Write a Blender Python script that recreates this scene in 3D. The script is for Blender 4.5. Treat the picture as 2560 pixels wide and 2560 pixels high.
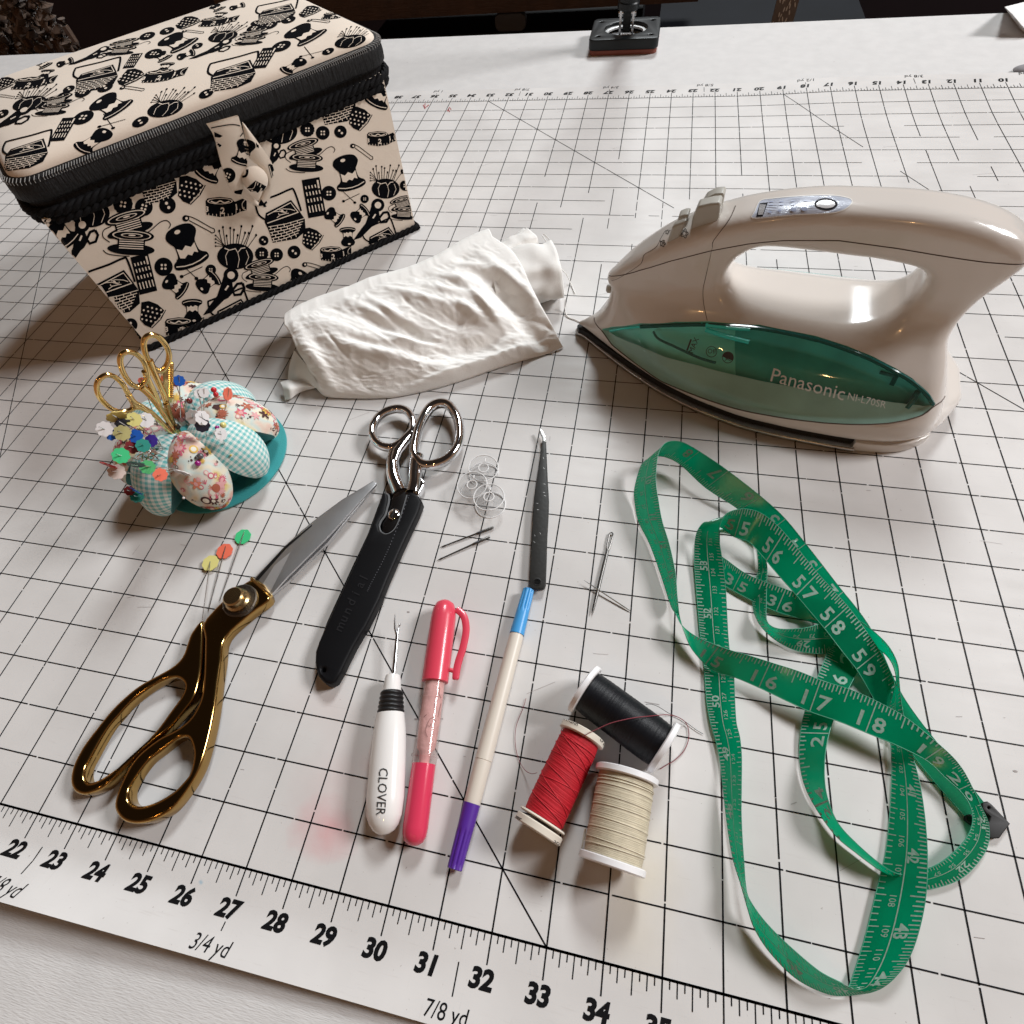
import bpy, bmesh, math, random
import numpy as np
from mathutils import Vector, Matrix
from mathutils.bvhtree import BVHTree
from mathutils.geometry import tessellate_polygon
random.seed(7)
for o in list(bpy.data.objects): bpy.data.objects.remove(o, do_unlink=True)
sc = bpy.context.scene
COL = sc.collection
S = 0.0254                                   # everything is modelled in inches, stored in metres
# ------------------------------------------------------------------ camera
F_PX, CX, CY, W_PX = 1377.544, 1244.756, 1280.0, 2560.0
CAM = Vector((33.0366, 1.3731, 12.4765))
RX = Vector((0.9762059, 0.1953308, -0.0941695))
RY = Vector((0.1168709, -0.8397326, -0.5302738))
RZ = Vector((-0.1826560, 0.5066508, -0.8425804))
cam_d = bpy.data.cameras.new('camera'); cam = bpy.data.objects.new('camera', cam_d); COL.objects.link(cam)
M = Matrix((RX, -RY, -RZ)).transposed().to_4x4(); M.translation = CAM * S
cam.matrix_world = M
cam_d.sensor_width = 36.0; cam_d.lens = 36.0 * F_PX / W_PX
cam_d.shift_x = (1280.0 - CX) / W_PX; cam_d.shift_y = 0.0
cam_d.clip_start = 0.01; cam_d.clip_end = 100.0
sc.camera = cam
# ------------------------------------------------------------------ world and lamps
world = bpy.data.worlds.new('World'); sc.world = world; world.use_nodes = True
bg = world.node_tree.nodes['Background']
_nt = world.node_tree; _tc = _nt.nodes.new('ShaderNodeTexCoord'); _sx = _nt.nodes.new('ShaderNodeSeparateXYZ'); _rp = _nt.nodes.new('ShaderNodeValToRGB')
_nt.links.new(_tc.outputs['Generated'], _sx.inputs[0]); _nt.links.new(_sx.outputs['Z'], _rp.inputs[0]); _nt.links.new(_rp.outputs['Color'], bg.inputs['Color'])
_e = _rp.color_ramp.elements                  # a dim room: warm walls round about, a darker ceiling
_e[0].position = 0.0; _e[0].color = (1.0, 0.58, 0.36, 1); _e[1].position = 0.68; _e[1].color = (0.07, 0.05, 0.04, 1); _n = _e.new(0.34); _n.color = (0.85, 0.49, 0.30, 1)
bg.inputs['Strength'].default_value = 0.31
def area(name, loc, aim, sx, sy, watts, col):
    l = bpy.data.lights.new(name, 'AREA'); l.shape = 'RECTANGLE'; l.size = sx * S; l.size_y = sy * S
    l.energy = watts; l.color = col
    o = bpy.data.objects.new(name, l); COL.objects.link(o)
    o.location = Vector(loc) * S
    d = (Vector(aim) - Vector(loc)).normalized()
    o.rotation_euler = d.to_track_quat('-Z', 'Y').to_euler()
    return o
area('window_light', (48, 190, 168), (31, 12, 0), 46, 50, 245, (0.93, 0.98, 1.0))
area('window_light', (170, 70, 118), (31, 12, 0), 50, 44, 205, (0.98, 0.98, 0.99))
def bulb(loc, w, r=0.5):
    l = bpy.data.lights.new('ceiling_bulb', 'POINT'); l.energy = w; l.color = (1.0, 0.55, 0.22); l.shadow_soft_size = r * S
    o = bpy.data.objects.new('ceiling_bulb', l); COL.objects.link(o); o.location = Vector(loc) * S
bulb((46, -46, 60), 4.5, 1.0); bulb((8, -40, 62), 3.5, 1.0)
sc.view_settings.view_transform = 'Standard'; sc.view_settings.look = 'None'
sc.view_settings.exposure = 0.0; sc.view_settings.gamma = 1.0
sc.view_settings.use_curve_mapping = False
sc.render.engine = 'CYCLES'
try:
    sc.cycles.caustics_reflective = False; sc.cycles.transparent_max_bounces = 24; sc.cycles.max_bounces = 12
except Exception: pass
# ------------------------------------------------------------------ ray helpers (image point -> where its ray meets a plane of the place)
def ray(u, v):
    return (RX * ((u - CX) / F_PX) + RY * ((v - CY) / F_PX) + RZ)
def at(u, v, z=0.0):
    d = ray(u, v); return CAM + d * ((z - CAM.z) / d.z)
def onpl(u, v, p, n):
    d = ray(u, v); return CAM + d * ((Vector(p) - CAM).dot(n) / d.dot(n))
def proj(P):
    q = Vector(P) - CAM; z = q.dot(RZ)
    return (CX + F_PX * q.dot(RX) / z, CY + F_PX * q.dot(RY) / z)
def cr(x0, y0, s):
    return lambda x, y: (x0 + s * x, y0 + s * y)
# ------------------------------------------------------------------ materials
def mat(name, col, rough=0.5, metal=0.0, spec=0.5, noise=None, bump=None, trans=0.0, ior=1.45, coat=0.0, sheen=0.0, sss=0.0, alpha=1.0, emit=None):
    m = bpy.data.materials.new(name); m.use_nodes = True
    nt = m.node_tree; b = nt.nodes['Principled BSDF']
    b.inputs['Base Color'].default_value = (*col, 1); b.inputs['Roughness'].default_value = rough
    b.inputs['Metallic'].default_value = metal; b.inputs['Specular IOR Level'].default_value = spec
    b.inputs['IOR'].default_value = ior; b.inputs['Transmission Weight'].default_value = trans
    b.inputs['Coat Weight'].default_value = coat; b.inputs['Sheen Weight'].default_value = sheen
    if sss: b.inputs['Subsurface Weight'].default_value = sss; b.inputs['Subsurface Scale'].default_value = 0.003
    b.inputs['Alpha'].default_value = alpha
    tc = nt.nodes.new('ShaderNodeTexCoord')
    if noise:                      # (scale per metre, amount, detail) mottles the colour a little
        n = nt.nodes.new('ShaderNodeTexNoise'); n.inputs['Scale'].default_value = noise[0]; n.inputs['Detail'].default_value = noise[2] if len(noise) > 2 else 5
        nt.links.new(tc.outputs['Object'], n.inputs['Vector'])
        mx = nt.nodes.new('ShaderNodeMixRGB'); mx.blend_type = 'MULTIPLY'; mx.inputs[0].default_value = noise[1]
        mx.inputs[1].default_value = (*col, 1)
        rp = nt.nodes.new('ShaderNodeValToRGB'); rp.color_ramp.elements[0].position = 0.3; rp.color_ramp.elements[1].position = 0.7
        rp.color_ramp.elements[0].color = (0.25, 0.25, 0.25, 1)
        nt.links.new(n.outputs['Fac'], rp.inputs['Fac']); nt.links.new(rp.outputs['Color'], mx.inputs[2])
        nt.links.new(mx.outputs['Color'], b.inputs['Base Color'])
    if bump:                       # (scale, distance in inches, stretch or None)
        n = nt.nodes.new('ShaderNodeTexNoise'); n.inputs['Scale'].default_value = bump[0]; n.inputs['Detail'].default_value = 6
        if len(bump) > 2:
            mp = nt.nodes.new('ShaderNodeMapping'); mp.inputs['Scale'].default_value = bump[2]
            nt.links.new(tc.outputs['Object'], mp.inputs['Vector']); nt.links.new(mp.outputs['Vector'], n.inputs['Vector'])
        else: nt.links.new(tc.outputs['Object'], n.inputs['Vector'])
        bp = nt.nodes.new('ShaderNodeBump'); bp.inputs['Strength'].default_value = 1.0; bp.inputs['Distance'].default_value = bump[1] * S
        nt.links.new(n.outputs['Fac'], bp.inputs['Height']); nt.links.new(bp.outputs['Normal'], b.inputs['Normal'])
    return m
def clear_mat(name, tint, rough=0.05, body=0.0, ior=1.45, edge=0.75):
    """thin clear plastic: straight-through light, fresnel gloss, optional share of coloured body"""
    m = bpy.data.materials.new(name); m.use_nodes = True; nt = m.node_tree; nt.nodes.clear()
    out = nt.nodes.new('ShaderNodeOutputMaterial'); tr = nt.nodes.new('ShaderNodeBsdfTransparent'); tr.inputs['Color'].default_value = (*tint, 1)
    gl = nt.nodes.new('ShaderNodeBsdfGlossy'); gl.inputs['Roughness'].default_value = rough
    lw = nt.nodes.new('ShaderNodeLayerWeight'); lw.inputs['Blend'].default_value = 0.5
    pw = nt.nodes.new('ShaderNodeMath'); pw.operation = 'POWER'; pw.inputs[1].default_value = 3.2; nt.links.new(lw.outputs['Facing'], pw.inputs[0])
    fr = nt.nodes.new('ShaderNodeMath'); fr.operation = 'MULTIPLY_ADD'; fr.inputs[1].default_value = edge; fr.inputs[2].default_value = 0.035 * (ior / 1.45); fr.use_clamp = True; nt.links.new(pw.outputs[0], fr.inputs[0])
    mx = nt.nodes.new('ShaderNodeMixShader'); last = tr
    if body:
        df = nt.nodes.new('ShaderNodeBsdfDiffuse'); df.inputs['Color'].default_value = (*tint, 1)
        m2 = nt.nodes.new('ShaderNodeMixShader'); m2.inputs[0].default_value = body
        nt.links.new(tr.outputs[0], m2.inputs[1]); nt.links.new(df.outputs[0], m2.inputs[2]); last = m2
    nt.links.new(fr.outputs[0], mx.inputs[0]); nt.links.new(last.outputs[0], mx.inputs[1]); nt.links.new(gl.outputs[0], mx.inputs[2])
    nt.links.new(mx.outputs[0], out.inputs['Surface'])
    return m
# ------------------------------------------------------------------ things and parts
BASE = {}
def thing(name, label, cat, base=(0, 0, 0), group=None):
    o = bpy.data.objects.new(name, None); COL.objects.link(o); o.location = Vector(base) * S
    o.empty_display_size = 0.02
    BASE[o.name] = Vector(base); o['label'] = label; o['category'] = cat
    if group: o['group'] = group
    return o
class MB:
    """collects geometry in inches; build() links it as ONE mesh object"""
    def __init__(s): s.v = []; s.f = []; s.m = []
    def add(s, verts, faces, mi=0):
        o = len(s.v); s.v += [Vector(p) for p in verts]
        for f in faces: s.f.append([o + i for i in f]); s.m.append(mi)
    def box(s, lo, hi, mi=0):
        x0, y0, z0 = lo; x1, y1, z1 = hi
        s.add([(x0,y0,z0),(x1,y0,z0),(x1,y1,z0),(x0,y1,z0),(x0,y0,z1),(x1,y0,z1),(x1,y1,z1),(x0,y1,z1)],
              [(0,3,2,1),(4,5,6,7),(0,1,5,4),(1,2,6,5),(2,3,7,6),(3,0,4,7)], mi)
    def grid(s, rows, mi=0, closed_u=False, closed_v=False):
        n = len(rows); k = len(rows[0]); vs = [p for r in rows for p in r]; fs = []
        for i in range(n if closed_u else n - 1):
            for j in range(k if closed_v else k - 1):
                a = i * k + j; b = i * k + (j + 1) % k; c = ((i + 1) % n) * k + (j + 1) % k; d = ((i + 1) % n) * k + j
                fs.append((a, b, c, d))
        s.add(vs, fs, mi)
    def tube(s, pts, r, n=10, closed=False, mi=0, flat=1.0, up=(0, 0, 1), cap=True):
        """r: number or list; flat squashes the section along `up`"""
        pts = [Vector(p) for p in pts]; k = len(pts); rr = r if isinstance(r, (list, tuple)) else [r] * k
        rows = []; up = Vector(up)
        for i, p in enumerate(pts):
            if closed: t = pts[(i + 1) % k] - pts[i - 1]
            else: t = pts[min(i + 1, k - 1)] - pts[max(i - 1, 0)]
            if t.length < 1e-9: t = Vector((1, 0, 0))
            t.normalize(); a = t.cross(up)
            if a.length < 1e-3: a = t.cross(Vector((1, 0.01, 0)))
            a.normalize(); b = a.cross(t).normalized()
            rows.append([p + (a * math.cos(2*math.pi*j/n) + b * (flat * math.sin(2*math.pi*j/n))) * rr[i] for j in range(n)])
        s.grid(rows, mi, closed_u=closed, closed_v=True)
        if cap and not closed:
            o = len(s.v) - k * n
            s.f.append([o + j for j in range(n)][::-1]); s.m.append(mi)
            s.f.append([o + (k - 1) * n + j for j in range(n)]); s.m.append(mi)
    def lathe(s, p0, p1, prof, n=32, mi=0, flat=1.0, up=(0, 0, 1), mis=None):
        """profile [(distance along p0->p1 in inches, radius)]; flat squashes along up"""
        p0 = Vector(p0); d = (Vector(p1) - p0).normalized(); up = Vector(up)
        a = d.cross(up); 
        if a.length < 1e-3: a = d.cross(Vector((1, 0.01, 0)))
        a.normalize(); b = a.cross(d).normalized()
        rows = [[p0 + d * t + (a * math.cos(2*math.pi*j/n) + b * (flat * math.sin(2*math.pi*j/n))) * r for j in range(n)] for t, r in prof]
        if mis is None: s.grid(rows, mi, closed_v=True)
        else:
            for i in range(len(rows) - 1): s.grid(rows[i:i + 2], mis[i], closed_v=True)
        for row, rev in ((rows[0], True), (rows[-1], False)):
            o = len(s.v); s.v += row; s.f.append([o + j for j in (range(n - 1, -1, -1) if rev else range(n))]); s.m.append(mi if mis is None else mis[0 if rev else -1])
    def ball(s, c, r, n=12, mi=0, sc3=(1, 1, 1)):
        c = Vector(c); rows = []
        for i in range(n + 1):
            th = math.pi * i / n
            rows.append([c + Vector((r*sc3[0]*math.sin(th)*math.cos(2*math.pi*j/(2*n)), r*sc3[1]*math.sin(th)*math.sin(2*math.pi*j/(2*n)), r*sc3[2]*math.cos(th))) for j in range(2 * n)])
        s.grid(rows, mi, closed_v=True)
    def mesh(s, me, mi=0):           # take over a mesh that is already in inches
        s.add([v.co.copy() for v in me.vertices], [list(p.vertices) for p in me.polygons], mi)
    def build(s, name, mats, parent=None, smooth=True, angle=35, base=None, merge=True, label=None):
        me = bpy.data.meshes.new(name)
        b = base if base is not None else (BASE.get(parent.name, Vector((0, 0, 0))) if parent else Vector((0, 0, 0)))
        b = Vector(b)
        me.from_pydata([tuple((p - b) * S) for p in s.v], [], s.f)
        if not isinstance(mats, (list, tuple)): mats = [mats]
        for m in mats: me.materials.append(m)
        me.polygons.foreach_set('material_index', s.m)
        if merge:
            bm = bmesh.new(); bm.from_mesh(me); bmesh.ops.remove_doubles(bm, verts=bm.verts, dist=1e-6)
            bmesh.ops.recalc_face_normals(bm, faces=bm.faces) if merge == 'normals' else None
            bm.to_mesh(me); bm.free()
        me.polygons.foreach_set('use_smooth', [smooth] * len(me.polygons))
        if smooth: me.set_sharp_from_angle(angle=math.radians(angle))
        me.update()
        o = bpy.data.objects.new(name, me); COL.objects.link(o)
        if parent: o.parent = parent; BASE[o.name] = b
        else: o.location = b * S
        if label: o['label'] = label
        return o
def tag(o, label, cat, group=None):
    o['label'] = label; o['category'] = cat
    if group: o['group'] = group
    return o
def struct(o): o['kind'] = 'structure'; return o
# ------------------------------------------------------------------ curves
def cat(pts, n=6, closed=False):
    """Catmull-Rom through the points (any dimension)"""
    P = [np.array(p, float) for p in pts]; k = len(P); out = []
    rng = range(k if closed else k - 1)
    for i in rng:
        if closed: p0, p1, p2, p3 = P[i-1], P[i], P[(i+1) % k], P[(i+2) % k]
        else: p0, p1, p2, p3 = P[max(i-1, 0)], P[i], P[i+1], P[min(i+2, k-1)]
        for j in range(n):
            t = j / n
            out.append(0.5 * ((2*p1) + (-p0+p2)*t + (2*p0-5*p1+4*p2-p3)*t*t + (-p0+3*p1-3*p2+p3)*t**3))
    if not closed: out.append(P[-1])
    return out
def interp(x, xs, ys): return float(np.interp(x, xs, ys))
def slab(loops, zc, half, bev, res=3):
    """flat piece in the XY plane (inches): first loop outer, others holes, rounded edges; returns a mesh"""
    cu = bpy.data.curves.new('t', 'CURVE'); cu.dimensions = '2D'; cu.fill_mode = 'BOTH'
    for lp in loops:
        sp = cu.splines.new('POLY'); sp.points.add(len(lp) - 1); sp.use_cyclic_u = True
        for q, p in zip(sp.points, lp): q.co = (p[0], p[1], 0, 1)
    cu.extrude = max(half - bev, 0.0005); cu.bevel_depth = bev; cu.bevel_resolution = res; cu.offset = -bev
    o = bpy.data.objects.new('t', cu); COL.objects.link(o)
    dg = bpy.context.evaluated_depsgraph_get(); dg.update()
    me = bpy.data.meshes.new_from_object(o.evaluated_get(dg))
    for v in me.vertices: v.co.z += zc
    bpy.data.objects.remove(o); bpy.data.curves.remove(cu)
    return me
_TX = {}
def text2d(st, size=1.0, bold=0.0, shear=0.0, res=3, align='CENTER', squeeze=1.0):
    """lettering as flat polygons centred on (0,0); cap height about 0.7*size"""
    key = (st, size, bold, shear, res, align, squeeze)
    if key in _TX: return _TX[key]
    cu = bpy.data.curves.new('t', 'FONT'); cu.body = st; cu.size = size; cu.offset = bold; cu.shear = shear; cu.resolution_u = res
    cu.align_x = align; cu.align_y = 'CENTER'
    o = bpy.data.objects.new('t', cu); COL.objects.link(o)
    dg = bpy.context.evaluated_depsgraph_get(); dg.update()
    me = bpy.data.meshes.new_from_object(o.evaluated_get(dg))
    r = ([(v.co.x * squeeze, v.co.y) for v in me.vertices], [list(p.vertices) for p in me.polygons])
    bpy.data.objects.remove(o); bpy.data.curves.remove(cu); bpy.data.meshes.remove(me)
    _TX[key] = r; return r
# ------------------------------------------------------------------ flat artwork: polygons in 2D, later laid on a surface
class Art:
    def __init__(s): s.p = []                     # (verts2d, faces, layer)
    def poly(s, pts, layer=0):
        pts = [tuple(p) for p in pts]
        tri = tessellate_polygon([[Vector((p[0], p[1], 0)) for p in pts]])
        s.p.append((pts, [list(t) for t in tri], layer))
    def ell(s, x, y, rx, ry, layer=0, rot=0, n=18, scal=0):
        c, d = math.cos(rot), math.sin(rot); L = []
        for i in range(n):
            a = 2*math.pi*i/n; k = 1 + (scal if i % 2 else 0)
            px, py = rx*k*math.cos(a), ry*k*math.sin(a); L.append((x + px*c - py*d, y + px*d + py*c))
        s.poly(L, layer)
    def line(s, pts, w, layer=0, closed=False):
        P = [Vector((p[0], p[1])) for p in pts]; k = len(P); a = []; b = []
        for i in range(k):
            t = (P[(i+1) % k] - P[i-1]) if closed else (P[min(i+1, k-1)] - P[max(i-1, 0)])
            if t.length < 1e-9: t = Vector((1, 0))
            t.normalize(); n = Vector((-t.y, t.x)) * (w / 2); a.append(tuple(P[i] + n)); b.append(tuple(P[i] - n))
        vs = a + b; fs = []
        for i in range(k if closed else k - 1):
            j = (i + 1) % k; fs.append([i, j, k + j, k + i])
        s.p.append((vs, fs, layer))
    def text(s, st, x, y, size, rot=0, layer=1, bold=0.0, flip=-1, shear=0):
        v, f = text2d(st, size, bold, shear, 2); c, d = math.cos(rot), math.sin(rot)
        s.p.append(([(x + px*c - flip*py*d, y + px*d + flip*py*c) for px, py in v], f, layer))
    def put(s, other, x, y, k, rot=0, ky=1.0, shear=0.0, lay=0):
        c, d = math.cos(rot), math.sin(rot)
        for vs, fs, l in other.p:
            L = []
            for px, py in vs:
                px, py = k*px, k*py; qx, qy = px*c - py*d, px*d + py*c
                L.append((x + qx + shear*qy, y + qy*ky))
            s.p.append((L, fs, l + lay))
def lay(art, mb, mapper, mi, maxlen=None, only=None):
    """lay artwork on a surface: mapper(x, y, layer) -> point or None; mi maps layer->material index"""
    for vs, fs, l in art.p:
        if only is not None and l not in only: continue
        vs = list(vs); fs = [list(f) for f in fs]
        if maxlen:
            for _ in range(5):
                big = False; new = []; cache = {}
                tris = []
                for f in fs:
                    for q in range(1, len(f) - 1): tris.append((f[0], f[q], f[q+1]))
                for t in tris:
                    e = [math.dist(vs[t[i]], vs[t[(i+1) % 3]]) for i in range(3)]; m = max(e)
                    if m > maxlen:
                        big = True; i = e.index(m); a, b, c = t[i], t[(i+1) % 3], t[(i+2) % 3]
                        key = (min(a, b), max(a, b))
                        if key not in cache: cache[key] = len(vs); vs.append(((vs[a][0]+vs[b][0])/2, (vs[a][1]+vs[b][1])/2))
                        h = cache[key]; new += [(a, h, c), (h, b, c)]
                    else: new.append(t)
                fs = [list(t) for t in new]
                if not big: break
        P = [mapper(x, y, l) for x, y in vs]
        ok = [f for f in fs if all(P[i] is not None for i in f)]
        if not ok: continue
        used = sorted({i for f in ok for i in f}); idx = {i: n for n, i in enumerate(used)}
        mb.add([P[i] for i in used], [[idx[i] for i in f] for f in ok], mi[l] if isinstance(mi, (dict, list)) else mi)
def bvh_of(mb): return BVHTree.FromPolygons([tuple(p) for p in mb.v], mb.f)
def caster(bvh, lift=0.012, step=0.006):
    def g(u, v, l=0):
        d = ray(u, v).normalized(); hit, n, i, dist = bvh.ray_cast(CAM, d)
        if hit is None: return None
        if n.dot(d) > 0: n = -n
        return hit + n * (lift + step * l)
    return g
# ================================================================== setting: table, floor, dark wall behind
white_paint = mat('white_paint', (0.64, 0.625, 0.615), 0.55, spec=0.25, bump=(260, 0.012, (1, 7, 1)), noise=(60, 0.10))
mb = MB(); TZ = -0.10
mb.box((-16, -9, TZ - 1.1), (78, 41.9, TZ))
table = struct(mb.build('table', white_paint, smooth=False))
mb = MB(); mb.box((-140, -60, -29.2), (200, 160, -29)); struct(mb.build('floor', mat('dark_floor', (0.012, 0.010, 0.011), 0.6, noise=(8, 0.5)), smooth=False))
mb = MB(); mb.box((-140, 92, -29), (200, 93, 20)); struct(mb.build('wall', mat('dark_wall', (0.020, 0.012, 0.018), 0.8, noise=(5, 0.4)), smooth=False))
# ------------------------------------------------------------------ cutting mat
def sm(x, a, b):
    t = min(max((x - a) / (b - a), 0), 1); return t * t * (3 - 2 * t)
def matz(x, y):
    z = 0.0
    if y < -0.45: z += (0.92 * sm(26 - x, -7, 9) + 0.12) * sm(-y, 0.45, 2.0) ** 1.2
    if y > 30 and x > 37: z += 0.16 * sm(y, 30, 34.5) * sm(x, 37, 42)
    return z
def mat_material():
    m = bpy.data.materials.new('frosted_mat'); m.use_nodes = True; nt = m.node_tree; b = nt.nodes['Principled BSDF']
    tc = nt.nodes.new('ShaderNodeTexCoord')
    def noise(scale, det, mp=None, rough=0.5):
        n = nt.nodes.new('ShaderNodeTexNoise'); n.inputs['Scale'].default_value = scale; n.inputs['Detail'].default_value = det; n.inputs['Roughness'].default_value = rough
        if mp:
            q = nt.nodes.new('ShaderNodeMapping'); q.inputs['Scale'].default_value = mp[0]; q.inputs['Rotation'].default_value = mp[1]
            nt.links.new(tc.outputs['Object'], q.inputs['Vector']); nt.links.new(q.outputs['Vector'], n.inputs['Vector'])
        else: nt.links.new(tc.outputs['Object'], n.inputs['Vector'])
        return n
    def ramp(n, p0, c0, p1, c1):
        r = nt.nodes.new('ShaderNodeValToRGB'); r.color_ramp.elements[0].position = p0; r.color_ramp.elements[0].color = (*c0, 1)
        r.color_ramp.elements[1].position = p1; r.color_ramp.elements[1].color = (*c1, 1); nt.links.new(n.outputs['Fac'], r.inputs['Fac']); return r
    def mul(a, c, f=1.0):
        x = nt.nodes.new('ShaderNodeMixRGB'); x.blend_type = 'MULTIPLY'; x.inputs[0].default_value = f
        nt.links.new(a, x.inputs[1]); nt.links.new(c, x.inputs[2]); return x.outputs[0]
    base = ramp(noise(14, 4), 0.35, (0.59, 0.57, 0.555), 0.65, (0.67, 0.65, 0.635))           # cloudy milky plastic
    scuff = ramp(noise(40, 8, ((1, 14, 1), (0, 0, 0.35)), 0.7), 0.60, (1, 1, 1), 0.78, (0.86, 0.84, 0.83))   # fine cut scratches
    scuf2 = ramp(noise(45, 8, ((12, 1, 1), (0, 0, -0.25)), 0.7), 0.62, (1, 1, 1), 0.80, (0.88, 0.86, 0.85))
    c = mul(base.outputs['Color'], scuff.outputs['Color']); c = mul(c, scuf2.outputs['Color'])
    speck = ramp(noise(520, 2), 0.735, (1, 1, 1), 0.76, (0.62, 0.58, 0.56)); c = mul(c, speck.outputs['Color'], 0.7)
    # chalk stains, each with a place and shape of its own
    def stain(cx, cy, r, col, amt, last):
        g = nt.nodes.new('ShaderNodeMapping'); g.vector_type = 'TEXTURE'; g.inputs['Location'].default_value = (cx * S, cy * S, 0); g.inputs['Scale'].default_value = (r[0] * S, r[1] * S, 1)
        nz = noise(38, 4); ad = nt.nodes.new('ShaderNodeVectorMath'); ad.operation = 'SCALE'; ad.inputs['Scale'].default_value = 0.03
        nt.links.new(nz.outputs['Color'], ad.inputs[0]); a2 = nt.nodes.new('ShaderNodeVectorMath'); a2.operation = 'ADD'
        nt.links.new(tc.outputs['Object'], a2.inputs[0]); nt.links.new(ad.outputs[0], a2.inputs[1]); nt.links.new(a2.outputs[0], g.inputs['Vector'])
        gr = nt.nodes.new('ShaderNodeTexGradient'); gr.gradient_type = 'SPHERICAL'; nt.links.new(g.outputs['Vector'], gr.inputs['Vector'])
        mm = nt.nodes.new('ShaderNodeMath'); mm.operation = 'MULTIPLY'; mm.inputs[1].default_value = amt; mm.use_clamp = True; nt.links.new(gr.outputs['Fac'], mm.inputs[0])
        x = nt.nodes.new('ShaderNodeMixRGB'); x.blend_type = 'MULTIPLY'; x.inputs[2].default_value = (*col, 1)
        nt.links.new(mm.outputs[0], x.inputs[0]); nt.links.new(last, x.inputs[1]); return x.outputs[0]
    o2 = -0.6
    c = stain(28.3 - o2, 0.95 - o2, (0.75, 0.55), (1.0, 0.62, 0.64), 0.9, c)
    c = stain(28.3 - o2, 1.7 - o2, (1.2, 1.5), (1.0, 0.88, 0.88), 0.8, c)
    c = stain(29.2 - o2, 2.7 - o2, (0.5, 1.3), (1.0, 0.78, 0.79), 0.8, c)
    c = stain(27.6 - o2, 3.3 - o2, (1.2, 0.8), (1.0, 0.93, 0.92), 0.8, c)
    c = stain(34.5 - o2, 1.2 - o2, (0.9, 1.5), (0.98, 0.93, 0.80), 0.9, c)
    c = stain(26.05 - o2, -0.42 - o2, (0.12, 0.07), (0.62, 0.8, 0.92), 1.5, c)
    nt.links.new(c, b.inputs['Base Color'])
    rr = ramp(noise(30, 6, ((1, 5, 1), (0, 0, 0.2))), 0.3, (0.36, 0.36, 0.36), 0.7, (0.52, 0.52, 0.52)); nt.links.new(rr.outputs['Color'], b.inputs['Roughness'])
    b.inputs['Specular IOR Level'].default_value = 0.22
    bp = nt.nodes.new('ShaderNodeBump'); bp.inputs['Distance'].default_value = 0.010 * S; bp.inputs['Strength'].default_value = 0.5
    nt.links.new(noise(35, 5).outputs['Fac'], bp.inputs['Height']); nt.links.new(bp.outputs['Normal'], b.inputs['Normal'])
    return m
mt = thing('cutting_mat', 'translucent white cutting mat with black inch grid and rulers, under everything on the table', 'cutting mat')
Y0, Y1 = -1.42, 34.35
xs = [-1.6 + i * 0.25 for i in range(249)]; ys = [float(q) for q in np.linspace(Y0, -0.4, 22)] + [-0.2, 0.0] + [i for i in range(1, 34)] + [33.6, Y1]
mb = MB(); mb.grid([[Vector((x, y, matz(x, y))) for x in xs] for y in ys])
th = 0.085
mb.grid([[Vector((x, y, matz(x, y) - th)) for x in reversed(xs)] for y in ys])
for y in (Y0, Y1):
    mb.grid([[Vector((x, y, matz(x, y))) for x in xs], [Vector((x, y, matz(x, y) - th)) for x in xs]])
for x in (xs[0], xs[-1]):
    mb.grid([[Vector((x, y, matz(x, y))) for y in ys], [Vector((x, y, matz(x, y) - th)) for y in ys]])
mb.build('sheet', mat_material(), mt, merge='normals', angle=50)
ink = mat('black_ink', (0.006, 0.006, 0.007), 0.5, spec=0.15)
mb = MB(); PZ = 0.006
def mline(x0, y0, x1, y1, w):
    n = max(2, int(math.hypot(x1 - x0, y1 - y0) / 1.0)); d = Vector((x1 - x0, y1 - y0)).normalized(); nn = Vector((-d.y, d.x)) * (w / 2); a = []; b = []
    for i in range(n + 1):
        t = i / n; x = x0 + (x1 - x0) * t; y = y0 + (y1 - y0) * t
        a.append(Vector((x + nn.x, y + nn.y, matz(x, y) + PZ))); b.append(Vector((x - nn.x, y - nn.y, matz(x, y) + PZ)))
    mb.grid([b, a])
def mworn(x0, y0, x1, y1, w, wear):
    """a printed line broken where the print has been cut and rubbed away"""
    L = math.hypot(x1 - x0, y1 - y0); t = 0.0
    while t < L:
        x = x0 + (x1 - x0) * t / L; y = y0 + (y1 - y0) * t / L; k = wear(x, y)
        seg = random.uniform(.8, 2.5) if k < 0.3 else random.uniform(0.15, 0.7); t2 = min(L, t + seg)
        if random.random() > k: mline(x, y, x0 + (x1 - x0) * t2 / L, y0 + (y1 - y0) * t2 / L, w * (1 - 0.45 * min(k, 0.8)))
        t = t2 + (random.uniform(0.01, 0.05) if k < 0.3 else random.uniform(0.03, 0.25))
def wear(x, y):
    k = 0.0
    k += 0.55 * math.exp(-(((x - 34.5) / 3.6) ** 2 + ((y - 21.5) / 3.4) ** 2)) + 0.30 * math.exp(-(((x - 44) / 3.5) ** 2 + ((y - 24) / 5.0) ** 2))
    return min(k, 0.85) if k > 0.03 else 0.0
W = 58; D = 33
for i in range(0, W + 1):
    mworn(i, 0, i, D, 0.030, wear); mline(i, -0.46, i, 0, 0.026); mline(i, D, i, D + 0.46, 0.026)
for j in range(0, D + 1): mworn(0, j, W, j, 0.026 if j not in (0, D) else 0.04, wear)
mline(0, 0, W, 0, 0.04)
for i in range(W * 8):
    if i % 8 == 0: continue
    L = 0.34 if i % 4 == 0 else (0.23 if i % 2 == 0 else 0.13); x = i / 8
    mline(x, -L, x, 0, 0.02); mline(x, D, x, D + L, 0.02)
c60 = math.tan(math.radians(60))
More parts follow.
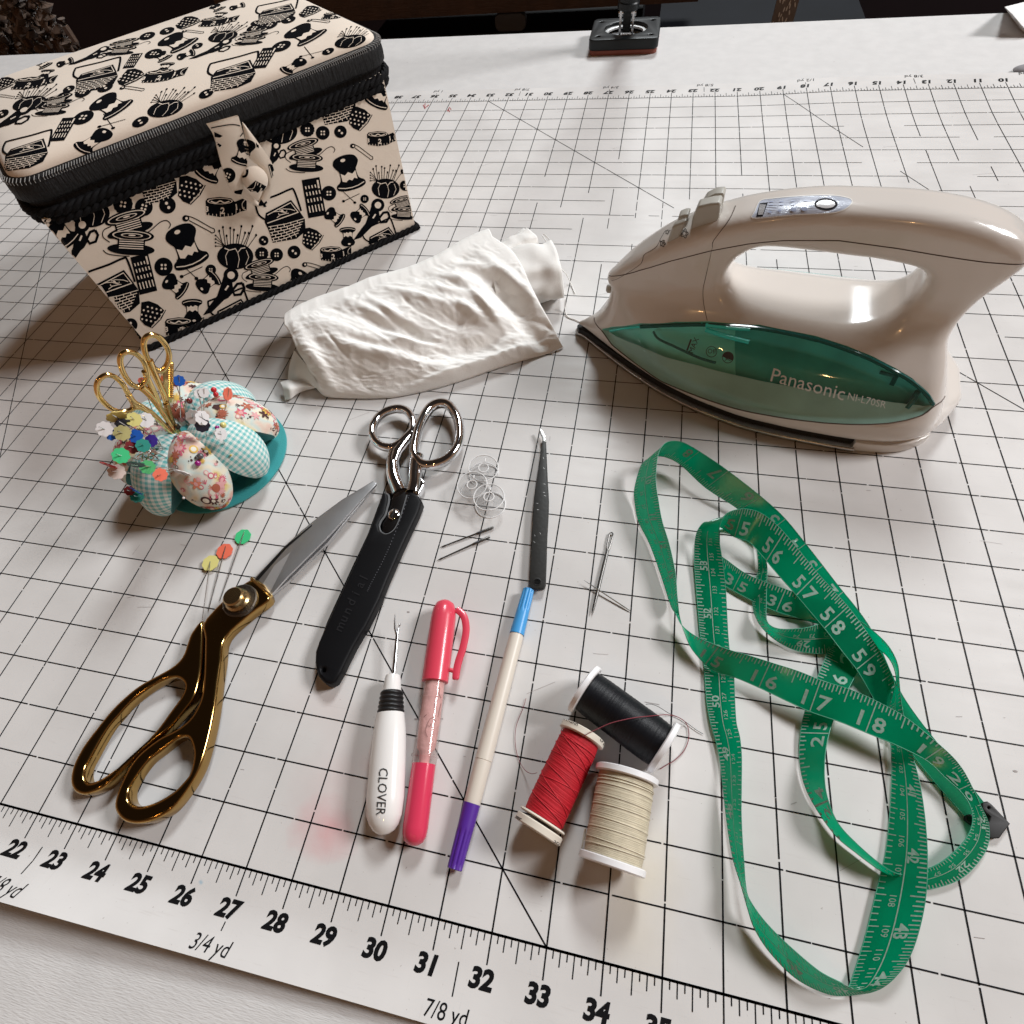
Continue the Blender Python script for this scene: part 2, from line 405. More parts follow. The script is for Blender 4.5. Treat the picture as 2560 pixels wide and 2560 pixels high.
mworn(33, 0, 0, 33, 0.028, wear); mworn(25, 33, 58, 0, 0.028, wear); mworn(19, 0, 19 - 33 / c60, 33, 0.028, wear); mworn(39, 33, 39 + 33 / c60, 0, 0.028, wear)
def mtext(st, x, y, size, flip, bold, shear, sq=1.0):
    v, f = text2d(st, size, bold, shear, 3, squeeze=sq); s = -1 if flip else 1
    mb.add([Vector((x + s * px, y + s * py, matz(x + s * px, y + s * py) + PZ)) for px, py in v], f)
for n in range(1, W + 1):
    mtext(str(n), n - 0.07, -0.68, 0.40, False, 0.018, 0.16, 1.06); mtext(str(n), W - n, D + 0.68, 0.40, True, 0.018, 0.16, 1.06)
for k, st in ((4.5, '1/8 yd'), (9, '1/4 yd'), (13.5, '3/8 yd'), (18, '1/2 yd'), (22.5, '5/8 yd'), (27, '3/4 yd'), (31.5, '7/8 yd'), (36, '1 yd')):
    dx = 0.06
    mtext(st, k - dx, -1.23, 0.34, False, 0.0, 0.12, 0.92); mtext(st, W - k + dx, D + 1.23, 0.34, True, 0.0, 0.12, 0.92)
    long = abs(k - round(k)) > 0.1
    mline(k, -1.0, k, -0.52 if long else -0.86, 0.022); mline(W - k, D + 1.0, W - k, D + (0.52 if long else 0.86), 0.022)
# little cut marks, lint and pencil dashes on the mat
for i in range(130):
    x = random.uniform(14, 50); y = random.uniform(0.3, 32.5); a = random.choice((0.05, 1.55, 0.1, 0.5)) + random.uniform(-0.12, 0.12); L = random.choice((0.04, 0.08, 0.2, 0.5)) * random.uniform(0.6, 1.6)
    dx, dy = math.cos(a) * L / 2, math.sin(a) * L / 2; w = random.uniform(0.003, 0.006)
    n = Vector((-math.sin(a), math.cos(a), 0)) * w; z = Vector((0, 0, PZ + 0.001 + matz(x, y)))
    p = Vector((x, y, 0)) + z; d = Vector((dx, dy, 0)); mb.add([p - d - n, p + d - n * 0.6, p + d + n, p - d + n * 0.6], [(0, 1, 2, 3)], 1)
for (u, v, r) in ((2538, 1928, 5), (2085, 155, 4), (1297, 122, 4), (1834, 93, 4), (1018, 157, 4), (1021, 1530, 4), (1104, 1797, 4), (1040, 1798, 5)):
    p = at(u, v); mb.add([p + Vector((0.04 * math.cos(q), 0.02 * math.sin(q), PZ + 0.002)) for q in np.linspace(0, 5.6, 7)], [tuple(range(7))], 1)
A = Art()
for pts in ([(1058, 262), (1063, 272)], [(1063, 258), (1062, 270), (1072, 262)], [(1118, 278), (1124, 268), (1128, 274)], [(1124, 280), (1120, 272)]): A.line(pts, 2.2)
lay(A, mb, lambda u, v, l: at(u, v, 0.012), 2)
mb.build('printed_grid', [ink, mat('cut_mark', (0.36, 0.32, 0.31), 0.7), mat('red_pencil', (0.42, 0.10, 0.10), 0.8)], mt, smooth=False, merge=False)
# ------------------------------------------------------------------ lamp clamp on the far side of the table
blk = mat('black_plastic', (0.007, 0.010, 0.012), 0.38, spec=.35, bump=(700, 0.002)); steel = mat('steel', (0.62, 0.62, 0.63), 0.24, 1.0)
chrome = mat('chrome', (0.80, 0.81, 0.83), 0.07, 1.0)
q = [at(1476, 140, TZ), at(1640, 134, TZ)]
cb = (q[0] + q[1]) / 2; cx0, cx1 = 29.45, 33.1; cy0, cy1 = 38.3, 41.3
cb = Vector(((cx0 + cx1) / 2, (cy0 + cy1) / 2, TZ))
cl = thing('lamp_clamp', 'black lamp clamp with metal bracket and upright post at the table back', 'lamp clamp', cb)
def rrect(x0, y0, x1, y1, r, n=5):
    L = []
    for cx, cy, a0 in ((x1-r, y1-r, 0), (x0+r, y1-r, 90), (x0+r, y0+r, 180), (x1-r, y0+r, 270)):
        for i in range(n + 1): a = math.radians(a0 + 90*i/n); L.append((cx + r*math.cos(a), cy + r*math.sin(a)))
    return L
mb = MB(); mb.mesh(slab([rrect(cx0 + .05, cy0 + .05, cx1 - .05, cy1 - .05, 0.3)], TZ + 0.11, 0.11, 0.03)); mb.build('rubber_pad', mat('red_brown_pad', (0.22, 0.065, 0.045), 0.7), cl)
hs = [[(hx + 0.13*math.cos(a), hy + 0.10*math.sin(a)) for a in np.linspace(0, 2*math.pi, 12, endpoint=False)] for hx in (cx0 + .45, cx1 - .45) for hy in (cy0 + .5, cy1 - .5)]
ov = [(cb.x + 0.02 + 1.12*math.cos(a), cb.y + 0.05 + 0.95*math.sin(a)) for a in np.linspace(0, 2*math.pi, 40, endpoint=False)]
mb = MB(); mb.mesh(slab([rrect(cx0, cy0, cx1, cy1, 0.32), ov] + hs, TZ + 0.22 + 0.24, 0.24, 0.06)); mb.build('base_plate', blk, cl)
mb = MB(); mb.mesh(slab([[(cb.x + 0.02 + 1.2*math.cos(a), cb.y + 0.05 + 1.03*math.sin(a)) for a in np.linspace(0, 2*math.pi, 40, endpoint=False)], [(cb.x + 0.02 + 0.92*math.cos(a), cb.y + 0.05 + 0.72*math.sin(a)) for a in np.linspace(0, 2*math.pi, 40, endpoint=False)]], TZ + 0.5, 0.05, 0.02))
mb.build('metal_ring', mat('pale_ring', (0.75, 0.76, 0.76), 0.35, 0.3), cl)
mb = MB(); mb.box((cx0 + .5, cy0 + .4, TZ + 0.24), (cx1 - .5, cy1 - .4, TZ + 0.30)); mb.build('recess', mat('grey_recess', (0.28, 0.29, 0.30), 0.5), cl, smooth=False)
pc = onpl(1883 * 0 + 1567, 60, (cb.x, cb.y, 0), Vector((0, 1, 0)))
mb = MB()
for dx in (-0.34, 0.32):
    mb.box((pc.x + dx - 0.05, cb.y - 0.22, TZ + 0.3), (pc.x + dx + 0.05, cb.y + 0.22, TZ + 1.75))
    mb.lathe((pc.x + dx - 0.12, cb.y, TZ + 1.35), (pc.x + dx + 0.12, cb.y, TZ + 1.35), [(0, 0.16), (0.24, 0.16)], 14)
mb.box((pc.x - 0.36, cb.y - 0.22, TZ + 0.3), (pc.x + 0.34, cb.y + 0.22, TZ + 0.42))
mb.build('bracket', steel, cl)
mb = MB(); mb.box((pc.x - 0.2, cb.y - 0.18, TZ + 0.55), (pc.x + 0.2, cb.y + 0.18, TZ + 1.6)); mb.build('hinge_block', blk, cl)
mb = MB(); P0 = Vector((pc.x, cb.y, TZ + 1.5)); mb.lathe(P0, P0 + Vector((0.05, 0, 1)), [(0, 0.50), (0.04, 0.56), (0.3, 0.56), (0.35, 0.52), (3.5, 0.50), (20, 0.5)], 28); mb.build('post', blk, cl)
# ------------------------------------------------------------------ things in the gloom behind the table
dk = mat('dark_grey_plastic', (0.007, 0.007, 0.008), 0.6, spec=.2, noise=(30, 0.4))
by = 60.0
def bw(u, v): return onpl(u, v, (0, by, 0), Vector((0, 1, 0)))
a0, a1 = bw(930, 36), bw(1800, 3)
t = thing('storage_bin', 'dark grey plastic storage bin with a moulded latch, in the gloom behind the table', 'storage bin', (18, by, -29))
mb = MB(); mb.box((8, by, -29), (31.5, by + 12, -5.6)); mb.build('body', dk, t, smooth=False)
l0, l1 = bw(1238, 28), bw(1318, 72)
mb = MB(); mb.mesh(slab([rrect(0, 0, l1.x - l0.x, l0.z - l1.z, 0.5)], 0, 0.35, 0.12))
for p in mb.v: x, y, z = p; p.x, p.y, p.z = l0.x + x, by - 0.2 - z, l1.z + y
mb.build('latch', mat('grey_latch', (0.055, 0.054, 0.056), 0.4), t)
t = thing('storage_bin', 'black plastic storage bin behind the lamp clamp, darker than its neighbour', 'storage bin', (40, by, -29))
mb = MB(); mb.box((33, by + .6, -29), (49, by + 11, -6.4)); mb.build('body', mat('black_bin', (0.004, 0.005, 0.008), 0.7, spec=.15, noise=(20, .4)), t, smooth=False)
mb = MB(); mb.box((34, by + 0.3, -8.6), (48, by + 0.7, -7.4)); mb.build('rim', mat('black_rim', (0.008, 0.010, 0.014), 0.6, spec=.2), t, smooth=False)
wood = mat('dark_wood', (0.070, 0.036, 0.022), 0.5, noise=(25, 0.6), bump=(30, 0.02, (1, 14, 14)))
mb = MB(); b0 = onpl(930, 36, (0, 57, 0), Vector((0, 1, 0))); b1 = onpl(1745, 4, (0, 57, 0), Vector((0, 1, 0)))
mb.add([(b0.x - 14, 57, b0.z - .45), (b1.x, 57, b1.z + .0), (b1.x, 57, b1.z + 1.6), (b0.x - 14, 57, b0.z + 1.6), (b0.x - 14, 66, b0.z - .45), (b1.x, 66, b1.z), (b1.x, 66, b1.z + 1.6), (b0.x - 14, 66, b0.z + 1.6)],
       [(0,3,2,1),(4,5,6,7),(0,1,5,4),(1,2,6,5),(2,3,7,6),(3,0,4,7)])
tag(mb.build('wooden_shelf', wood, smooth=False), 'dark brown wooden shelf board above the bins behind the table', 'shelf')
# speckled silver strap hanging behind the table
s0 = bw(1921, 48); s1 = bw(1973, 46); s2 = bw(1931, 0)
mb = MB(); mb.box((s0.x + 0.1, by - 1.2, s0.z - 14), (s1.x + 0.15, by - 1.0, s2.z + 6))
hg = mb.build('strap', mat('silver_strap', (0.22, 0.20, 0.19), 0.5, noise=(120, .3)), None, smooth=False)
tag(hg, 'silver grey speckled strap hanging behind the table right of the clamp', 'strap')
A = Art()
for i in range(70): 
    x = random.uniform(0.1, s1.x - s0.x - .1); y = random.uniform(-1, 6); A.ell(x, y, 0.05, 0.17, 0, random.uniform(-.4, .4), 8)
m2 = MB(); lay(A, m2, lambda x, y, l: Vector((s0.x + .1 + x, by - 1.23, s0.z + y)), 0)
fl = m2.build('silver_fleck', mat('silver_fleck', (0.75, 0.73, 0.70), 0.3), hg, smooth=False, base=(0, 0, 0)); 
# white folded paper at the right end of the table
A1, A2, A3, A4 = at(2511, 14, TZ + .7), at(2575, 4, TZ + .5), at(2590, 92, TZ + .3), at(2562, 70, TZ + .3)
t = MB(); rows = []
pA = [at(2512, 17, TZ + 1.0), at(2532, 36, TZ + .75), at(2550, 58, TZ + .5), at(2575, 88, TZ + .02)]; pB = [at(2560, 5, TZ + .9), at(2585, 20, TZ + .7), at(2605, 40, TZ + .4), at(2625, 70, TZ + .02)]
fr = [at(2512, 20, TZ + .0), at(2530, 46, TZ), at(2548, 70, TZ), at(2575, 95, TZ)]
t.grid([fr, pA, pB, [p + Vector((2, 2, -.4)) for p in pB]])
tag(t.build('paper_sheet', mat('white_paper', (0.80, 0.80, 0.80), 0.7), None, angle=20), 'curled sheet of white paper at the far right end of the table', 'paper')
mb = MB(); p = at(2578, 182, TZ); mb.ball(p + Vector((.5, 0, .12)), 1.0, 10, 0, (1.3, .55, .2)); mb.ball(p + Vector((1.3, .5, .2)), .8, 10, 0, (1.2, .8, .4))
tag(mb.build('grey_cloth', mat('grey_felt', (0.25, 0.24, 0.25), 0.9), None), 'grey cloth scrap just inside the right edge by the paper', 'cloth scrap')
# brown crocheted shawl hanging at the upper left
cw = mat('brown_wool', (0.085, 0.050, 0.032), 0.95, bump=(420, 0.06), sheen=0.3)
sh = thing('crochet_shawl', 'brown open-work crocheted shawl hanging behind the sewing basket, top left', 'shawl', bw(60, 300))
def spt(u, v, d=0.0): return onpl(u, v, (0, 55 + d, 0), Vector((0.25, 1, 0)).normalized())
mb = MB()
for i in range(-14, 17):
    pts = [spt(-70 + i*9 + j*8 + 3*math.sin(j*2.1 + i), -60 + j*15, 1.2*math.sin(i*.7) + 0.3*math.sin(j*3.1 + i)) for j in range(22)]
    lim = 11 + int(3 * math.sin(i * 1.7)) + max(0, (8 - i) // 2)
    mb.tube(pts[:max(5, lim)], [0.50 + 0.22*math.sin(j*3.1 + i*1.9) for j in range(max(5, lim))], 7, flat=.6)
mb.build('knitted_body', cw, sh)
for i in range(26):
    u = -40 + i*8.5; v = 118 + 26*math.sin(i*1.3) - i*2
    pts = [spt(u + k*11 + 3*math.sin(k + i), v + k*20, math.sin(i)) for k in range(5)]
    mb = MB(); mb.tube(pts, [.36, .33, .30, .26, .14], 6); mb.build('fringe_strand', cw, sh)
# ================================================================== sewing basket
def J(n, a=0.12): return [random.uniform(-a, a) for _ in range(n)]
def m_spool():
    a = Art()
    a.poly(cat([(-.78,-.62),(-.62,-.92),(-.2,-1.05),(.25,-1.05),(.62,-.92),(.78,-.6),(.66,-.33),(.52,-.1),(.54,.35),(.66,.52),(.86,.66),(.86,.92),(.5,1.06),(0,1.1),(-.5,1.06),(-.86,.92),(-.86,.66),(-.66,.52),(-.54,.35),(-.52,-.1),(-.66,-.33)], 3, True))
    top = [(-.46 + i*.23, .0 + (0.14 if i % 2 else -.02)) for i in range(5)]
    a.poly(top + [(.46,.5),(.28,.40),(.12,.54),(-.05,.42),(-.25,.55),(-.46,.46)], 1)
    a.line([(-.8,.78),(-.4,.9),(0,.94),(.4,.9),(.8,.78)], .05, 1); a.ell(-.12,-.78,.15,.10,1); return a
def m_button(n=4, scal=0):
    a = Art(); a.ell(0,0,1,1,0,0,28,scal)
    for i in range(n):
        t = math.pi/4 + 2*math.pi*i/n if n == 4 else math.pi*(.25 + i); a.ell(.28*math.cos(t)*(1 if n==4 else 1.1), .28*math.sin(t), .13 if n==4 else .19, .13 if n==4 else .19, 1, 0, 10)
    return a
def m_thimble():
    a = Art(); a.poly([(-.75,-.95),(-.2,-1.05),(.45,-.8),(.95,-.35),(.85,.1),(.35,.55),(-.05,.95),(-.5,.75),(-.85,.35),(-.8,-.1)])
    for i in range(5):
        for j in range(5):
            x, y = -.62 + i*.33 + (j % 2)*.1 - j*.06, -.7 + j*.33 + i*.08
            if (x-0.02)**2*1.1 + (y+.05)**2*1.15 < .72: a.ell(x, y, .075, .075, 1, 0, 8)
    a.line([(.98,-.36),(.62,.22),(.0,.86)], .05, 1); a.line([(1.06,-.38),(.7,.3),(.02,.98)], .07, 0); return a
def m_scissors():
    a = Art(); a.ell(-.25,-.72,.30,.30); a.ell(-.25,-.72,.15,.15,1); a.line([(.30,-.62),(.45,-.45),(.42,-.18),(.2,-.05),(.05,-.2),(.12,-.5),(.3,-.62)], .11)
    a.poly([(-.5,-.55),(-.1,-.5),(.12,-.15),(.02,.15),(-.1,.3),(-.35,.95),(-.62,1.2),(-.55,.8),(-.42,.25),(-.46,-.2)]); a.line([(-.18,-.3),(-.22,-.08)], .07, 1); return a
def m_cushion():
    a = Art()
    for i in range(11):
        x = -.75 + i*.15; h = .75 + .25*math.sin(i*2.3); tx = x*1.25 + .12; a.line([(x*.8, 0), (tx, -h - .1)], .035); a.ell(tx, -h - .12, .055, .075, 0, 0, 8)
    for i in range(4): a.line([(-.5, -.1), (-.98, -.1 - .18*i)], .03); a.ell(-1.0, -.1 - .18*i, .05, .05, 0, 0, 8)
    a.ell(0,.42,.92,.66,0,0,30); a.line([(-.55,.0),(-.3,.1),(0,.02),(.12,.22),(.3,0),(.5,-.02)], .05, 1)
    a.line([(-.35,.1),(-.5,.4),(-.42,.85)], .03, 1); a.line([(.12,.22),(.2,.55),(.12,.98)], .03, 1); a.line([(.55,.1),(.68,.45),(.52,.85)], .03, 1); return a
def m_bobbins():
    a = Art()
    for (x, y, r) in ((-.12,-.55,-.28),(.08,.15,.05)):
        c, d = math.cos(r), math.sin(r)
        q = lambda px, py: (x + px*c - py*d, y + px*d + py*c)
        a.ell(*q(0,.52), .9, .22, 0, r, 26); a.poly([q(-.52,0), q(.52,0), q(.52,.5), q(-.52,.5)])
        for k in range(5): a.line([q(-.46,.14+k*.085), q(.46,.14+k*.085)], .035, 1)
        a.ell(*q(0,0), .85, .25, 0, r, 26); a.ell(*q(0,-.01), .74, .18, 1, r, 26); a.ell(*q(0,-.01), .68, .15, 2, r, 26); a.ell(*q(0,-.02), .42, .085, 3, r, 20); a.ell(*q(0,-.02), .36, .06, 4, r, 20); a.ell(*q(0,-.03), .14, .03, 5, r, 10)
    a.line(cat([(.55,.1),(.8,-.05),(1.15,-.35),(1.4,-.42),(1.55,-.28),(1.48,-.12)],4), .035); a.line(cat([(-.75,.4),(-1.0,.2),(-.98,-.05),(-.7,-.2)],4), .035)
    a.line(cat([(-1.0,.7),(-.8,.85),(-.3,.92),(0,.93)],4), .035); return a
def m_card():
    a = Art(); a.poly([(-.42,-.9),(.42,-.9),(.42,.9),(-.42,.9)])
    for j, (y, h) in enumerate(((-.52,.14),(-.22,.17),(.10,.17),(.5,.32))):
        for i in range(5): a.line([(-.30 + i*.15, y - h/2), (-.29 + i*.15, y + h/2)], .05, 1)
    a.line([(.3,-.78),(.3,-.4)], .08, 1); return a
def m_basket():
    a = Art(); a.line(cat([(-.55,.18),(-.88,-.05),(-1.0,-.45),(-.9,-.55),(-.2,-.8),(.3,-1.02),(.45,-.98),(.66,-.4),(.72,-.2)],4), .075)
    a.poly([(-.62,-.12),(.34,-.62),(.62,-.25),(.86,.1),(.9,.55),(.55,.85),(-.35,1.0),(-.5,.55),(-.66,.22)])
    a.line([(-.56,-.05),(.32,-.52),(.60,-.16)], .035, 1); a.line([(-.56,.26),(.62,-.16)], .035, 1)
    for sx in (-1, 1):
        a.line([(0.02 + sx*(.06+.045*k)*math.cos(k*.9) + sx*.09, -.17 - sx*.045 + .07*math.sin(k*.9)) for k in range(8)], .024, 1)
    a.ell(0.0,-.2,.05,.05,1); a.line([(-.2,.05),(-.05,-.06),(.1,-.1),(.25,-.12)], .024, 1)
    for j in range(6):
        y = .34 + j*.11; x0, x1 = -.52 + j*.03, .84 - j*.045
        a.line([(x0, y + .06), (x0 + (x1-x0)*.5, y - .06), (x1, y - .26)], .026, 1)
        for i in range(5):
            t = (i + .5*(j % 2) + .3) / 5.4; xx = x0 + (x1-x0)*t; yy = y + .06 - .32*t**1.1; a.line([(xx, yy), (xx + .03, yy + .11)], .026, 1)
    return a
def m_tape():
    a = Art(); a.poly([(-1,-.42),(-.9,-.55),(-.3,-.62),(.25,-.55),(.42,-.38),(.75,-.52),(1,-.58),(1.0,.02),(.7,.1),(.3,.3),(-.3,.36),(-.95,.25)])
    a.ell(-.3,-.42,.62,.15,1,0,26); a.ell(-.3,-.42,.56,.12,2,0,26); a.line(cat([(-.75,-.42),(-.5,-.34),(-.3,-.44),(-.1,-.35),(.15,-.42)],4), .06, 3)
    for i in range(10):
        x = -.85 + i*.19; yb = .27 + .07*math.cos((x+.3)*1.6) - max(0, x-.25)*.42; a.line([(x, yb - (.26 if i in (3, 7) else .13)), (x, yb)], .028, 1)
    a.text('3', -.93, -.02, .36, 0, 1, .01); a.text('2', -.17, .06, .44, 0, 1, .01); a.text('1', .5, -.12, .40, -.15, 1, .01)
    a.line(cat([(.95,-.52),(.78,-.3),(.82,-.05),(.98,.0)],4), .03, 1); return a
def m_pin():
    a = Art(); a.ell(-.8,-.35,.22,.20); a.ell(-.76,-.36,.08,.08,1); a.line(cat([(-.7,-.5),(-.2,-.32),(.75,.22),(.95,.3),(.98,.5),(.8,.55),(.6,.42),(-.6,-.22)],5), .055)
    return a
def m_cross():
    a = Art(); a.line([(-.8,-.6),(.5,.6)], .05); a.ell(.5,.62,.13,.11); a.line([(.9,-.15),(-.45,.5)], .05); a.ell(-.47,.5,.13,.11); return a
def m_trio():
    a = Art(); s = m_spool(); a.put(s, -.52,-.36,.38,-.95); a.put(s, .56,-.46,.36,-2.25); a.put(s, .06,.50,.38,3.1); return a
MOT = dict(spool=m_spool(), b4=m_button(), b2=m_button(2), bs=m_button(4, .07), thim=m_thimble(), sci=m_scissors(), cus=m_cushion(), bob=m_bobbins(), card=m_card(), bas=m_basket(), tape=m_tape(), pin=m_pin(), cross=m_cross(), trio=m_trio())
cot = mat('cream_cotton', (0.74, 0.645, 0.545), 0.85, bump=(1500, 0.006), sheen=0.2, noise=(25, 0.10))
inkf = mat('black_print', (0.003, 0.0035, 0.005), 0.9, spec=0.05)
cotd = mat('cream_reserve', (0.73, 0.635, 0.535), 0.85)
LM = {0: 1, 1: 2, 2: 1, 3: 2, 4: 1, 5: 2}
dirF = Vector((0.66, 0.751, 0)).normalized(); nB = Vector((-dirF.y, dirF.x, 0))
BL, BR = Vector((16.47, 13.97, 0.12)), Vector((24.33, 21.77, 0.12)); TL, TR = Vector((16.80, 13.56, 5.0)), Vector((24.32, 21.95, 5.2))
BLb, BRb, TLb, TRb = BL + nB*7.0, BR + nB*7.0, TL + nB*7.7, TR + nB*7.7
bk = thing('sewing_basket', 'cream fabric sewing basket printed with black haberdashery, padded lid closed by a loop and button', 'sewing basket', (18, 19, 0))
# body: four gently bowed walls
def wall(mb, a, b, c, d, n=14, bow=0.12):
    """a-b bottom, d-c top; bows outward"""
    out = ((b - a).cross(Vector((0, 0, 1)))).normalized(); rows = []
    for j in range(9):
        v = j / 8; rows.append([(a.lerp(b, i/n)).lerp(d.lerp(c, i/n), v) + out * (bow * math.sin(math.pi*i/n) * (0.4 + .6*math.sin(math.pi*v))) for i in range(n + 1)])
    mb.grid(rows)
front = MB(); wall(front, BL, BR, TR, TL, 16, 0.05)
body = MB(); body.add(front.v, front.f, 0)
wall(body, BR, BRb, TRb, TR); wall(body, BRb, BLb, TLb, TRb); wall(body, BLb, BL, TL, TLb)
body.add([BL, BLb, BRb, BR], [(0, 1, 2, 3)]); body.add([TL, TR, TRb, TLb], [(0, 1, 2, 3)])
C1 = cr(0, 0, 0.54865)
FR = [('tape',1030,955,92,0),('tape',842,1500,88,-2),('tape',1742,640,68,-2),('tape',1530,1165,70,-2),('bob',590,1055,118,0),('bob',1390,705,86,0),('bob',1190,1250,84,0),('bob',1835,945,62,0),
 ('spool',845,1120,92,-22),('spool',1585,785,74,-15),('spool',965,755,66,28),('spool',1735,425,62,25),('spool',1350,1290,60,30),('spool',265,1050,80,-35),('trio',868,1350,136,0),('trio',1578,1025,106,0),
 ('cus',1072,1130,88,0),('cus',1757,830,68,0),('cus',1272,560,88,0),('cus',410,930,96,0),('card',655,1248,96,-14),('card',1430,900,96,-10),('card',870,700,60,-12),('card',1650,385,60,-10),
 ('bas',1285,985,118,0),('bas',520,1310,128,0),('bas',1520,455,112,0),('bas',705,815,112,0),('bas',1060,1430,110,0),('bas',1740,1090,90,0),('thim',866,868,64,0),('thim',1637,543,54,0),('thim',1420,1090,50,0),('thim',690,1435,60,0),
 ('bs',560,930,42,10),('b4',655,943,40,15),('b2',763,935,37,20),('b4',580,860,34,0),('bs',1400,590,31,0),('b4',1470,605,31,0),('b2',1551,600,28,0),('b2',1409,515,24,0),('b4',745,1215,41,0),('b4',960,1229,24,0),('b2',1201,1096,22,0),('bs',1192,1156,29,0),('b4',1260,1160,29,0),('b2',1340,1148,29,0),('b4',1498,880,33,0),('b4',1661,906,19,0),('b2',596,1480,30,40),('b4',1846,845,24,0),('b2',1846,780,20,0),('b2',280,985,36,0),
 ('pin',905,1020,72,0),('pin',1648,690,54,8),('pin',1435,1215,54,-12),('pin',740,1545,60,0),('cross',860,1225,68,0),('cross',1590,890,52,0),('sci',385,1110,112,12),('sci',1045,1340,112,24),('sci',1715,1010,98,24),('sci',1262,720,72,15)]
def put_all(lst, base, kx=1.0, ky=1.0, sh=0.0):
    A = Art()
    for i, (m, x, y, k, r) in enumerate(lst):
        u, v = base(x, y); A.put(MOT[m], u, v, k*0.54865*1.02*kx, math.radians(r), ky, sh, 0)
    return A
lay(put_all(FR, C1), body, caster(bvh_of(front), 0.008, 0.006), LM, maxlen=9)
# the print carries on round the right side, out of this view
side = MB(); wall(side, BR, BRb, TRb, TR)
A = Art(); names = list(MOT); ex = (BRb - BR).normalized(); ez = (TR - BR).normalized(); sn = ex.cross(ez).normalized()
for i in range(26):
    A.put(MOT[names[(i*5) % len(names)]], 0.7 + (i % 6)*1.25 + (i//6 % 2)*.5, -(0.7 + (i//6)*1.15), (0.22 if names[(i*5) % len(names)][0] == 'b' and len(names[(i*5) % len(names)]) == 2 else .46), random.uniform(-.3, .3))
bs = bvh_of(side)
def sidemap(x, y, l):
    p = BR + ex*x - ez*y + sn*(-2.0); q = BR + ex*x - ez*y
    for s in (1, -1):
        h = bs.ray_cast(q + sn*2*s, -sn*s)
        if h[0] is not None: return h[0] + Vector((0.751, -0.66, 0))*0 + (Vector((dirF.x, dirF.y, 0)) * (0.01 + .006*l))
    return None
lay(A, body, sidemap, LM)
body.build('body', [cot, inkf, cotd], bk, angle=40)
# lid: padded top over a ribbed dark band
LLc, LRc = Vector((16.78, 13.52, 5.98)), Vector((24.50, 22.25, 5.98)); LD = 7.5
def lidp(s, d, z): return LLc.lerp(LRc, s) + nB*d + Vector((0, 0, z - 5.98))
def outline(off, r, z, n=10):
    wv = (LRc - LLc); L = wv.length; e = wv.normalized(); pts = []
    for (cx, cy, a0) in ((L - r, r, -90), (L - r, LD - r, 0), (r, LD - r, 90), (r, r, 180)):
        for i in range(n + 1):
            a = math.radians(a0 + 90*i/n); x = cx + (r + off)*math.cos(a); y = cy + (r + off)*math.sin(a); pts.append(LLc + e*x + nB*y + Vector((0, 0, z - 5.98)))
    return pts
dome = MB(); rows = []
wv = (LRc - LLc); e = wv.normalized(); Lw = wv.length; ctr = LLc + e*Lw/2 + nB*LD/2
ol = outline(-0.02, 0.75, 5.95)
for k in range(15):
    t = k / 14; row = []
    ang = t * math.pi/2; sc_ = math.cos(ang)**0.55 if t < 1 else 0.0
    for p in ol:
        d = p - ctr; q = ctr + Vector((d.x*sc_, d.y*sc_, 0)); q.z = 5.95 + 0.60*math.sin(ang)**0.8 + 0.14*(1 - sc_**2)
        row.append(q)
    rows.append(row)
dome.grid(rows, closed_v=True)
lid = MB(); lid.add(dome.v, dome.f, 0)
LD1 = [('bas',1060,330,135,-4),('bas',120,690,130,-2),('bas',440,345,126,-4),('bas',1260,55,112,-4),('cus',770,470,102,-3),('cus',150,450,96,-6),('cus',1030,150,84,-4),('cus',1610,170,88,-4),('spool',500,480,84,-62),('spool',805,192,78,-62),('spool',1385,155,82,-62),('spool',430,640,72,30),('spool',1340,300,50,30),
 ('card',290,590,84,-6),('card',1205,265,84,-8),('card',606,278,62,-8),('b4',380,537,46,0),('b4',700,246,38,0),('b4',1282,212,42,0),('b2',640,556,36,0),('b2',940,428,32,0),('b2',315,407,26,0),('b4',290,440,32,0),('b4',380,422,36,0),('b2',480,400,34,0),('b4',672,165,34,0),('b2',762,142,32,0),('b2',900,210,24,0),('b4',1160,130,34,0),('b4',1230,116,34,0),('b2',1316,92,30,0),('b2',1165,106,22,0),('b2',1495,235,26,0),('b2',10,520,30,0),
 ('thim',595,355,62,0),('thim',855,106,56,0),('thim',1410,55,50,0),('thim',20,385,52,0),('tape',745,352,104,-10),('tape',150,385,104,-8),('tape',992,104,92,-10),('tape',1530,75,70,-8),('pin',603,405,58,-18),('pin',880,146,52,-18),('pin',1452,97,54,-18),('pin',20,440,50,-18),('cross',505,552,74,0),('cross',1415,238,64,0),
 ('bob',250,478,112,-6),('bob',1150,168,100,-6),('bob',560,214,104,-6),('trio',770,280,108,0),('trio',225,312,100,0),('trio',1015,52,92,0),('sci',430,262,84,30),('sci',985,232,88,30),('sci',55,560,110,30),('sci',290,640,1,0)]
def put_lid():
    A = Art()
    for (m, x, y, k, r) in LD1:
        u, v = C1(x, y); f = min(1.0, 0.50 + 0.00085*y + 0.00012*x); A.put(MOT[m], u, v, k*0.54865*0.93*dict(bob=.74, cus=.86, trio=.95, tape=.92).get(m, 1.0), math.radians(r), 0.62*f + .14, -0.55, 0)
    return A
lay(put_lid(), lid, caster(bvh_of(dome), 0.010, 0.007), LM, maxlen=14)
lid.build('lid', [cot, inkf, cotd], bk, angle=60)
fuz = mat('charcoal_pile', (0.014, 0.014, 0.015), 0.6, spec=.25, bump=(420, 0.07, (1, 1, .16)), noise=(500, .7))
mb = MB(); prof = [(0.00, 5.36), (0.10, 5.38), (0.17, 5.46), (0.18, 5.65), (0.16, 5.84), (0.10, 5.97), (-0.04, 6.02)]
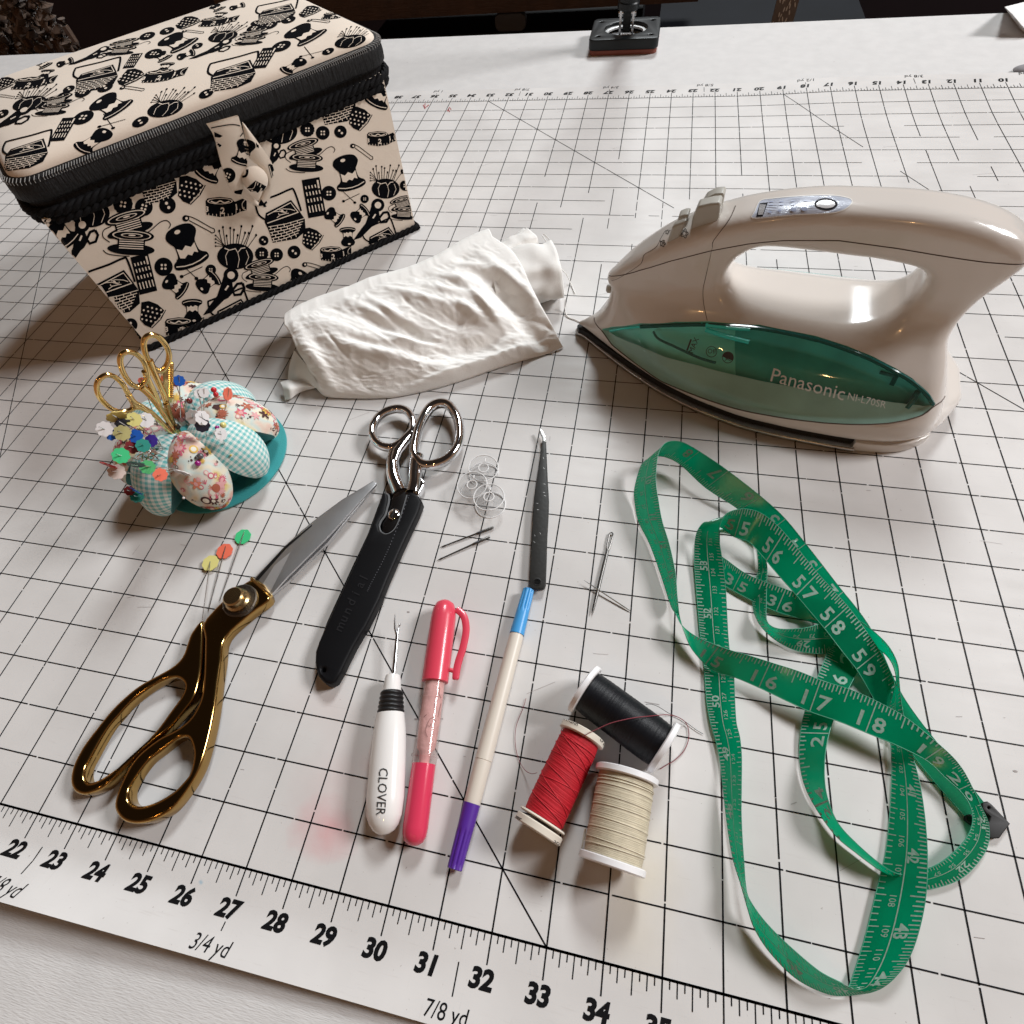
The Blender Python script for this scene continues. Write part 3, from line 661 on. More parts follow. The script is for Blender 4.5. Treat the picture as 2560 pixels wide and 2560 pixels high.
mb.grid([outline(o, 0.8, z, 12) for o, z in prof], closed_v=True); mb.build('lid_band', fuz, bk, angle=60)
# whip stitches along the top of the band
mb = MB(); o1 = outline(0.13, 0.8, 5.98, 12); P = []
for i in range(len(o1)):
    a, b = o1[i], o1[(i+1) % len(o1)]; n = max(1, int((b - a).length / 0.075)); P += [a.lerp(b, j/n) for j in range(n)]
for i, p in enumerate(P):
    d = (ctr - p); d.z = 0; d.normalize(); s = Vector((0, 0, 1)); t = d.cross(s)
    mb.tube([p - d*0.052 - s*0.09 + t*.03, p - d*0.05 - s*0.02 + t*.035, p + d*0.03 + s*0.02 + t*.015, p + d*.07 + s*.035], 0.010, 5, cap=False)
mb.build('stitching', mat('pale_stitch', (0.26, 0.25, 0.24), 0.7), bk)
# twisted cords
cord = mat('black_cord', (0.008, 0.008, 0.009), 0.75, spec=.12, bump=(800, .01), noise=(300, .5))
def rope(mb, path, r, turns_per_in=1.4, closed=True):
    P = []; k = len(path)
    for i in range(k if closed else k - 1):
        a, b = path[i], path[(i+1) % k]; n = max(1, int((b - a).length / 0.075)); P += [a.lerp(b, j/n) for j in range(n)]
    acc = 0; L = [0]
    for i in range(1, len(P)): acc += (P[i] - P[i-1]).length; L.append(acc)
    for ph in (0, 2*math.pi/3, 4*math.pi/3):
        Q = []
        for i, p in enumerate(P):
            t = (P[(i+1) % len(P)] - P[i-1]).normalized(); a = t.cross(Vector((0, 0, 1))).normalized(); b = a.cross(t); w = ph + L[i]*turns_per_in*2*math.pi
            Q.append(p + (a*math.cos(w) + b*math.sin(w))*r*.62)
        mb.tube(Q, r*.66, 7, closed=closed)
mb = MB(); rope(mb, outline(0.13, 0.9, 5.10, 8), 0.12); rope(mb, outline(0.07, 0.9, 4.88, 8), 0.12); mb.build('lid_cord', cord, bk)
mb = MB(); bp = [BL + Vector((.05, -.08, 0)), BR + Vector((.1, -.02, 0)), BRb + Vector((.05, .05, 0)), BLb + Vector((-.05, 0, 0))]
for p in bp: p.z = 0.10
rope(mb, bp, 0.10); mb.build('base_cord', cord, bk)
# dark inner lip under the lid, seen at the left corner
mb = MB(); mb.grid([outline(-0.02, 0.85, 4.75, 8), outline(0.03, 0.85, 5.45, 8)], closed_v=True); mb.build('neck_band', fuz, bk)
# loop tab and covered button
fp = (BL + TL) / 2; fn = (BR - BL).cross(TL - BL).normalized()
if fn.dot(CAM - fp) < 0: fn = -fn
CB = cr(480, 280, 0.14493)
def tabpt(x, y, d): return onpl(*CB(x, y), fp + fn*d, fn)
mb = MB()
def strip(L, Rr, d, mi=0):
    a = cat([(*p, q) for p, q in zip(L, d)], 6); b = cat([(*p, q) for p, q in zip(Rr, d)], 6)
    rows = [[tabpt(x[0] + (y[0]-x[0])*t, x[1] + (y[1]-x[1])*t, x[2] + .05*math.sin(math.pi*t)) for t in np.linspace(0, 1, 7)] for x, y in zip(a, b)]
    mb.grid(rows, mi); 
    mb.grid([[p - fn*.07 for p in r] for r in rows], mi)
    mb.grid([[r[0] for r in rows], [r[0] - fn*.07 for r in rows]], mi); mb.grid([[r[-1] for r in rows], [r[-1] - fn*.07 for r in rows]], mi)
strip([(260,220),(380,420),(470,760),(560,1080),(650,1290),(760,1420),(1120,1630)], [(800,70),(900,420),(960,760),(960,960),(890,1260),(1000,1440),(1270,1660)], [.42,.36,.26,.20,.16,.13,.10])
strip([(880,200),(930,480),(1000,800),(1180,960),(1300,1180),(1230,1400),(1130,1630)], [(890,190),(1110,480),(1370,860),(1430,1120),(1390,1350),(1330,1520),(1270,1670)], [.40,.34,.27,.22,.17,.13,.10])
tab_b = bvh_of(mb)
A = Art(); A.put(MOT['spool'], 900, 690, 215, .25); A.put(MOT['b4'], 620, 1090, 130, .4); A.line(cat([(300,280),(500,240),(700,215),(850,250),(890,330),(830,420)],5), 18); A.poly([(380,340),(530,410),(480,440),(390,430)]); A.poly([(400,500),(510,570),(490,600),(420,600)])
A.poly([(1310,910),(1375,870),(1430,1050),(1370,1140)]); A.poly([(1130,1630),(1190,1500),(1240,1570),(1280,1530),(1310,1590),(1260,1670)]); A.poly([(1090,440),(1150,520),(1150,620),(1110,600)]); A.line([(1330,930),(1380,1110)], 12, 1); A.poly([(690,1370),(880,1330),(850,1420),(760,1410)])
A2 = Art()
for vs, fs, l in A.p: A2.p.append(([CB(x, y) for x, y in vs], fs, l))
lay(A2, mb, caster(tab_b, .008, .006), LM, maxlen=8)
mb.build('closing_loop', [cot, inkf, cotd], bk, angle=50)
bc = tabpt(1090, 1165, 0.30); mb = MB(); R3 = (tabpt(1300, 1165, .3) - bc).length
for i in range(1):
    rows = []
    ex_ = (tabpt(1300, 1165, .3) - bc).normalized(); ey_ = fn.cross(ex_)
    for k in range(10):
        a = math.pi*.62*k/9; rows.append([bc + (ex_*math.cos(q) + ey_*math.sin(q))*(R3*1.04*math.sin(a)) + fn*(.22*math.cos(a)) for q in np.linspace(0, 2*math.pi, 28, endpoint=False)])
    mb.grid(rows, closed_v=True)
bb = bvh_of(mb); A = Art(); A.poly([(945,1310),(1095,1180),(1280,1280),(1180,1430),(1080,1430)]); A.line(cat([(960,1320),(1060,1310),(1105,1195)],4), 10, 1); A.line([(1160,1380),(1200,1310)], 22, 1); A.line([(1140,1215),(1125,1260)], 10, 1); A.line([(1190,1240),(1170,1290)], 10, 1)
A.line(cat([(950,950),(955,1040),(930,1100),(870,1120)],4), 40)
A2 = Art()
for vs, fs, l in A.p: A2.p.append(([CB(x, y) for x, y in vs], fs, l))
lay(A2, mb, caster(bb, .008, .006), LM, maxlen=8); mb.build('covered_button', [cot, inkf, cotd], bk, angle=60)
# ================================================================== steam iron (grown as one smooth solid, then cut into its parts)
IN = Vector((31.7, 16.1, 0)); _t = math.radians(-9); IA = Vector((math.cos(_t), math.sin(_t), 0)); IB = Vector((math.sin(_t), -math.cos(_t), 0))
def iw(s, t, z): return IN + IA*s + IB*t + Vector((0, 0, z))
def poly_sdf(P, X, Y):
    P = np.array(P, float); d = np.full(X.shape, 1e9); ins = np.zeros(X.shape, bool); n = len(P)
    for i in range(n):
        a, b = P[i], P[(i+1) % n]; e = b - a; wx, wy = X - a[0], Y - a[1]
        t = np.clip((wx*e[0] + wy*e[1]) / max(e @ e, 1e-12), 0, 1); d = np.minimum(d, np.hypot(wx - e[0]*t, wy - e[1]*t))
        c = ((a[1] > Y) != (b[1] > Y)) & (X < (b[0]-a[0])*(Y - a[1])/((b[1]-a[1]) if abs(b[1]-a[1]) > 1e-12 else 1e-12) + a[0]); ins ^= c
    return np.where(ins, -d, d)
def smax(a, b, k):
    h = np.clip(0.5 + 0.5*(a - b)/k, 0, 1); return b*(1-h) + a*h + k*h*(1-h)
def surface_nets(F, org, st):
    """smooth quads along F = 0"""
    nx, ny, nz = F.shape; neg = F < 0
    corners = [(i, j, k) for i in (0, 1) for j in (0, 1) for k in (0, 1)]
    cnt = sum(neg[i:nx-1+i, j:ny-1+j, k:nz-1+k].astype(int) for i, j, k in corners); act = (cnt > 0) & (cnt < 8)
    idx = -np.ones(act.shape, int); ids = np.argwhere(act); idx[act] = np.arange(len(ids))
    acc = np.zeros((len(ids), 3)); num = np.zeros(len(ids)); I, J_, K = ids.T
    for a in range(8):
        for b in range(a + 1, 8):
            ca, cb = corners[a], corners[b]
            if sum(abs(p - q) for p, q in zip(ca, cb)) != 1: continue
            fa = F[I+ca[0], J_+ca[1], K+ca[2]]; fb = F[I+cb[0], J_+cb[1], K+cb[2]]; m = (fa < 0) != (fb < 0)
            t = np.where(m, fa/np.where(m, fa - fb, 1), 0); p = np.stack([ca[q] + t*(cb[q]-ca[q]) for q in range(3)], 1)
            acc[m] += p[m]; num[m] += 1
    V = ids + acc/num[:, None]; fs = []
    for ax in range(3):
        u, v = (ax+1) % 3, (ax+2) % 3
        A = np.take(neg, range(0, F.shape[ax]-1), ax); B = np.take(neg, range(1, F.shape[ax]), ax)
        for e in np.argwhere(A != B):
            if e[u] == 0 or e[v] == 0 or e[u] >= F.shape[u]-1 or e[v] >= F.shape[v]-1: continue
            q = []
            for du, dv in ((0, 0), (-1, 0), (-1, -1), (0, -1)):
                c = e.copy(); c[u] += du; c[v] += dv; q.append(int(idx[tuple(c)]))
            if min(q) < 0: continue
            fs.append(tuple(q) if A[tuple(e)] else tuple(q[::-1]))
    return V*st + np.array(org), fs
def tri_lerp(F, P, org, st):
    G = (P - org)/st; G = np.clip(G, 0, np.array(F.shape) - 1.001); i = G.astype(int); f = G - i; r = 0
    for a in (0, 1):
        for b in (0, 1):
            for c in (0, 1):
                w = (f[:, 0] if a else 1-f[:, 0])*(f[:, 1] if b else 1-f[:, 1])*(f[:, 2] if c else 1-f[:, 2]); r = r + w*F[i[:, 0]+a, i[:, 1]+b, i[:, 2]+c]
    return r
PROF = [(.02,.28),(.10,.62),(.42,.80),(.66,1.15),(.82,1.5),(.88,2.02),(.74,2.2),(.74,2.34),(.93,2.58),(1.3,3.0),(1.81,3.47),(2.14,3.75),(2.6,4.05),(3.1,4.32),(3.7,4.58),(4.1,4.72),(4.8,4.91),(5.51,5.04),(6.1,5.09),(6.74,5.12),(7.54,5.13),(8.36,5.06),(9.0,4.93),(9.5,4.76),(9.82,4.55),(9.95,4.3),(9.9,4.05),(9.74,3.7),(9.55,3.25),(9.42,2.8),(9.36,2.4),(9.46,2.1),(9.62,1.75),(9.82,1.3),(9.98,.8),(10.0,.28)]
HOLE = [(3.92,3.12),(4.0,3.45),(4.2,3.74),(4.5,3.94),(4.95,4.0),(5.6,4.0),(6.4,3.99),(7.1,3.99),(7.8,3.93),(8.1,3.82),(8.25,3.6),(8.25,3.3),(8.1,2.9),(7.75,2.62),(7.1,2.44),(6.2,2.44),(5.2,2.5),(4.55,2.58),(4.16,2.72),(3.98,2.88)]
PROF = [tuple(p) for p in cat(PROF, 4, True)]; HOLE = [tuple(p) for p in cat(HOLE, 4, True)]
st = 0.062; org = np.array([-0.35, -3.22, 0.0]); shp = (int(11.3/st), int(6.44/st), int(5.5/st))
gs = org[0] + st*np.arange(shp[0]); gt = org[1] + st*np.arange(shp[1]); gz = org[2] + st*np.arange(shp[2])
XS, ZS = np.meshgrid(gs, gz, indexing='ij'); dP = poly_sdf(PROF, XS, ZS); dH = poly_sdf(HOLE, XS, ZS)
wp = np.interp(gs, [-.35,0,.2,.83,1.77,2.88,4,5.29,6.5,7.76,8.6,9.2,9.6,9.95,10.3,10.7], [.04,.12,.30,.74,1.38,2.03,2.48,2.80,2.88,2.87,2.80,2.66,2.45,2.1,1.6,.6])
wp = np.convolve(np.pad(wp, 6, mode='edge'), np.ones(13)/13, 'valid')
Tz = np.interp(gz, [0,.3,.9,1.4,1.9,2.35,2.8,3.3,5.5], [.98,.985,.93,.81,.66,.51,.42,.40,.40])
hw = np.interp(gs, [0,.8,1.6,2.6,4,6,8,9,9.7,10.5], [.34,.52,.68,.74,.72,.70,.74,.74,.66,.5])
k3 = np.clip((gz - 1.7)/1.7, 0, 1); k3 = k3*k3*(3-2*k3)
HW = wp[:, None]*Tz[None, :]*(1-k3)[None, :] + hw[:, None]*k3[None, :]
HW = np.minimum(HW, (wp*1.02)[:, None] + .25*k3[None, :])
A_ = np.abs(gt)[None, :, None] - HW[:, None, :]
F = smax(np.broadcast_to(dP[:, None, :], shp), A_*0.86, 0.42)
F = smax(F, np.broadcast_to(-dH[:, None, :], shp), 0.34)
F = smax(F, np.broadcast_to((0.30 - gz)[None, None, :], shp), 0.05)
V, FS = surface_nets(F, org, st)
for _ in range(3):
    h = .02; f0 = tri_lerp(F, V, org, st); g = np.stack([(tri_lerp(F, V + np.eye(3)[q]*h, org, st) - tri_lerp(F, V - np.eye(3)[q]*h, org, st))/(2*h) for q in range(3)], 1)
    V = V - np.clip(f0, -.06, .06)[:, None]*g/np.maximum((g*g).sum(1), .05)[:, None]
# relax a little so the gloss runs clean
nb = [[] for _ in range(len(V))]
E_ = set()
for q in FS:
    for i in range(4): E_.add((min(q[i], q[(i+1) % 4]), max(q[i], q[(i+1) % 4])))
E_ = np.array(list(E_)); deg = np.zeros(len(V)); np.add.at(deg, E_[:, 0], 1); np.add.at(deg, E_[:, 1], 1)
for lam in (.5, -.51, .5, -.51, .5, -.51, .5, -.51, .5, -.51, .5, -.51):
    L = np.zeros_like(V); np.add.at(L, E_[:, 0], V[E_[:, 1]]); np.add.at(L, E_[:, 1], V[E_[:, 0]]); V = V + lam*(L/deg[:, None] - V)
NRM = np.stack([(tri_lerp(F, V + np.eye(3)[q]*.05, org, st) - tri_lerp(F, V - np.eye(3)[q]*.05, org, st)) for q in range(3)], 1); NRM /= np.maximum(np.linalg.norm(NRM, axis=1), 1e-9)[:, None]
iron_b = BVHTree.FromPolygons([tuple(iw(*p)) for p in V], FS)
def ihit(u, v):
    h = iron_b.ray_cast(CAM, ray(u, v).normalized()); 
    if h[0] is None: return None
    d = h[0] - IN; return (d.dot(IA), d.dot(IB), d.z)
TU = [(1505,822),(1530,817),(1600,808),(1690,804),(1770,803),(1900,812),(2040,840),(2120,866),(2180,890),(2240,921),(2280,945),(2318,978),(2338,1008)]
TLO = [(1505,826),(1530,862),(1560,897),(1600,925),(1650,951),(1730,985),(1800,1010),(1880,1031),(1960,1045),(2060,1057),(2150,1061),(2220,1058),(2270,1049),(2310,1036),(2338,1012)]
hu = [h for h in (ihit(*p) for p in TU) if h]; hl = [h for h in (ihit(*p) for p in TLO) if h]
us, uz = [h[0] for h in hu], [h[2] for h in hu]; ls, lz = [h[0] for h in hl], [h[2] for h in hl]
def zup(s): return np.interp(s, us, uz)
def zlo(s): return np.interp(s, ls, lz)
s_lo, s_hi = max(us[0], ls[0]), min(us[-1], ls[-1])
def tankf(P): return np.minimum(np.minimum(P[:, 2] - zlo(P[:, 0]), zup(P[:, 0]) - P[:, 2]), np.minimum(P[:, 0] - s_lo, s_hi - P[:, 0]))
def clip(V, N, FS, fld):
    """split a mesh where the field changes sign -> (positive, negative) as (V, N, faces)"""
    V = [tuple(p) for p in V]; N = [tuple(p) for p in N]; fld = list(fld); cache = {}; pos = []; neg = []
    def cut(a, b):
        key = (min(a, b), max(a, b))
        if key not in cache:
            t = fld[a]/(fld[a] - fld[b]); cache[key] = len(V)
            V.append(tuple(V[a][q] + t*(V[b][q]-V[a][q]) for q in range(3))); N.append(tuple(N[a][q] + t*(N[b][q]-N[a][q]) for q in range(3))); fld.append(0.0)
        return cache[key]
    for f in FS:
        s = [fld[i] > 0 for i in f]
        if all(s): pos.append(f); continue
        if not any(s): neg.append(f); continue
        for want, dst in ((True, pos), (False, neg)):
            q = []
            for i in range(len(f)):
                a, b = f[i], f[(i+1) % len(f)]
                if (fld[a] > 0) == want: q.append(a)
                if (fld[a] > 0) != (fld[b] > 0): q.append(cut(a, b))
            if len(q) >= 3: dst.append(tuple(q))
    return np.array(V), np.array(N), pos, neg
V2, N2, tank_f, rest_f = clip(V, NRM, FS, tankf(V))
# skirt below the tank line, upper handle shell above the parting line
def skirtf(P):
    s = P[:, 0]; z = np.where(s < s_lo, np.interp(s, [-.4, s_lo], [lz[0] - .12, lz[0]]), np.where(s > s_hi, np.interp(s, [s_hi, 10.6], [lz[-1], lz[-1] - .1]), zlo(s))); return z - 0.004 - P[:, 2]
V3, N3, skirt_f, up_f = clip(V2, N2, rest_f, skirtf(V2))
SEAM = [(.3,2.35),(.74,2.33),(.98,2.5),(1.71,3.0),(2.5,3.45),(3.41,3.85),(4.2,4.12),(4.95,4.30),(6.1,4.44),(7.27,4.42),(8.55,4.35),(9.44,4.32),(10.2,4.30)]
def seamf(P): return P[:, 2] - np.interp(P[:, 0], [a for a, b in SEAM], [b for a, b in SEAM])
V4, N4, cover_f, body_f = clip(V3, N3, up_f, seamf(V3))
ir = thing('steam_iron', 'white steam iron with clear green water tank, standing flat on the mat', 'steam iron', iw(5, 0, 0))
wplast = mat('white_plastic', (0.66, 0.62, 0.58), 0.17, spec=0.5, coat=0.25)
def sub(Va, faces, mb=None, mi=0, off=None):
    mb = mb or MB(); used = sorted({i for f in faces for i in f}); ix = {i: n for n, i in enumerate(used)}
    mb.add([iw(*(Va[i] + (off[i] if off is not None else 0))) for i in used], [[ix[i] for i in f] for f in faces], mi); return mb
sub(V4, body_f).build('body', wplast, ir, angle=70); sub(V4, cover_f).build('handle_cover', wplast, ir, angle=70)
sk = sub(V3, skirt_f); sk.build('base_skirt', wplast, ir, angle=70)
# tank: clear green shell, and the murky inner wall behind it
depth = np.minimum(np.maximum(tankf(V2), 0)*1.6, .30)
inner_off = -N2*depth[:, None]
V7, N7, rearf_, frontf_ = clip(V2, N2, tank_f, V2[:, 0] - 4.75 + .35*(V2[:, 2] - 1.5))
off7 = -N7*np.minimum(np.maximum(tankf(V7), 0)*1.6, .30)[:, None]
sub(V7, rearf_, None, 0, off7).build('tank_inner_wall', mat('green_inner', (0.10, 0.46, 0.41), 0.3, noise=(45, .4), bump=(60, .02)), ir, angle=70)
sub(V7, frontf_, None, 0, off7).build('tank_front_chamber', mat('aqua_inner_lit', (0.34, 0.80, 0.70), 0.3, noise=(45, .25), bump=(60, .02)), ir, angle=70)  # paler than the rear wall: light coming through is put into its colour
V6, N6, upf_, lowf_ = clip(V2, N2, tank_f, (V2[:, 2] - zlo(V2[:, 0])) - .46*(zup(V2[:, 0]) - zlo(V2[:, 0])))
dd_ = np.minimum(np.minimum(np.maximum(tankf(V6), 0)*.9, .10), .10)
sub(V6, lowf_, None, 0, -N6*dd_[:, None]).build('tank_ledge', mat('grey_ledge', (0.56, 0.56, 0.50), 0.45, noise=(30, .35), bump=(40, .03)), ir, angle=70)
shell = sub(V2, tank_f, None, 0, N2*0.006)
teal = clear_mat('green_clear_plastic', (0.74, 0.97, 0.95), 0.04, 0.02, 1.5, 0.30)
tk = shell.build('water_tank', teal, ir, angle=70)
tank_b = bvh_of(shell)
# rim bead and inner ribs of the tank
tg = mat('green_plastic_edge', (0.004, 0.10, 0.09), 0.12); tgl = mat('green_plastic_lit', (0.05, 0.68, 0.62), 0.15)  # lit copy has the tank's glow put into its colour
gT = caster(tank_b, -0.02, 0); gT2 = caster(tank_b, -0.14, 0); gI = caster(iron_b, 0.004, 0.006)
def beads(mb, pts, r, g, n=6):
    P = [g(*p) for p in cat(pts, 8)]; P = [p for p in P if p is not None]
    if len(P) > 2: mb.tube(P, r, n)
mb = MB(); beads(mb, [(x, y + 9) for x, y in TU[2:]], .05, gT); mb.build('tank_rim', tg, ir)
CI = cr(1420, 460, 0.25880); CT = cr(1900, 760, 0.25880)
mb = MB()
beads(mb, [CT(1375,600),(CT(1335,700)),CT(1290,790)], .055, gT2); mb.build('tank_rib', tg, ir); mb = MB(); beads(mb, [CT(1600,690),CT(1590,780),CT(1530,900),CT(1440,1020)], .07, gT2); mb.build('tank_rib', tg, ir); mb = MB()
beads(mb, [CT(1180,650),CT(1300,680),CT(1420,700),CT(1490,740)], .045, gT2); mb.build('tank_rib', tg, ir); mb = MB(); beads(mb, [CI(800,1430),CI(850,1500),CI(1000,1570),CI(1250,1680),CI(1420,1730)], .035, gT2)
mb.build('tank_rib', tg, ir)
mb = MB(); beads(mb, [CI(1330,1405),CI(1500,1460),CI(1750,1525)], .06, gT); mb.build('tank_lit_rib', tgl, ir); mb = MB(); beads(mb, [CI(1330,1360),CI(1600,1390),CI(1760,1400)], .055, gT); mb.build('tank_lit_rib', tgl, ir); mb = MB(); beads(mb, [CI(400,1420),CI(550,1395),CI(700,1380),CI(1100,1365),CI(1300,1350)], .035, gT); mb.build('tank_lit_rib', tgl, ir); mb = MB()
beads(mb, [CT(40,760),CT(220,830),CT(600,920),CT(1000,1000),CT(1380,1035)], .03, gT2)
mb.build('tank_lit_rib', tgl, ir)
# dark seams
seam = mat('dark_seam', (0.10, 0.08, 0.07), 0.6, spec=.2)
def seamline(mb, pts, r=.011):
    P = [caster(iron_b, 0.002, 0)(*p) for p in cat(pts, 10)]; P = [p for p in P if p is not None]
    if len(P) > 2: mb.tube(P, r, 5, flat=.5)
CH = cr(1420, 460, 0.59006)
mb = MB()
P = []
for s in np.linspace(.80, 9.85, 110):
    z = np.interp(s, [a for a, b in SEAM], [b for a, b in SEAM])
    h = iron_b.ray_cast(iw(s, 3, z), -IB); 
    if h[0] is not None: P.append(h[0])
mb.tube(P, .013, 5); mb.build('parting_seam', seam, ir)
mb = MB(); seamline(mb, [CI(1620,210),CI(1560,340),CI(1440,500),CI(1400,560),CI(1395,610)], .012); seamline(mb, [CI(1395,610),CI(1370,720),CI(1330,900),CI(1305,1020),CI(1310,1150),CI(1345,1320)], .008); mb.build('panel_seam', seam, ir)
mb = MB(); seamline(mb, [CI(420,935),CI(500,905),CI(680,790),CI(720,740),CI(740,680),CI(850,610),CI(900,520),CI(940,450)], .010); mb.build('spray_cap_seam', seam, ir)
P = []
for s in np.linspace(.0, 10.3, 120):
    zz = float(-skirtf(np.array([[s, 0, 0.0]]))[0] * -1); h = iron_b.ray_cast(iw(s, 3.2, zz), -IB)
    if h[0] is not None: P.append(h[0])
mb = MB(); mb.tube(P, .018, 6); mb.build('skirt_seam', mat('brown_seam', (0.11, 0.075, 0.06), 0.6), ir)
# sole plate, with the dark gap above it
def plan(k, ds=0.0, n=60):
    s = np.concatenate([np.linspace(-.18, 1.2, 14), np.linspace(1.3, 8.25, 40)]); w = np.interp(s, gs, wp)*k; w[0] = .03; w[1] = .18
    L = [(a + ds, b) for a, b in zip(s, w)]; R = [(a + ds, -b) for a, b in zip(s, w)][::-1]
    return [tuple(iw(a, b, 0).xy) for a, b in L + R]
mb = MB(); mb.mesh(slab([plan(1.0, .0)], 0.085, 0.075, 0.05)); mb.build('sole_plate', mat('brushed_sole', (0.50, 0.49, 0.47), 0.25, 1.0), ir)
mb = MB(); mb.mesh(slab([plan(.91, .05)], 0.215, 0.085, 0.01)); mb.build('heat_shield', mat('black_gap', (0.012, 0.011, 0.011), 0.6), ir)
mb = MB(); mb.box((0, 0, 0), (0.001, .001, .001)) if False else None
# heel foot: the skirt comes down to the mat at the back
mb.v, mb.f, mb.m = [], [], []
ft = [(s, float(np.interp(s, gs, wp))*.97) for s in np.linspace(8.2, 9.94, 14)]
mb.mesh(slab([[tuple(iw(a, b, 0).xy) for a, b in ft] + [tuple(iw(a, -b, 0).xy) for a, b in ft[::-1]]], 0.17, 0.16, 0.03)); mb.build('heel', wplast, ir)
# steam dial levers and spray button on top of the nose
lev = mat('grey_plastic', (0.42, 0.41, 0.37), 0.4)
def fin(name, pts, t0, t1, m):
    """a lever: outline traced in the plane across the iron at t, given depth"""
    n = IB; P = [onpl(*CI(*p), iw(0, t1, 0), n) for p in pts]; Q = [p - IB*(t1 - t0) for p in P]; k = len(P)
    b = MB(); b.add(P, [tuple(range(k))]); b.add(Q, [tuple(range(k))[::-1]])
    for i in range(k): b.add([P[i], P[(i+1) % k], Q[(i+1) % k], Q[i]], [(0, 1, 2, 3)])
    o = b.build(name, m, ir, angle=30, merge='normals'); md = o.modifiers.new('bevel', 'BEVEL'); md.width = .05*S; md.segments = 3; md.limit_method = 'ANGLE'; md.harden_normals = False; return o
fin('steam_lever', [(1160,570),(1200,340),(1250,220),(1380,190),(1470,180),(1475,205),(1460,330),(1400,420),(1290,520)], .05, .42, lev)
fin('steam_lever', [(1275,225),(1330,140),(1420,95),(1500,88),(1512,110),(1480,265),(1465,290),(1380,330)], -.45, -.12, lev)
fin('spray_button', [(945,590),(1005,420),(1030,400),(1140,360),(1110,440),(1045,600)], .30, .52, lev)
fin('spray_button', [(1045,390),(1065,320),(1120,300),(1170,296),(1150,360)], -.30, .05, lev)
p = ihit(*CI(425, 1010)); q = onpl(*CI(392, 1008), iw(0, 0, 0), IB)
mb = MB(); mb.lathe(q + IA*.35, q - IA*.06, [(0, .13), (.36, .13), (.41, .09)], 16); mb.build('spray_nozzle', lev, ir)
# control panel on the handle
CP = cr(1700, 460, 0.25880); CR_ = cr(2060, 460, 0.25880)
pan = [(690,320),(720,270),(775,165),(900,140),(1200,115),(1450,110),(1600,130),(1660,160),(1640,210),(1560,260),(1430,285),(1100,300),(850,325),(740,332)]
A = Art(); A.poly([CP(*p) for p in cat(pan, 5, True)]); mb = MB(); lay(A, mb, caster(iron_b, .006, 0), 0, maxlen=10); mb.build('control_panel', mat('panel_film', (0.52, 0.57, 0.68), 0.2), ir, angle=70)
A = Art(); A.line([CP(*p) for p in cat(pan, 5, True)], 2.2, 0, True)
mb = MB(); lay(A, mb, caster(iron_b, .010, 0), 0, maxlen=10); mb.build('panel_border', mat('pale_border', (0.72, 0.70, 0.66), 0.3), ir)
A = Art(); A.poly([CP(*p) for p in [(770,190),(850,180),(800,315),(735,320)]]); A.ell(*CP(1410,198), 29, 15, 0, .02, 28); A.ell(*CP(1410,198), 22.5, 10.4, 1, .02, 28); A.ell(*CP(1345,203), 9, 7, 0, 0, 20); A.ell(*CP(1345,203), 8, 6, 1, 0, 20)
A.line([CP(1380,175),CP(1440,168)], 3); A.line([CP(1410,172),CP(1405,210)], 3); A.line([CP(1430,190),CP(1420,230),CP(1390,236)], 3); A.line([CP(1440,205),CP(1475,180)], 2.2)
for x, y in ((1200,245),(1095,250)): A.ell(*CP(x, y), 8, 5, 2, 0, 16); A.ell(*CP(x, y), 5, 3, 1, 0, 14)
for x, y in ((960,262),(870,275)): A.ell(*CP(x, y), 4, 3, 2, 0, 10)
for x in (880, 980, 1090, 1210):
    for yy in (170, 200): A.line([CP(x - 20, yy + (1200-x)*.03), CP(x + 20, yy - 4 + (1200-x)*.03)], 2, 2)
for k in range(6): A.line([CP(775 + k*10, 200 + k*1), CP(757 + k*8, 300)], 1.3, 1)
mb = MB(); lay(A, mb, caster(iron_b, .010, .005), {0: 0, 1: 1, 2: 2}, maxlen=12); mb.build('panel_print', [mat('panel_ink', (.015,.015,.02), .6, spec=.1), mat('panel_light', (.62,.62,.64), .2), mat('panel_blue', (.36,.42,.58), .3)], ir, smooth=False)
# printed icons and lettering
def cloud(x, y, k):
    return [(x + k*(1 + .22*math.cos(5*a))*math.cos(a)*.8, y + k*(1 + .22*math.cos(5*a))*math.sin(a)) for a in np.linspace(0, 2*math.pi, 40, endpoint=False)]
A = Art(); A.line(cloud(*CI(1125,478), 10), 1.7, 0, True); A.line(cloud(*CI(1125,478), 5.5), 1.2, 0, True); A.line(cloud(*CI(915,575), 7), 1.7, 0, True); A.line([CI(885,545),CI(945,590)], 1.4); A.line([CI(935,545),CI(900,600)], 1.4); A.line(cloud(*CI(960,465), 4.5), 1.4, 0, True); A.line([CI(980,452),CI(990,448)], 1.4)
mb = MB(); lay(A, mb, caster(iron_b, .006, 0), 0, maxlen=10); mb.build('icon_print', mat('icon_ink', (.03,.028,.028), .5), ir, smooth=False)
A = Art(); 
A.line([CI(1190,1500),CI(1150,1610)], 4.2); A.text('MAX', *CI(1217,1560), 19, -1.17, 0, .012); 
for x, y, r in ((1387,1620,13.2),(1545,1675,13.8)): A.line([(CI(x, y)[0] + r*math.cos(q), CI(x, y)[1] + r*math.sin(q)) for q in np.linspace(0, 2*math.pi, 30, endpoint=False)], 1.6, 0, True)
A.text('Off', *CI(1388,1618), 16, .05, 0, .02)
c0 = CI(1545,1675); A.poly([(c0[0] + 13*math.cos(q), c0[1] + 13*math.sin(q)) for q in np.linspace(math.pi*1.05, math.pi*2.2, 16)]); A.line([(c0[0]-8, c0[1]+8), (c0[0]+5, c0[1]-1)], 1.5); A.line([(c0[0]-7, c0[1]+1), (c0[0]+7, c0[1]+9)], 1.5)
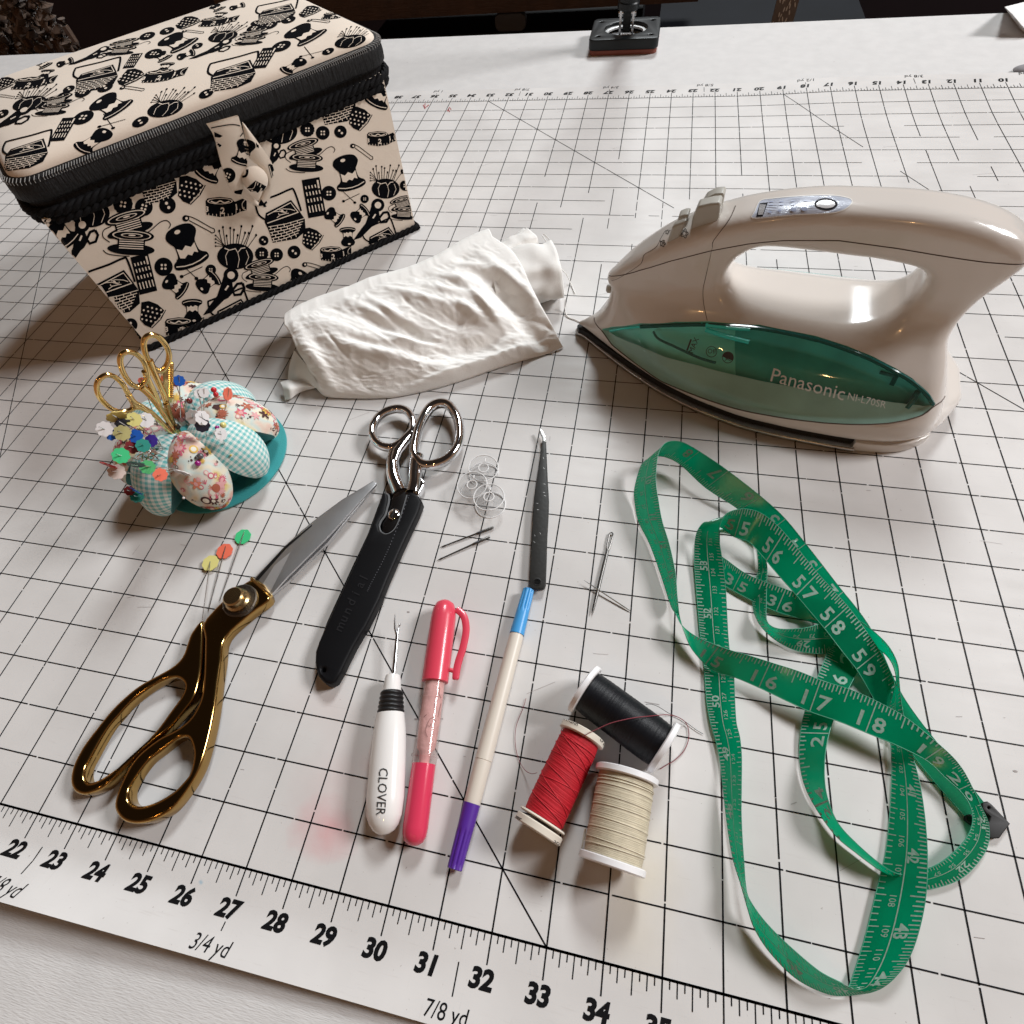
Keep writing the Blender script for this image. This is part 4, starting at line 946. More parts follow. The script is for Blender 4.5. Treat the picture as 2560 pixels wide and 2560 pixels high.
mb = MB(); lay(A, mb, caster(tank_b, .010, 0), 0, maxlen=9); mb.build('tank_marking', mat('tank_ink', (.045,.04,.045), .5), ir, smooth=False)
A = Art(); A.text('Panasonic', *CT(462,782), 49, .262, 0, .032); A.text('NI-L70SR', *CT(1030,935), 25.5, .235, 0, .0)
mb = MB(); lay(A, mb, caster(tank_b, .010, 0), 0, maxlen=12); mb.build('maker_lettering', mat('silver_lettering', (.66,.68,.66), .4), ir, smooth=False)
# ================================================================== cutting tools
gold = mat('gold_plate', (0.74, 0.52, 0.21), 0.13, 1.0, noise=(60, .12)); goldd = mat('bronze_gold', (0.40, 0.25, 0.085), 0.13, 1.0, noise=(50, .15))
blade = mat('blade_steel', (0.66, 0.66, 0.67), 0.40, 1.0, noise=(40, .2)); bladed = mat('blade_back', (0.10, 0.10, 0.105), 0.32, 1.0)
def xy(crp, pts, z, n=5, closed=True):
    return [tuple(at(*crp(*p), z).xy) for p in (cat(pts, n, True) if n > 1 else pts)]
C5 = cr(160, 1180, 0.46593)
gs_ = thing('tailor_shears', 'gold handled tailor shears with grey steel blades, left of the black sheath', 'shears', at(500, 1700, 0))
zt = 0.46
# handle with the lower loop, joined to the top blade
hA = [(760,785),(1000,575),(1106,668),(1000,760),(868,884),(845,1010),(828,1120),(812,1250),(790,1370),(766,1470),(735,1570),(690,1660),(625,1755),(560,1825),(470,1872),(380,1888),(315,1872),(278,1830),(268,1780),(290,1700),(340,1595),(385,1530),(440,1478),(520,1420),(600,1380),(670,1325),(715,1255),(738,1180),(748,1060),(752,900)]
hole_A = [(660,1425),(684,1470),(691,1530),(672,1615),(635,1665),(590,1710),(520,1755),(450,1785),(395,1792),(358,1775),(345,1735),(355,1685),(400,1612),(450,1550),(505,1508),(560,1465),(612,1430)]
mb = MB(); mb.mesh(slab([xy(C5, hA, zt, 4), xy(C5, hole_A, zt, 4)], 0.29, 0.19, 0.085)); mb.build('handle', [goldd], gs_, angle=60)
hB = [(742,795),(680,858),(655,920),(636,975),(605,1018),(560,1052),(500,1086),(400,1142),(320,1206),(245,1280),(160,1385),(100,1465),(55,1545),(33,1610),(29,1670),(50,1715),(95,1732),(150,1720),(215,1688),(300,1604),(390,1520),(480,1440),(560,1372),(640,1280),(700,1195),(728,1090),(742,960)]
hole_B = [(636,1130),(640,1165),(615,1215),(560,1290),(500,1372),(420,1460),(330,1545),(260,1600),(200,1640),(150,1662),(118,1660),(106,1625),(112,1580),(135,1535),(220,1385),(290,1300),(345,1240),(420,1180),(490,1135),(560,1106),(605,1104)]
mb = MB(); mb.mesh(slab([xy(C5, hB, .40, 4), xy(C5, hole_B, .40, 4)], 0.22, 0.18, 0.085)); mb.build('handle', [goldd], gs_, angle=60)
# blades
tb = [(1012,580),(1106,668),(1200,563),(1400,365),(1500,258),(1592,155),(1640,105),(1675,68),(1672,56),(1655,50),(1590,90),(1490,150),(1355,250),(1270,320),(1185,398),(1090,500)]
mb = MB(); mb.mesh(slab([xy(C5, tb, .33, 1)], 0.31, 0.03, 0.008)); mb.build('blade', blade, gs_, angle=25)
gr = MB(); A = Art(); A.poly([C5(*p) for p in [(1040,610),(1106,662),(1200,556),(1398,358),(1588,150),(1560,150),(1380,330),(1240,450),(1120,640),(1108,560),(1080,590)]])
A = Art(); A.poly([C5(*p) for p in [(1060,612),(1100,655),(1170,520),(1215,430),(1130,500)]]); 
lay(A, gr, lambda u, v, l: at(u, v, .343), 0); gr.build('blade_grind', mat('ground_steel', (0.85, 0.85, 0.86), 0.45, 1.0), gs_, smooth=False)
gr = MB(); A = Art(); A.poly([C5(*p) for p in [(1018,583),(1035,590),(1190,412),(1330,290),(1330,282),(1185,398),(1100,490)]]); lay(A, gr, lambda u, v, l: at(u, v, .344), 0); gr.build('blade_spine', bladed, gs_, smooth=False)
lb = [(1118,672),(1040,650),(1200,500),(1400,310),(1560,140),(1664,58),(1678,66),(1672,80),(1600,172),(1500,290),(1424,385),(1300,505),(1212,592)]
mb = MB(); mb.mesh(slab([xy(C5, lb, .12, 1)], 0.15, 0.05, 0.012)); mb.build('blade', blade, gs_, angle=25)
# pivot
pv = at(*C5(945, 690), zt + .06); up = Vector((0, 0, 1))
mb = MB(); mb.lathe(pv - up*.05, pv + up, [(0, .43), (.06, .43), (.09, .40), (.09, .36)], 36); mb.build('pivot_ring', mat('knurled_ring', (.10, .085, .07), .4, 1.0, bump=(900, .02)), gs_, angle=30)
p2 = at(*C5(935, 690), zt + .1); mb = MB(); mb.lathe(p2, p2 + up, [(0, .30), (.05, .30), (.10, .25), (.26, .25), (.30, .215), (.31, .0)], 32); mb.build('pivot_knob', mat('brass_knob', (.46, .33, .17), .27, 1.0), gs_, angle=30)
mb = MB(); a, b = at(*C5(1006, 572), zt - .01), at(*C5(1112, 668), zt - .01); mb.tube([a, b], .045, 8); mb.build('ferrule', gold, gs_)
# ------------------------------------------------------------------ silver shears in a black sheath
C6 = cr(760, 980, 0.39344)
sh = thing('scissor_sheath', 'black leatherette scissor sheath with stitched edge, holding the silver shears', 'sheath', at(900, 1500, 0))
out = [(520,640),(497,660),(482,720),(455,790),(425,870),(385,965),(330,1085),(282,1190),(235,1292),(185,1400),(140,1500),(100,1590),(78,1655),(75,1720),(83,1770),(100,1815),(140,1856),(172,1862),(205,1845),(240,1785),(280,1702),(320,1622),(362,1550),(400,1490),(445,1400),(485,1318),(530,1205),(580,1090),(622,995),(662,910),(695,840),(725,778),(753,703),(735,672),(690,635),(672,632),(655,655),(630,740),(603,820),(575,872),(545,897),(515,903),(487,885),(478,850),(492,812),(515,785),(530,730),(540,690),(535,655)]
shm = mat('black_leatherette', (0.004, 0.004, 0.005), 0.5, spec=0.2, bump=(1100, .0015))
mb = MB(); hole = [(130 + 12*math.cos(a), 1772 + 12*math.sin(a)) for a in np.linspace(0, 6.2, 10, endpoint=False)]
mb.mesh(slab([xy(C6, out, .30, 1), xy(C6, hole, .30, 1)], 0.20, 0.18, 0.075)); mb.build('front_panel', shm, sh, angle=50)
back = [(500,650),(470,760),(400,920),(300,1130),(150,1460),(85,1640),(85,1740),(130,1835),(190,1840),(250,1740),(400,1460),(560,1110),(660,880),(735,720),(690,640),(640,640)]
mb = MB(); mb.mesh(slab([xy(C6, back, .05, 1)], 0.045, 0.04, 0.02)); mb.build('back_panel', shm, sh, angle=50)
mb = MB(); A = Art(); P = cat([(668,655),(610,815),(550,965),(500,1075),(440,1190),(400,1270)], 14)
for i in range(0, len(P) - 1, 2): A.line([C6(*P[i]), C6(*(0.45*P[i] + 0.55*P[i+1]))], 1.3)
lay(A, mb, lambda u, v, l: at(u, v, .384), 0); mb.build('stitching', mat('grey_thread', (.16, .16, .18), .6), sh, smooth=False)
mb = MB(); 
for ch, x, y in zip('mundial', [228,252,276,300,330,356,382], [1490,1440,1390,1335,1280,1225,1180]):
    v, f = text2d(ch, 84, 0.3, 0, 2); r = -1.12
    pts = []
    for px, py in v:
        px *= 1.0; py *= 1.0; rx_, ry_ = px*math.cos(r) + py*math.sin(r), px*math.sin(r) - py*math.cos(r); pts.append(at(*C6(x + rx_, y + ry_), .392))
    mb.add(pts, f)
mb.build('embossed_lettering', mat('embossed_black', (0.018, 0.018, 0.02), 0.3), sh, smooth=False)
mb = MB(); mb.tube([at(*C6(*p), .36) for p in cat([(478,850),(487,885),(515,903),(545,897),(575,872),(603,820),(630,740),(655,655)], 6)], .022, 6); mb.tube([at(*C6(*p), .34) for p in cat([(520,645),(537,660),(538,700),(528,740),(515,785),(490,820),(478,850)], 6)], .03, 6); mb.build('cut_edge', mat('worn_edge', (.13, .135, .14), .35), sh)
ss = thing('silver_scissors', 'chrome handled dressmaking scissors with their blades tucked in the black sheath', 'scissors', at(1000, 1150, 0))
def ring(mb, pts, z, r, flat=1.0, n=14, zf=None):
    P = cat(pts, 7, True); mb.tube([at(*C6(p[0], p[1]), z if len(p) < 3 else p[2]) for p in P], r, n, closed=True, flat=flat)
mb = MB()
rA = [(434,255),(452,190),(500,138),(560,112),(620,108),(668,135),(694,190),(690,245),(655,285),(612,325),(560,352),(500,345),(455,312)]
ring(mb, [(x, y, .34) for x, y in rA], .3, [0.125]*(13*7), 1.15)
sk = cat([(590,345,.30,.15),(566,400,.29,.17),(563,470,.27,.19),(572,540,.25,.2),(595,600,.24,.21),(612,640,.23,.23)], 6)
mb.tube([at(*C6(p[0], p[1]), p[2]) for p in sk], [p[3] for p in sk], 14, flat=.85); mb.tube([at(*C6(*p), .33) for p in [(690,250),(640,310),(590,380),(572,440)]], [.12,.15,.15,.12], 12); mb.build('handle', chrome, ss, angle=80)
mb = MB()
rB = [(702,390),(712,300),(735,215),(775,135),(820,88),(875,72),(925,90),(968,150),(988,220),(990,290),(972,355),(925,415),(865,450),(790,466),(735,448)]
ring(mb, [(x, y, .36) for x, y in rB], .3, [0.145]*(15*7), 1.2)
sk = cat([(722,400,.36,.18),(712,450,.34,.19),(706,520,.32,.19),(702,585,.30,.19),(690,640,.27,.20)], 6); mb.tube([at(*C6(p[0], p[1]), p[2]) for p in sk], [p[3] for p in sk], 14, flat=.9)
mb.mesh(slab([xy(C6, [(700,470),(745,490),(742,530),(768,575),(755,610),(720,665),(690,640),(690,560)], .3, 3)], .22, .13, .05)); mb.build('handle', chrome, ss, angle=80)
mb = MB(); mb.mesh(slab([xy(C6, [(578,635),(640,612),(665,645),(640,745),(600,830),(560,900),(500,900),(500,840),(545,740)], .24, 1)], .2, .09, .02)); mb.build('pivot_plate', mat('dark_steel', (.20, .195, .20), .2, 1.0, noise=(40, .3)), ss, angle=40)
mb = MB(); mb.mesh(slab([xy(C6, [(600,800),(560,900),(480,1100),(300,1450),(200,1690),(230,1700),(330,1560),(470,1280),(600,1000),(640,850)], .1, 1)], .075, .02, .005)); mb.build('blade', steel, ss)
pv = at(*C6(570, 775), .31); mb = MB(); mb.lathe(pv - up*.05, pv + up, [(0, .165), (.06, .165), (.1, .12), (.12, 0)], 24); mb.build('pivot_screw', chrome, ss, angle=40)
d_ = (at(*C6(560, 805), .4) - at(*C6(580, 745), .4)).normalized(); mb = MB(); mb.tube([pv + up*.065 - d_*.14, pv + up*.065 + d_*.14], .02, 6); mb.build('screw_slot', bladed, ss)
# ------------------------------------------------------------------ tweezers
C7 = cr(1080, 1040, 0.26915)
tw = thing('tweezers', 'black angled tweezers with bare metal tip, above the blue marker cap', 'tweezers', at(1345, 1400, 0))
tl = [(905,1580),(912,1380),(922,1200),(933,1000),(940,860),(948,775),(962,650),(985,500),(1000,400),(1012,310),(1024,235),(1040,232),(1052,240),(1056,330),(1061,430),(1068,600),(1076,720),(1079,800),(1078,870),(1072,1000),(1064,1130),(1057,1380),(1050,1575),(1035,1605),(985,1610),(925,1602)]
tm = mat('black_tweezer', (0.020, 0.019, 0.017), 0.42, 0.0, .28, noise=(300, .3), bump=(400, .003))
mb = MB(); mb.mesh(slab([xy(C7, tl, .2, 1)], .185, .028, .012)); mb.build('arm', tm, tw, angle=40)
mb = MB(); mb.mesh(slab([xy(C7, [(p[0] + 8, p[1] + 4) for p in tl], .05, 1)], .05, .028, .012)); mb.build('arm', tm, tw, angle=40)
mb = MB(); mb.mesh(slab([xy(C7, [(1003,120),(1012,122),(1032,150),(1050,185),(1056,245),(1024,245),(1024,215),(1018,190),(1003,160),(998,135)], .2, 1)], .185, .026, .01)); mb.build('tip', mat('bare_tip', (.70, .69, .67), .25, 1.0), tw, angle=40)
p = at(*C7(978, 1540), .21); mb = MB(); mb.lathe(p, p + up, [(0, .12), (.008, .11), (.010, .08), (.003, .075), (.003, 0)], 20); mb.build('rivet', mat('rivet', (.03, .029, .028), .3, .5), tw, angle=30)
mb = MB()
A = Art()
for x, y, a in ((978,812,.2),(985,870,.1),(1045,632,.3),(1040,710,.2),(1050,740,.4),(955,1110,1.2),(1040,485,1.0),(1036,390,1.3),(1005,1090,1),(950,1170,.5)): A.line([C7(x - 9*math.cos(a), y - 9*math.sin(a)), C7(x + 9*math.cos(a), y + 9*math.sin(a))], 1.0)
lay(A, mb, lambda u, v, l: at(u, v, .216), 0); mb.build('chipped_paint', mat('chip', (.35, .34, .33), .4, .6), tw, smooth=False)
# ------------------------------------------------------------------ needles
nd = mat('needle_steel', (.13, .125, .12), .35, 1.0); ndl = mat('bright_needle', (.75, .75, .75), .2, 1.0)
def mneedle(a, b, lab):
    A_, B_ = at(*C7(*a), .055), at(*C7(*b), .03); t = thing('machine_needle', lab, 'needle', A_, 'machine needles beside the bobbins'); L = (B_ - A_).length
    m = MB(); m.lathe(A_, B_, [(0, .022), (.02, .034), (L*.30, .034)], 12); m.build('shank', nd, t, angle=40)
    m = MB(); m.lathe(A_ + (B_ - A_)*.30, B_, [(0, .032), (.05, .022), (L*.58, .017), (L*.62, .022), (L*.65, .015), (L*.70, .001)], 10); m.build('shaft', nd, t, angle=60)
    m = MB(); c = A_ + (B_ - A_)*.22; d = (B_ - A_).normalized(); s = d.cross(up)*.0; m.tube([c + up*.03 - d*.02, c + up*.034 + d*.10], .012, 6); m.build('flat', ndl, t)
mneedle((572,1032), (72,1222), 'machine needle nearer the bobbins, upper of the two with thick shanks')
mneedle((538,1120), (46,1342), 'lower machine needle with a thick shank, pointing towards the pink chalk pen')
A_, B_ = at(*C7(1670, 1082), .05), at(*C7(1484, 1852), .05); d = (B_ - A_).normalized(); L = (B_ - A_).length; sd = d.cross(up).normalized()
t = thing('tapestry_needle', 'large dark tapestry needle with a long eye, beside the tweezers', 'needle', A_)
m = MB(); m.lathe(A_ + d*L*.225, B_, [(0, .038), (L*.1, .043), (L*.5, .042), (L*.7, .028), (L*.775, .004)], 12); m.build('shaft', nd, t, angle=60)
m = MB(); m.tube([A_ + d*q + sd*w for q, w in [(0.0, 0), (.03, .035), (.12, .045), (L*.16, .04), (L*.235, .012), (L*.235, -.012), (L*.16, -.04), (.12, -.045), (.03, -.035)]], .02, 8, closed=True); m.build('eye', nd, t)
A_, B_ = at(*C7(1412, 1526), .11), at(*C7(1842, 1812), .03); m = MB(); L = (B_ - A_).length; m.lathe(A_, B_, [(0, .003), (L*.2, .015), (L*.85, .018), (L, .01)], 10)
tag(m.build('sewing_needle', ndl, None, base=A_), 'thin bright sewing needle lying across the dark tapestry needle', 'needle')
# ------------------------------------------------------------------ clear bobbins
cpl = clear_mat('clear_plastic', (0.985, 0.985, 0.985), 0.03, 0.03, 1.9); cedge = clear_mat('clear_edge', (0.97, 0.97, 0.97), 0.08, 0.8, 1.6)
def bobbin(px, py, lab, tilt):
    c = at(*C7(px, py), 0.43); r = .405; t = thing('bobbin', lab, 'bobbin', Vector((c.x, c.y, 0)), 'clear plastic bobbins'); n = Vector((tilt[0], tilt[1], 1)).normalized(); b = c - n*.42
    b.z = max(b.z, 0.02)
    for q in (c, b):
        m = MB(); m.lathe(q - n*.018, q + n*.018, [(0, .13), (0, r - .01), (.018, r), (.036, r - .01), (.036, .13)], 40); 
        m.f = m.f[:-2]; m.m = m.m[:-2]; m.build('flange', cpl, t, angle=30)
        m = MB(); u_ = n.cross(Vector((1, 0, 0))).normalized(); w_ = n.cross(u_); m.tube([q + (u_*math.cos(a) + w_*math.sin(a))*r for a in np.linspace(0, 2*math.pi, 48, endpoint=False)], .017, 6, closed=True); 
        m.build('flange_rim', cedge, t)
    m = MB(); m.lathe(b, c, [(0, .13), (.42, .13)], 24); m.f = m.f[:-2]; m.m = m.m[:-2]; m.build('core', cpl, t, angle=30)
    m = MB()
    for q in (c + n*.01,): m.tube([q + (u_*math.cos(a) + w_*math.sin(a))*.135 for a in np.linspace(0, 2*math.pi, 24, endpoint=False)], .016, 6, closed=True)
    m.build('core_rim', cedge, t)
    m = MB(); m.tube([c + u_*.2 + up*.02, c + u_*.29 + up*.02], .02, 6); m.build('slot', cedge, t)
bobbin(478, 482, 'clear plastic bobbin furthest from the machine needles, touching the other two', (.1, -.12))
bobbin(372, 640, 'clear plastic bobbin nearest the silver scissors, left of the trio', (-.05, -.1))
bobbin(528, 752, 'clear plastic bobbin nearest the machine needles, front of the trio', (.02, -.04))
# ------------------------------------------------------------------ seam ripper
C8 = cr(860, 1460, 0.38314); wh = mat('glossy_white', (0.76, 0.74, 0.72), 0.25, coat=0.4)
Z = .36; K = 1.25; a0, a1 = at(*C8(256, 1640), Z), at(*C8(320, 590), Z); ax = (a1 - a0).normalized(); L = (a1 - a0).length
def tt(x, y, z=Z): return (at(*C8(x, y), z) - a0).dot(ax)
sr = thing('seam_ripper', 'white handled seam ripper with black ribbed grip and forked point', 'seam ripper', a0)
prof = [(0, .0), (.02, .11), (.08, .21), (.18, .29), (.34, .355), (tt(260,1400), .385), (tt(275,1150), .375), (tt(298,1000), .358), (tt(302,930), .335), (tt(305,845), .295)]
m = MB(); m.lathe(a0, a1, prof, 40, flat=.9); m.build('handle', wh, sr, angle=50)
g0, g1 = tt(305, 845), tt(314, 702); pr = []
for i in range(41): q = i/40; pr.append((g0 + (g1 - g0)*q, (.27 - .045*q) + .026*abs(math.sin(q*math.pi*5))))
m = MB(); m.lathe(a0, a1, pr, 36); m.build('grip', mat('black_rubber', (.012, .012, .013), .4), sr, angle=70)
m = MB(); m.lathe(a0, a1, [(g1 - .01, .205), (tt(318,620), .18), (tt(320,598), .16), (tt(321,590), .11)], 30); m.build('collar', wh, sr, angle=40)
r0, r1 = at(*C8(323, 595), Z), at(*C8(346, 335), Z + .05); m = MB(); m.lathe(r0, r1, [(0, .045), ((r1 - r0).length*.6, .042), ((r1 - r0).length, .035)], 12, flat=.7)
m.tube([r1, at(*C8(333, 290), Z + .07), at(*C8(331, 240), Z + .09), at(*C8(333, 194), Z + .1)], [.035, .028, .02, .004], 8); m.tube([r1, at(*C8(352, 305), Z + .06), at(*C8(358, 280), Z + .07), at(*C8(363, 268), Z + .075)], [.033, .024, .016, .018], 8); m.ball(at(*C8(364, 265), Z + .075), .026, 6); m.build('fork', steel, sr, angle=60)
sb_ = MB(); sb_.lathe(a0, a1, prof, 40, flat=.9); A = Art(); A.text('CLOVER', *C8(247, 1353), 32, 1.635, 0, .01); m = MB(); lay(A, m, caster(bvh_of(sb_), .012, 0), 0, maxlen=3); m.build('lettering', mat('print_black', (.03, .03, .03), .5), sr, smooth=False)
# ------------------------------------------------------------------ pink chalk pen
pk = mat('pink_plastic', (0.66, 0.055, 0.095), 0.30, coat=.25); pkd = mat('pink_clear', (0.64, 0.045, 0.10), 0.18, coat=.4)
Z = .29; b0, b1 = at(*C8(450, 1712), Z), at(*C8(664, 105), Z + .05); bx = (b1 - b0).normalized()
def bt(x, y): return (at(*C8(x, y), Z) - b0).dot(bx)
cp = thing('chalk_pen', 'pink chalk pen with clear powder window and clipped cap', 'chalk pen', b0)
e1 = bt(518, 1175); m = MB(); m.lathe(b0, b1, [(0, 0), (.02, .10), (.08, .19), (.18, .235), (.32, .25), (e1, .245)], 36); m.build('barrel_end', pkd, cp, angle=50)
w1 = bt(590, 640); m = MB(); m.lathe(b0, b1, [(e1, .25), (e1 + .12, .255), (e1 + .13, .285), (e1 + .17, .285), (e1 + .18, .255), (e1 + .3, .25), (bt(584,752), .25), (bt(585,745), .275), (bt(586,735), .275), (bt(587,728), .245), (w1 + .05, .24)], 36); m.f = m.f[:-2]; m.m = m.m[:-2]; m.build('clear_window', clear_mat('window_plastic', (.97, .93, .92), .06, 0.06, 1.45), cp, angle=40)
m = MB(); m.lathe(b0, b1, [(e1 - .02, .10), (e1 + .22, .12), (e1 + .3, .19), (bt(565,900), .225), (bt(580,800), .222), (w1 + .02, .22)], 30); m.build('chalk_powder', mat('pink_chalk', (0.74, 0.42, 0.40), 0.9, bump=(160, .05), noise=(130, .30)), cp, angle=70)
pw = MB(); pw.lathe(b0, b1, [(e1, .228), (w1, .226)], 30); A = Art()
for pts in ([(605,655),(625,680),(620,715),(632,745)],[(595,760),(590,800),(598,840),(585,870),(600,900)],[(585,870),(560,880),(540,920),(560,930),(570,910)],[(540,850),(520,870)],[(580,930),(575,960)],[(540,925),(530,960),(545,1000)],[(632,780),(620,830),(612,870)]): A.line([C8(*p) for p in pts], 1.5)
m = MB(); lay(A, m, caster(bvh_of(pw), .002, 0), 0, maxlen=4); m.build('powder_crack', mat('crack', (.26, .11, .10), .9), cp, smooth=False)
c1 = (b1 - b0).length; m = MB(); m.lathe(b0, b1, [(w1 - .02, .26), (w1, .295), (w1 + .5, .298), (c1 - .45, .292), (c1 - .25, .275), (c1 - .1, .215), (c1 - .03, .12), (c1, 0)], 40); m.build('cap', pk, cp, angle=50)
m = MB(); P = cat([(735,165),(775,200),(793,250),(795,320),(775,420),(752,490),(735,560),(728,625)], 5); m.tube([at(*C8(*p), Z + .08) for p in P], [.085]*(len(P)-6) + [.085,.085,.082,.08,.078,.06], 10, flat=.6)
m.tube([at(*C8(*p), Z + .06) for p in [(690,560),(712,566),(730,575)]], .05, 8); m.build('clip', pk, cp)
# ------------------------------------------------------------------ two ended fabric marker
Z = .19; d0, d1 = at(*C8(722, 1858), Z), at(*C8(1204, 40), Z); dx_ = (d1 - d0).normalized(); LL = (d1 - d0).length
def dt(x, y): return (at(*C8(x, y), Z) - d0).dot(dx_)
fm = thing('fabric_marker', 'slim cream fabric marker with a blue cap and a purple cap', 'marker pen', d0)
t1, t2 = dt(828, 1430), dt(1122, 328)
m = MB(); m.lathe(d0, d1, [(t1 - .02, .16), (t1 + .02, .168), (dt(905,1150) - .01, .172), (dt(905,1150), .166), (dt(905,1150) + .01, .178), (t2 - .1, .165), (t2, .155)], 32); m.build('barrel', mat('cream_plastic', (.66, .60, .52), .38), fm, angle=30)
def ridged(t0, t1, r0, r1, name, mm, lo, hi):
    rows = []; a = dx_.cross(up).normalized(); b = a.cross(dx_); n = 72; K = 22
    for i in range(K + 1):
        q = i/K; t = t0 + (t1 - t0)*q; r = r0 + (r1 - r0)*q; row = []
        for j in range(n):
            an = 2*math.pi*j/n; g = (1 - .085*(0.5 + 0.5*math.cos(an*9))**3*2) if lo < q < hi else 1; row.append(d0 + dx_*t + (a*math.cos(an) + b*math.sin(an))*r*g)
        rows.append(row)
    rows.append([d0 + dx_*(t1 + .012*(1 if t1 > t0 else -1)) + (p - d0 - dx_*t1)*.9 for p in rows[-1]]); m = MB(); m.grid(rows, closed_v=True); m.f.append(tuple((K+1)*n + j for j in range(n))); m.m.append(0); m.build(name, mm, fm, angle=45)
ridged(t1, .0, .172, .145, 'purple_cap', mat('purple_plastic', (.085, .022, .27), .38), .45, .98)
ridged(t2, LL, .168, .138, 'blue_cap', mat('blue_plastic', (.055, .31, .66), .36), .5, .98)
m = MB(); A = Art()
for q in np.linspace(.08, .92, 26):
    if random.random() < .75: x = 1160 - (1160 - 950)*q; y = 420 + (1190 - 420)*q; A.line([C8(x - 6, y), C8(x - 10, y + 17)], 2.0)
for q in np.linspace(0, 1, 8): A.line([C8(963 - 22*q, 690 + 90*q), C8(957 - 22*q, 704 + 90*q)], 3.2)
mk_b = MB(); mk_b.lathe(d0, d1, [(t1, .17), (t2, .16)], 32); lay(A, m, caster(bvh_of(mk_b), .006, 0), 0); m.build('lettering', mat('print_grey', (.10, .09, .09), .6), fm, smooth=False)
# ------------------------------------------------------------------ three flower head pins on the mat
def flower(m, c, n, r, th=.022, k=8, roll=0.0, am=.10):
    n = Vector(n).normalized(); a = n.cross(Vector((.3, 1, .2))).normalized(); b = n.cross(a); N = 40
    T = [c + n*th/2 + (a*math.cos(q) + b*math.sin(q))*(r*(1 - am + am*abs(math.cos(k*(q + roll)/2)))) for q in np.linspace(0, 2*math.pi, N, endpoint=False)]
    B = [p - n*th for p in T]; m.add(T, [tuple(range(N))]); m.add(B, [tuple(range(N))[::-1]])
    for i in range(N): m.add([T[i], T[(i+1) % N], B[(i+1) % N], B[i]], [(0, 3, 2, 1)])
PC = {k: mat('pin_' + k, c, .42, coat=.2) for k, c in dict(green=(.055,.55,.22), coral=(.82,.17,.10), yellow=(.72,.66,.24), white=(.74,.72,.72), blue=(.012,.11,.50), navy=(.012,.012,.03), purple=(.06,.03,.30), teal=(.01,.24,.19), darkred=(.20,.015,.02), darkgreen=(.006,.07,.045), gold=(.60,.45,.12), tan=(.44,.40,.17), red=(.60,.02,.03), magenta=(.32,.01,.20), pewter=(.10,.10,.11), blush=(.72,.60,.55), lightgreen=(.07,.38,.13)).items()}
pinst = mat('pin_steel', (.70, .69, .68), .2, 1.0)
for hx, hy, ex_, ey_, k, w in ((960,347,835,692,'green','furthest from the shears'),(862,425,773,748,'coral','middle one of the three'),(790,492,742,792,'yellow','nearest the gold shears')):
    h = at(*C5(hx, hy), .06); e_ = at(*C5(ex_, ey_), .03 if k != 'yellow' else .47); p = thing('flower_pin', f'{k} flat flower head pin on the mat, {w}', 'pin', Vector((h.x, h.y, 0)), 'flower head pins lying on the mat')
    if k == 'yellow': h.z = .10
    m = MB(); flower(m, h, (.05, -.1, 1), .225); m.build('head', PC[k], p, angle=30)
    dd = (e_ - h).normalized(); m = MB(); m.tube([h + up*.012 + dd*(-.2), h + up*.02 + dd*.15, e_], [.012, .014, .010], 6); m.build('shaft', pinst, p)
# ================================================================== folded muslin bundle
from mathutils import noise as mn
mus = mat('white_muslin', (0.88, 0.865, 0.835), 0.92, bump=(1700, .016))
CC = cr(680, 560, 0.39338)
mu = thing('muslin_roll', 'rolled bundle of creased white muslin cloth between basket and iron', 'cloth', at(1080, 880, 0))
def rs(pts, n):
    P = cat(pts, 12); L = [0]
    for i in range(1, len(P)): L.append(L[-1] + float(np.linalg.norm(P[i] - P[i-1])))
    return [np.array([np.interp(q*L[-1], L, [p[d] for p in P]) for d in range(len(P[0]))]) for q in np.linspace(0, 1, n)]
NU, NV = 210, 130
front_e = rs([(292,1060),(345,1098),(470,1108),(640,1110),(790,1100),(1000,1058),(1200,1000),(1420,925),(1600,868),(1740,828),(1850,785)], NU)
ridge_e = rs([(78,640),(190,572),(330,510),(480,460),(620,400),(760,360),(900,318),(1060,250),(1200,165),(1310,110),(1400,78)], NU)
left_e = rs([(292,1060),(262,985),(225,905),(160,800),(120,705),(78,640)], NV)
right_e = rs([(1850,785),(1790,660),(1700,500),(1640,380),(1590,270),(1520,165),(1400,78)], NV)
def coons(i, j):
    u, v = i/(NU-1), j/(NV-1)
    return (1-v)*front_e[i] + v*ridge_e[i] + (1-u)*left_e[j] + u*right_e[j] - ((1-u)*(1-v)*front_e[0] + u*(1-v)*front_e[-1] + (1-u)*v*ridge_e[0] + u*v*ridge_e[-1])
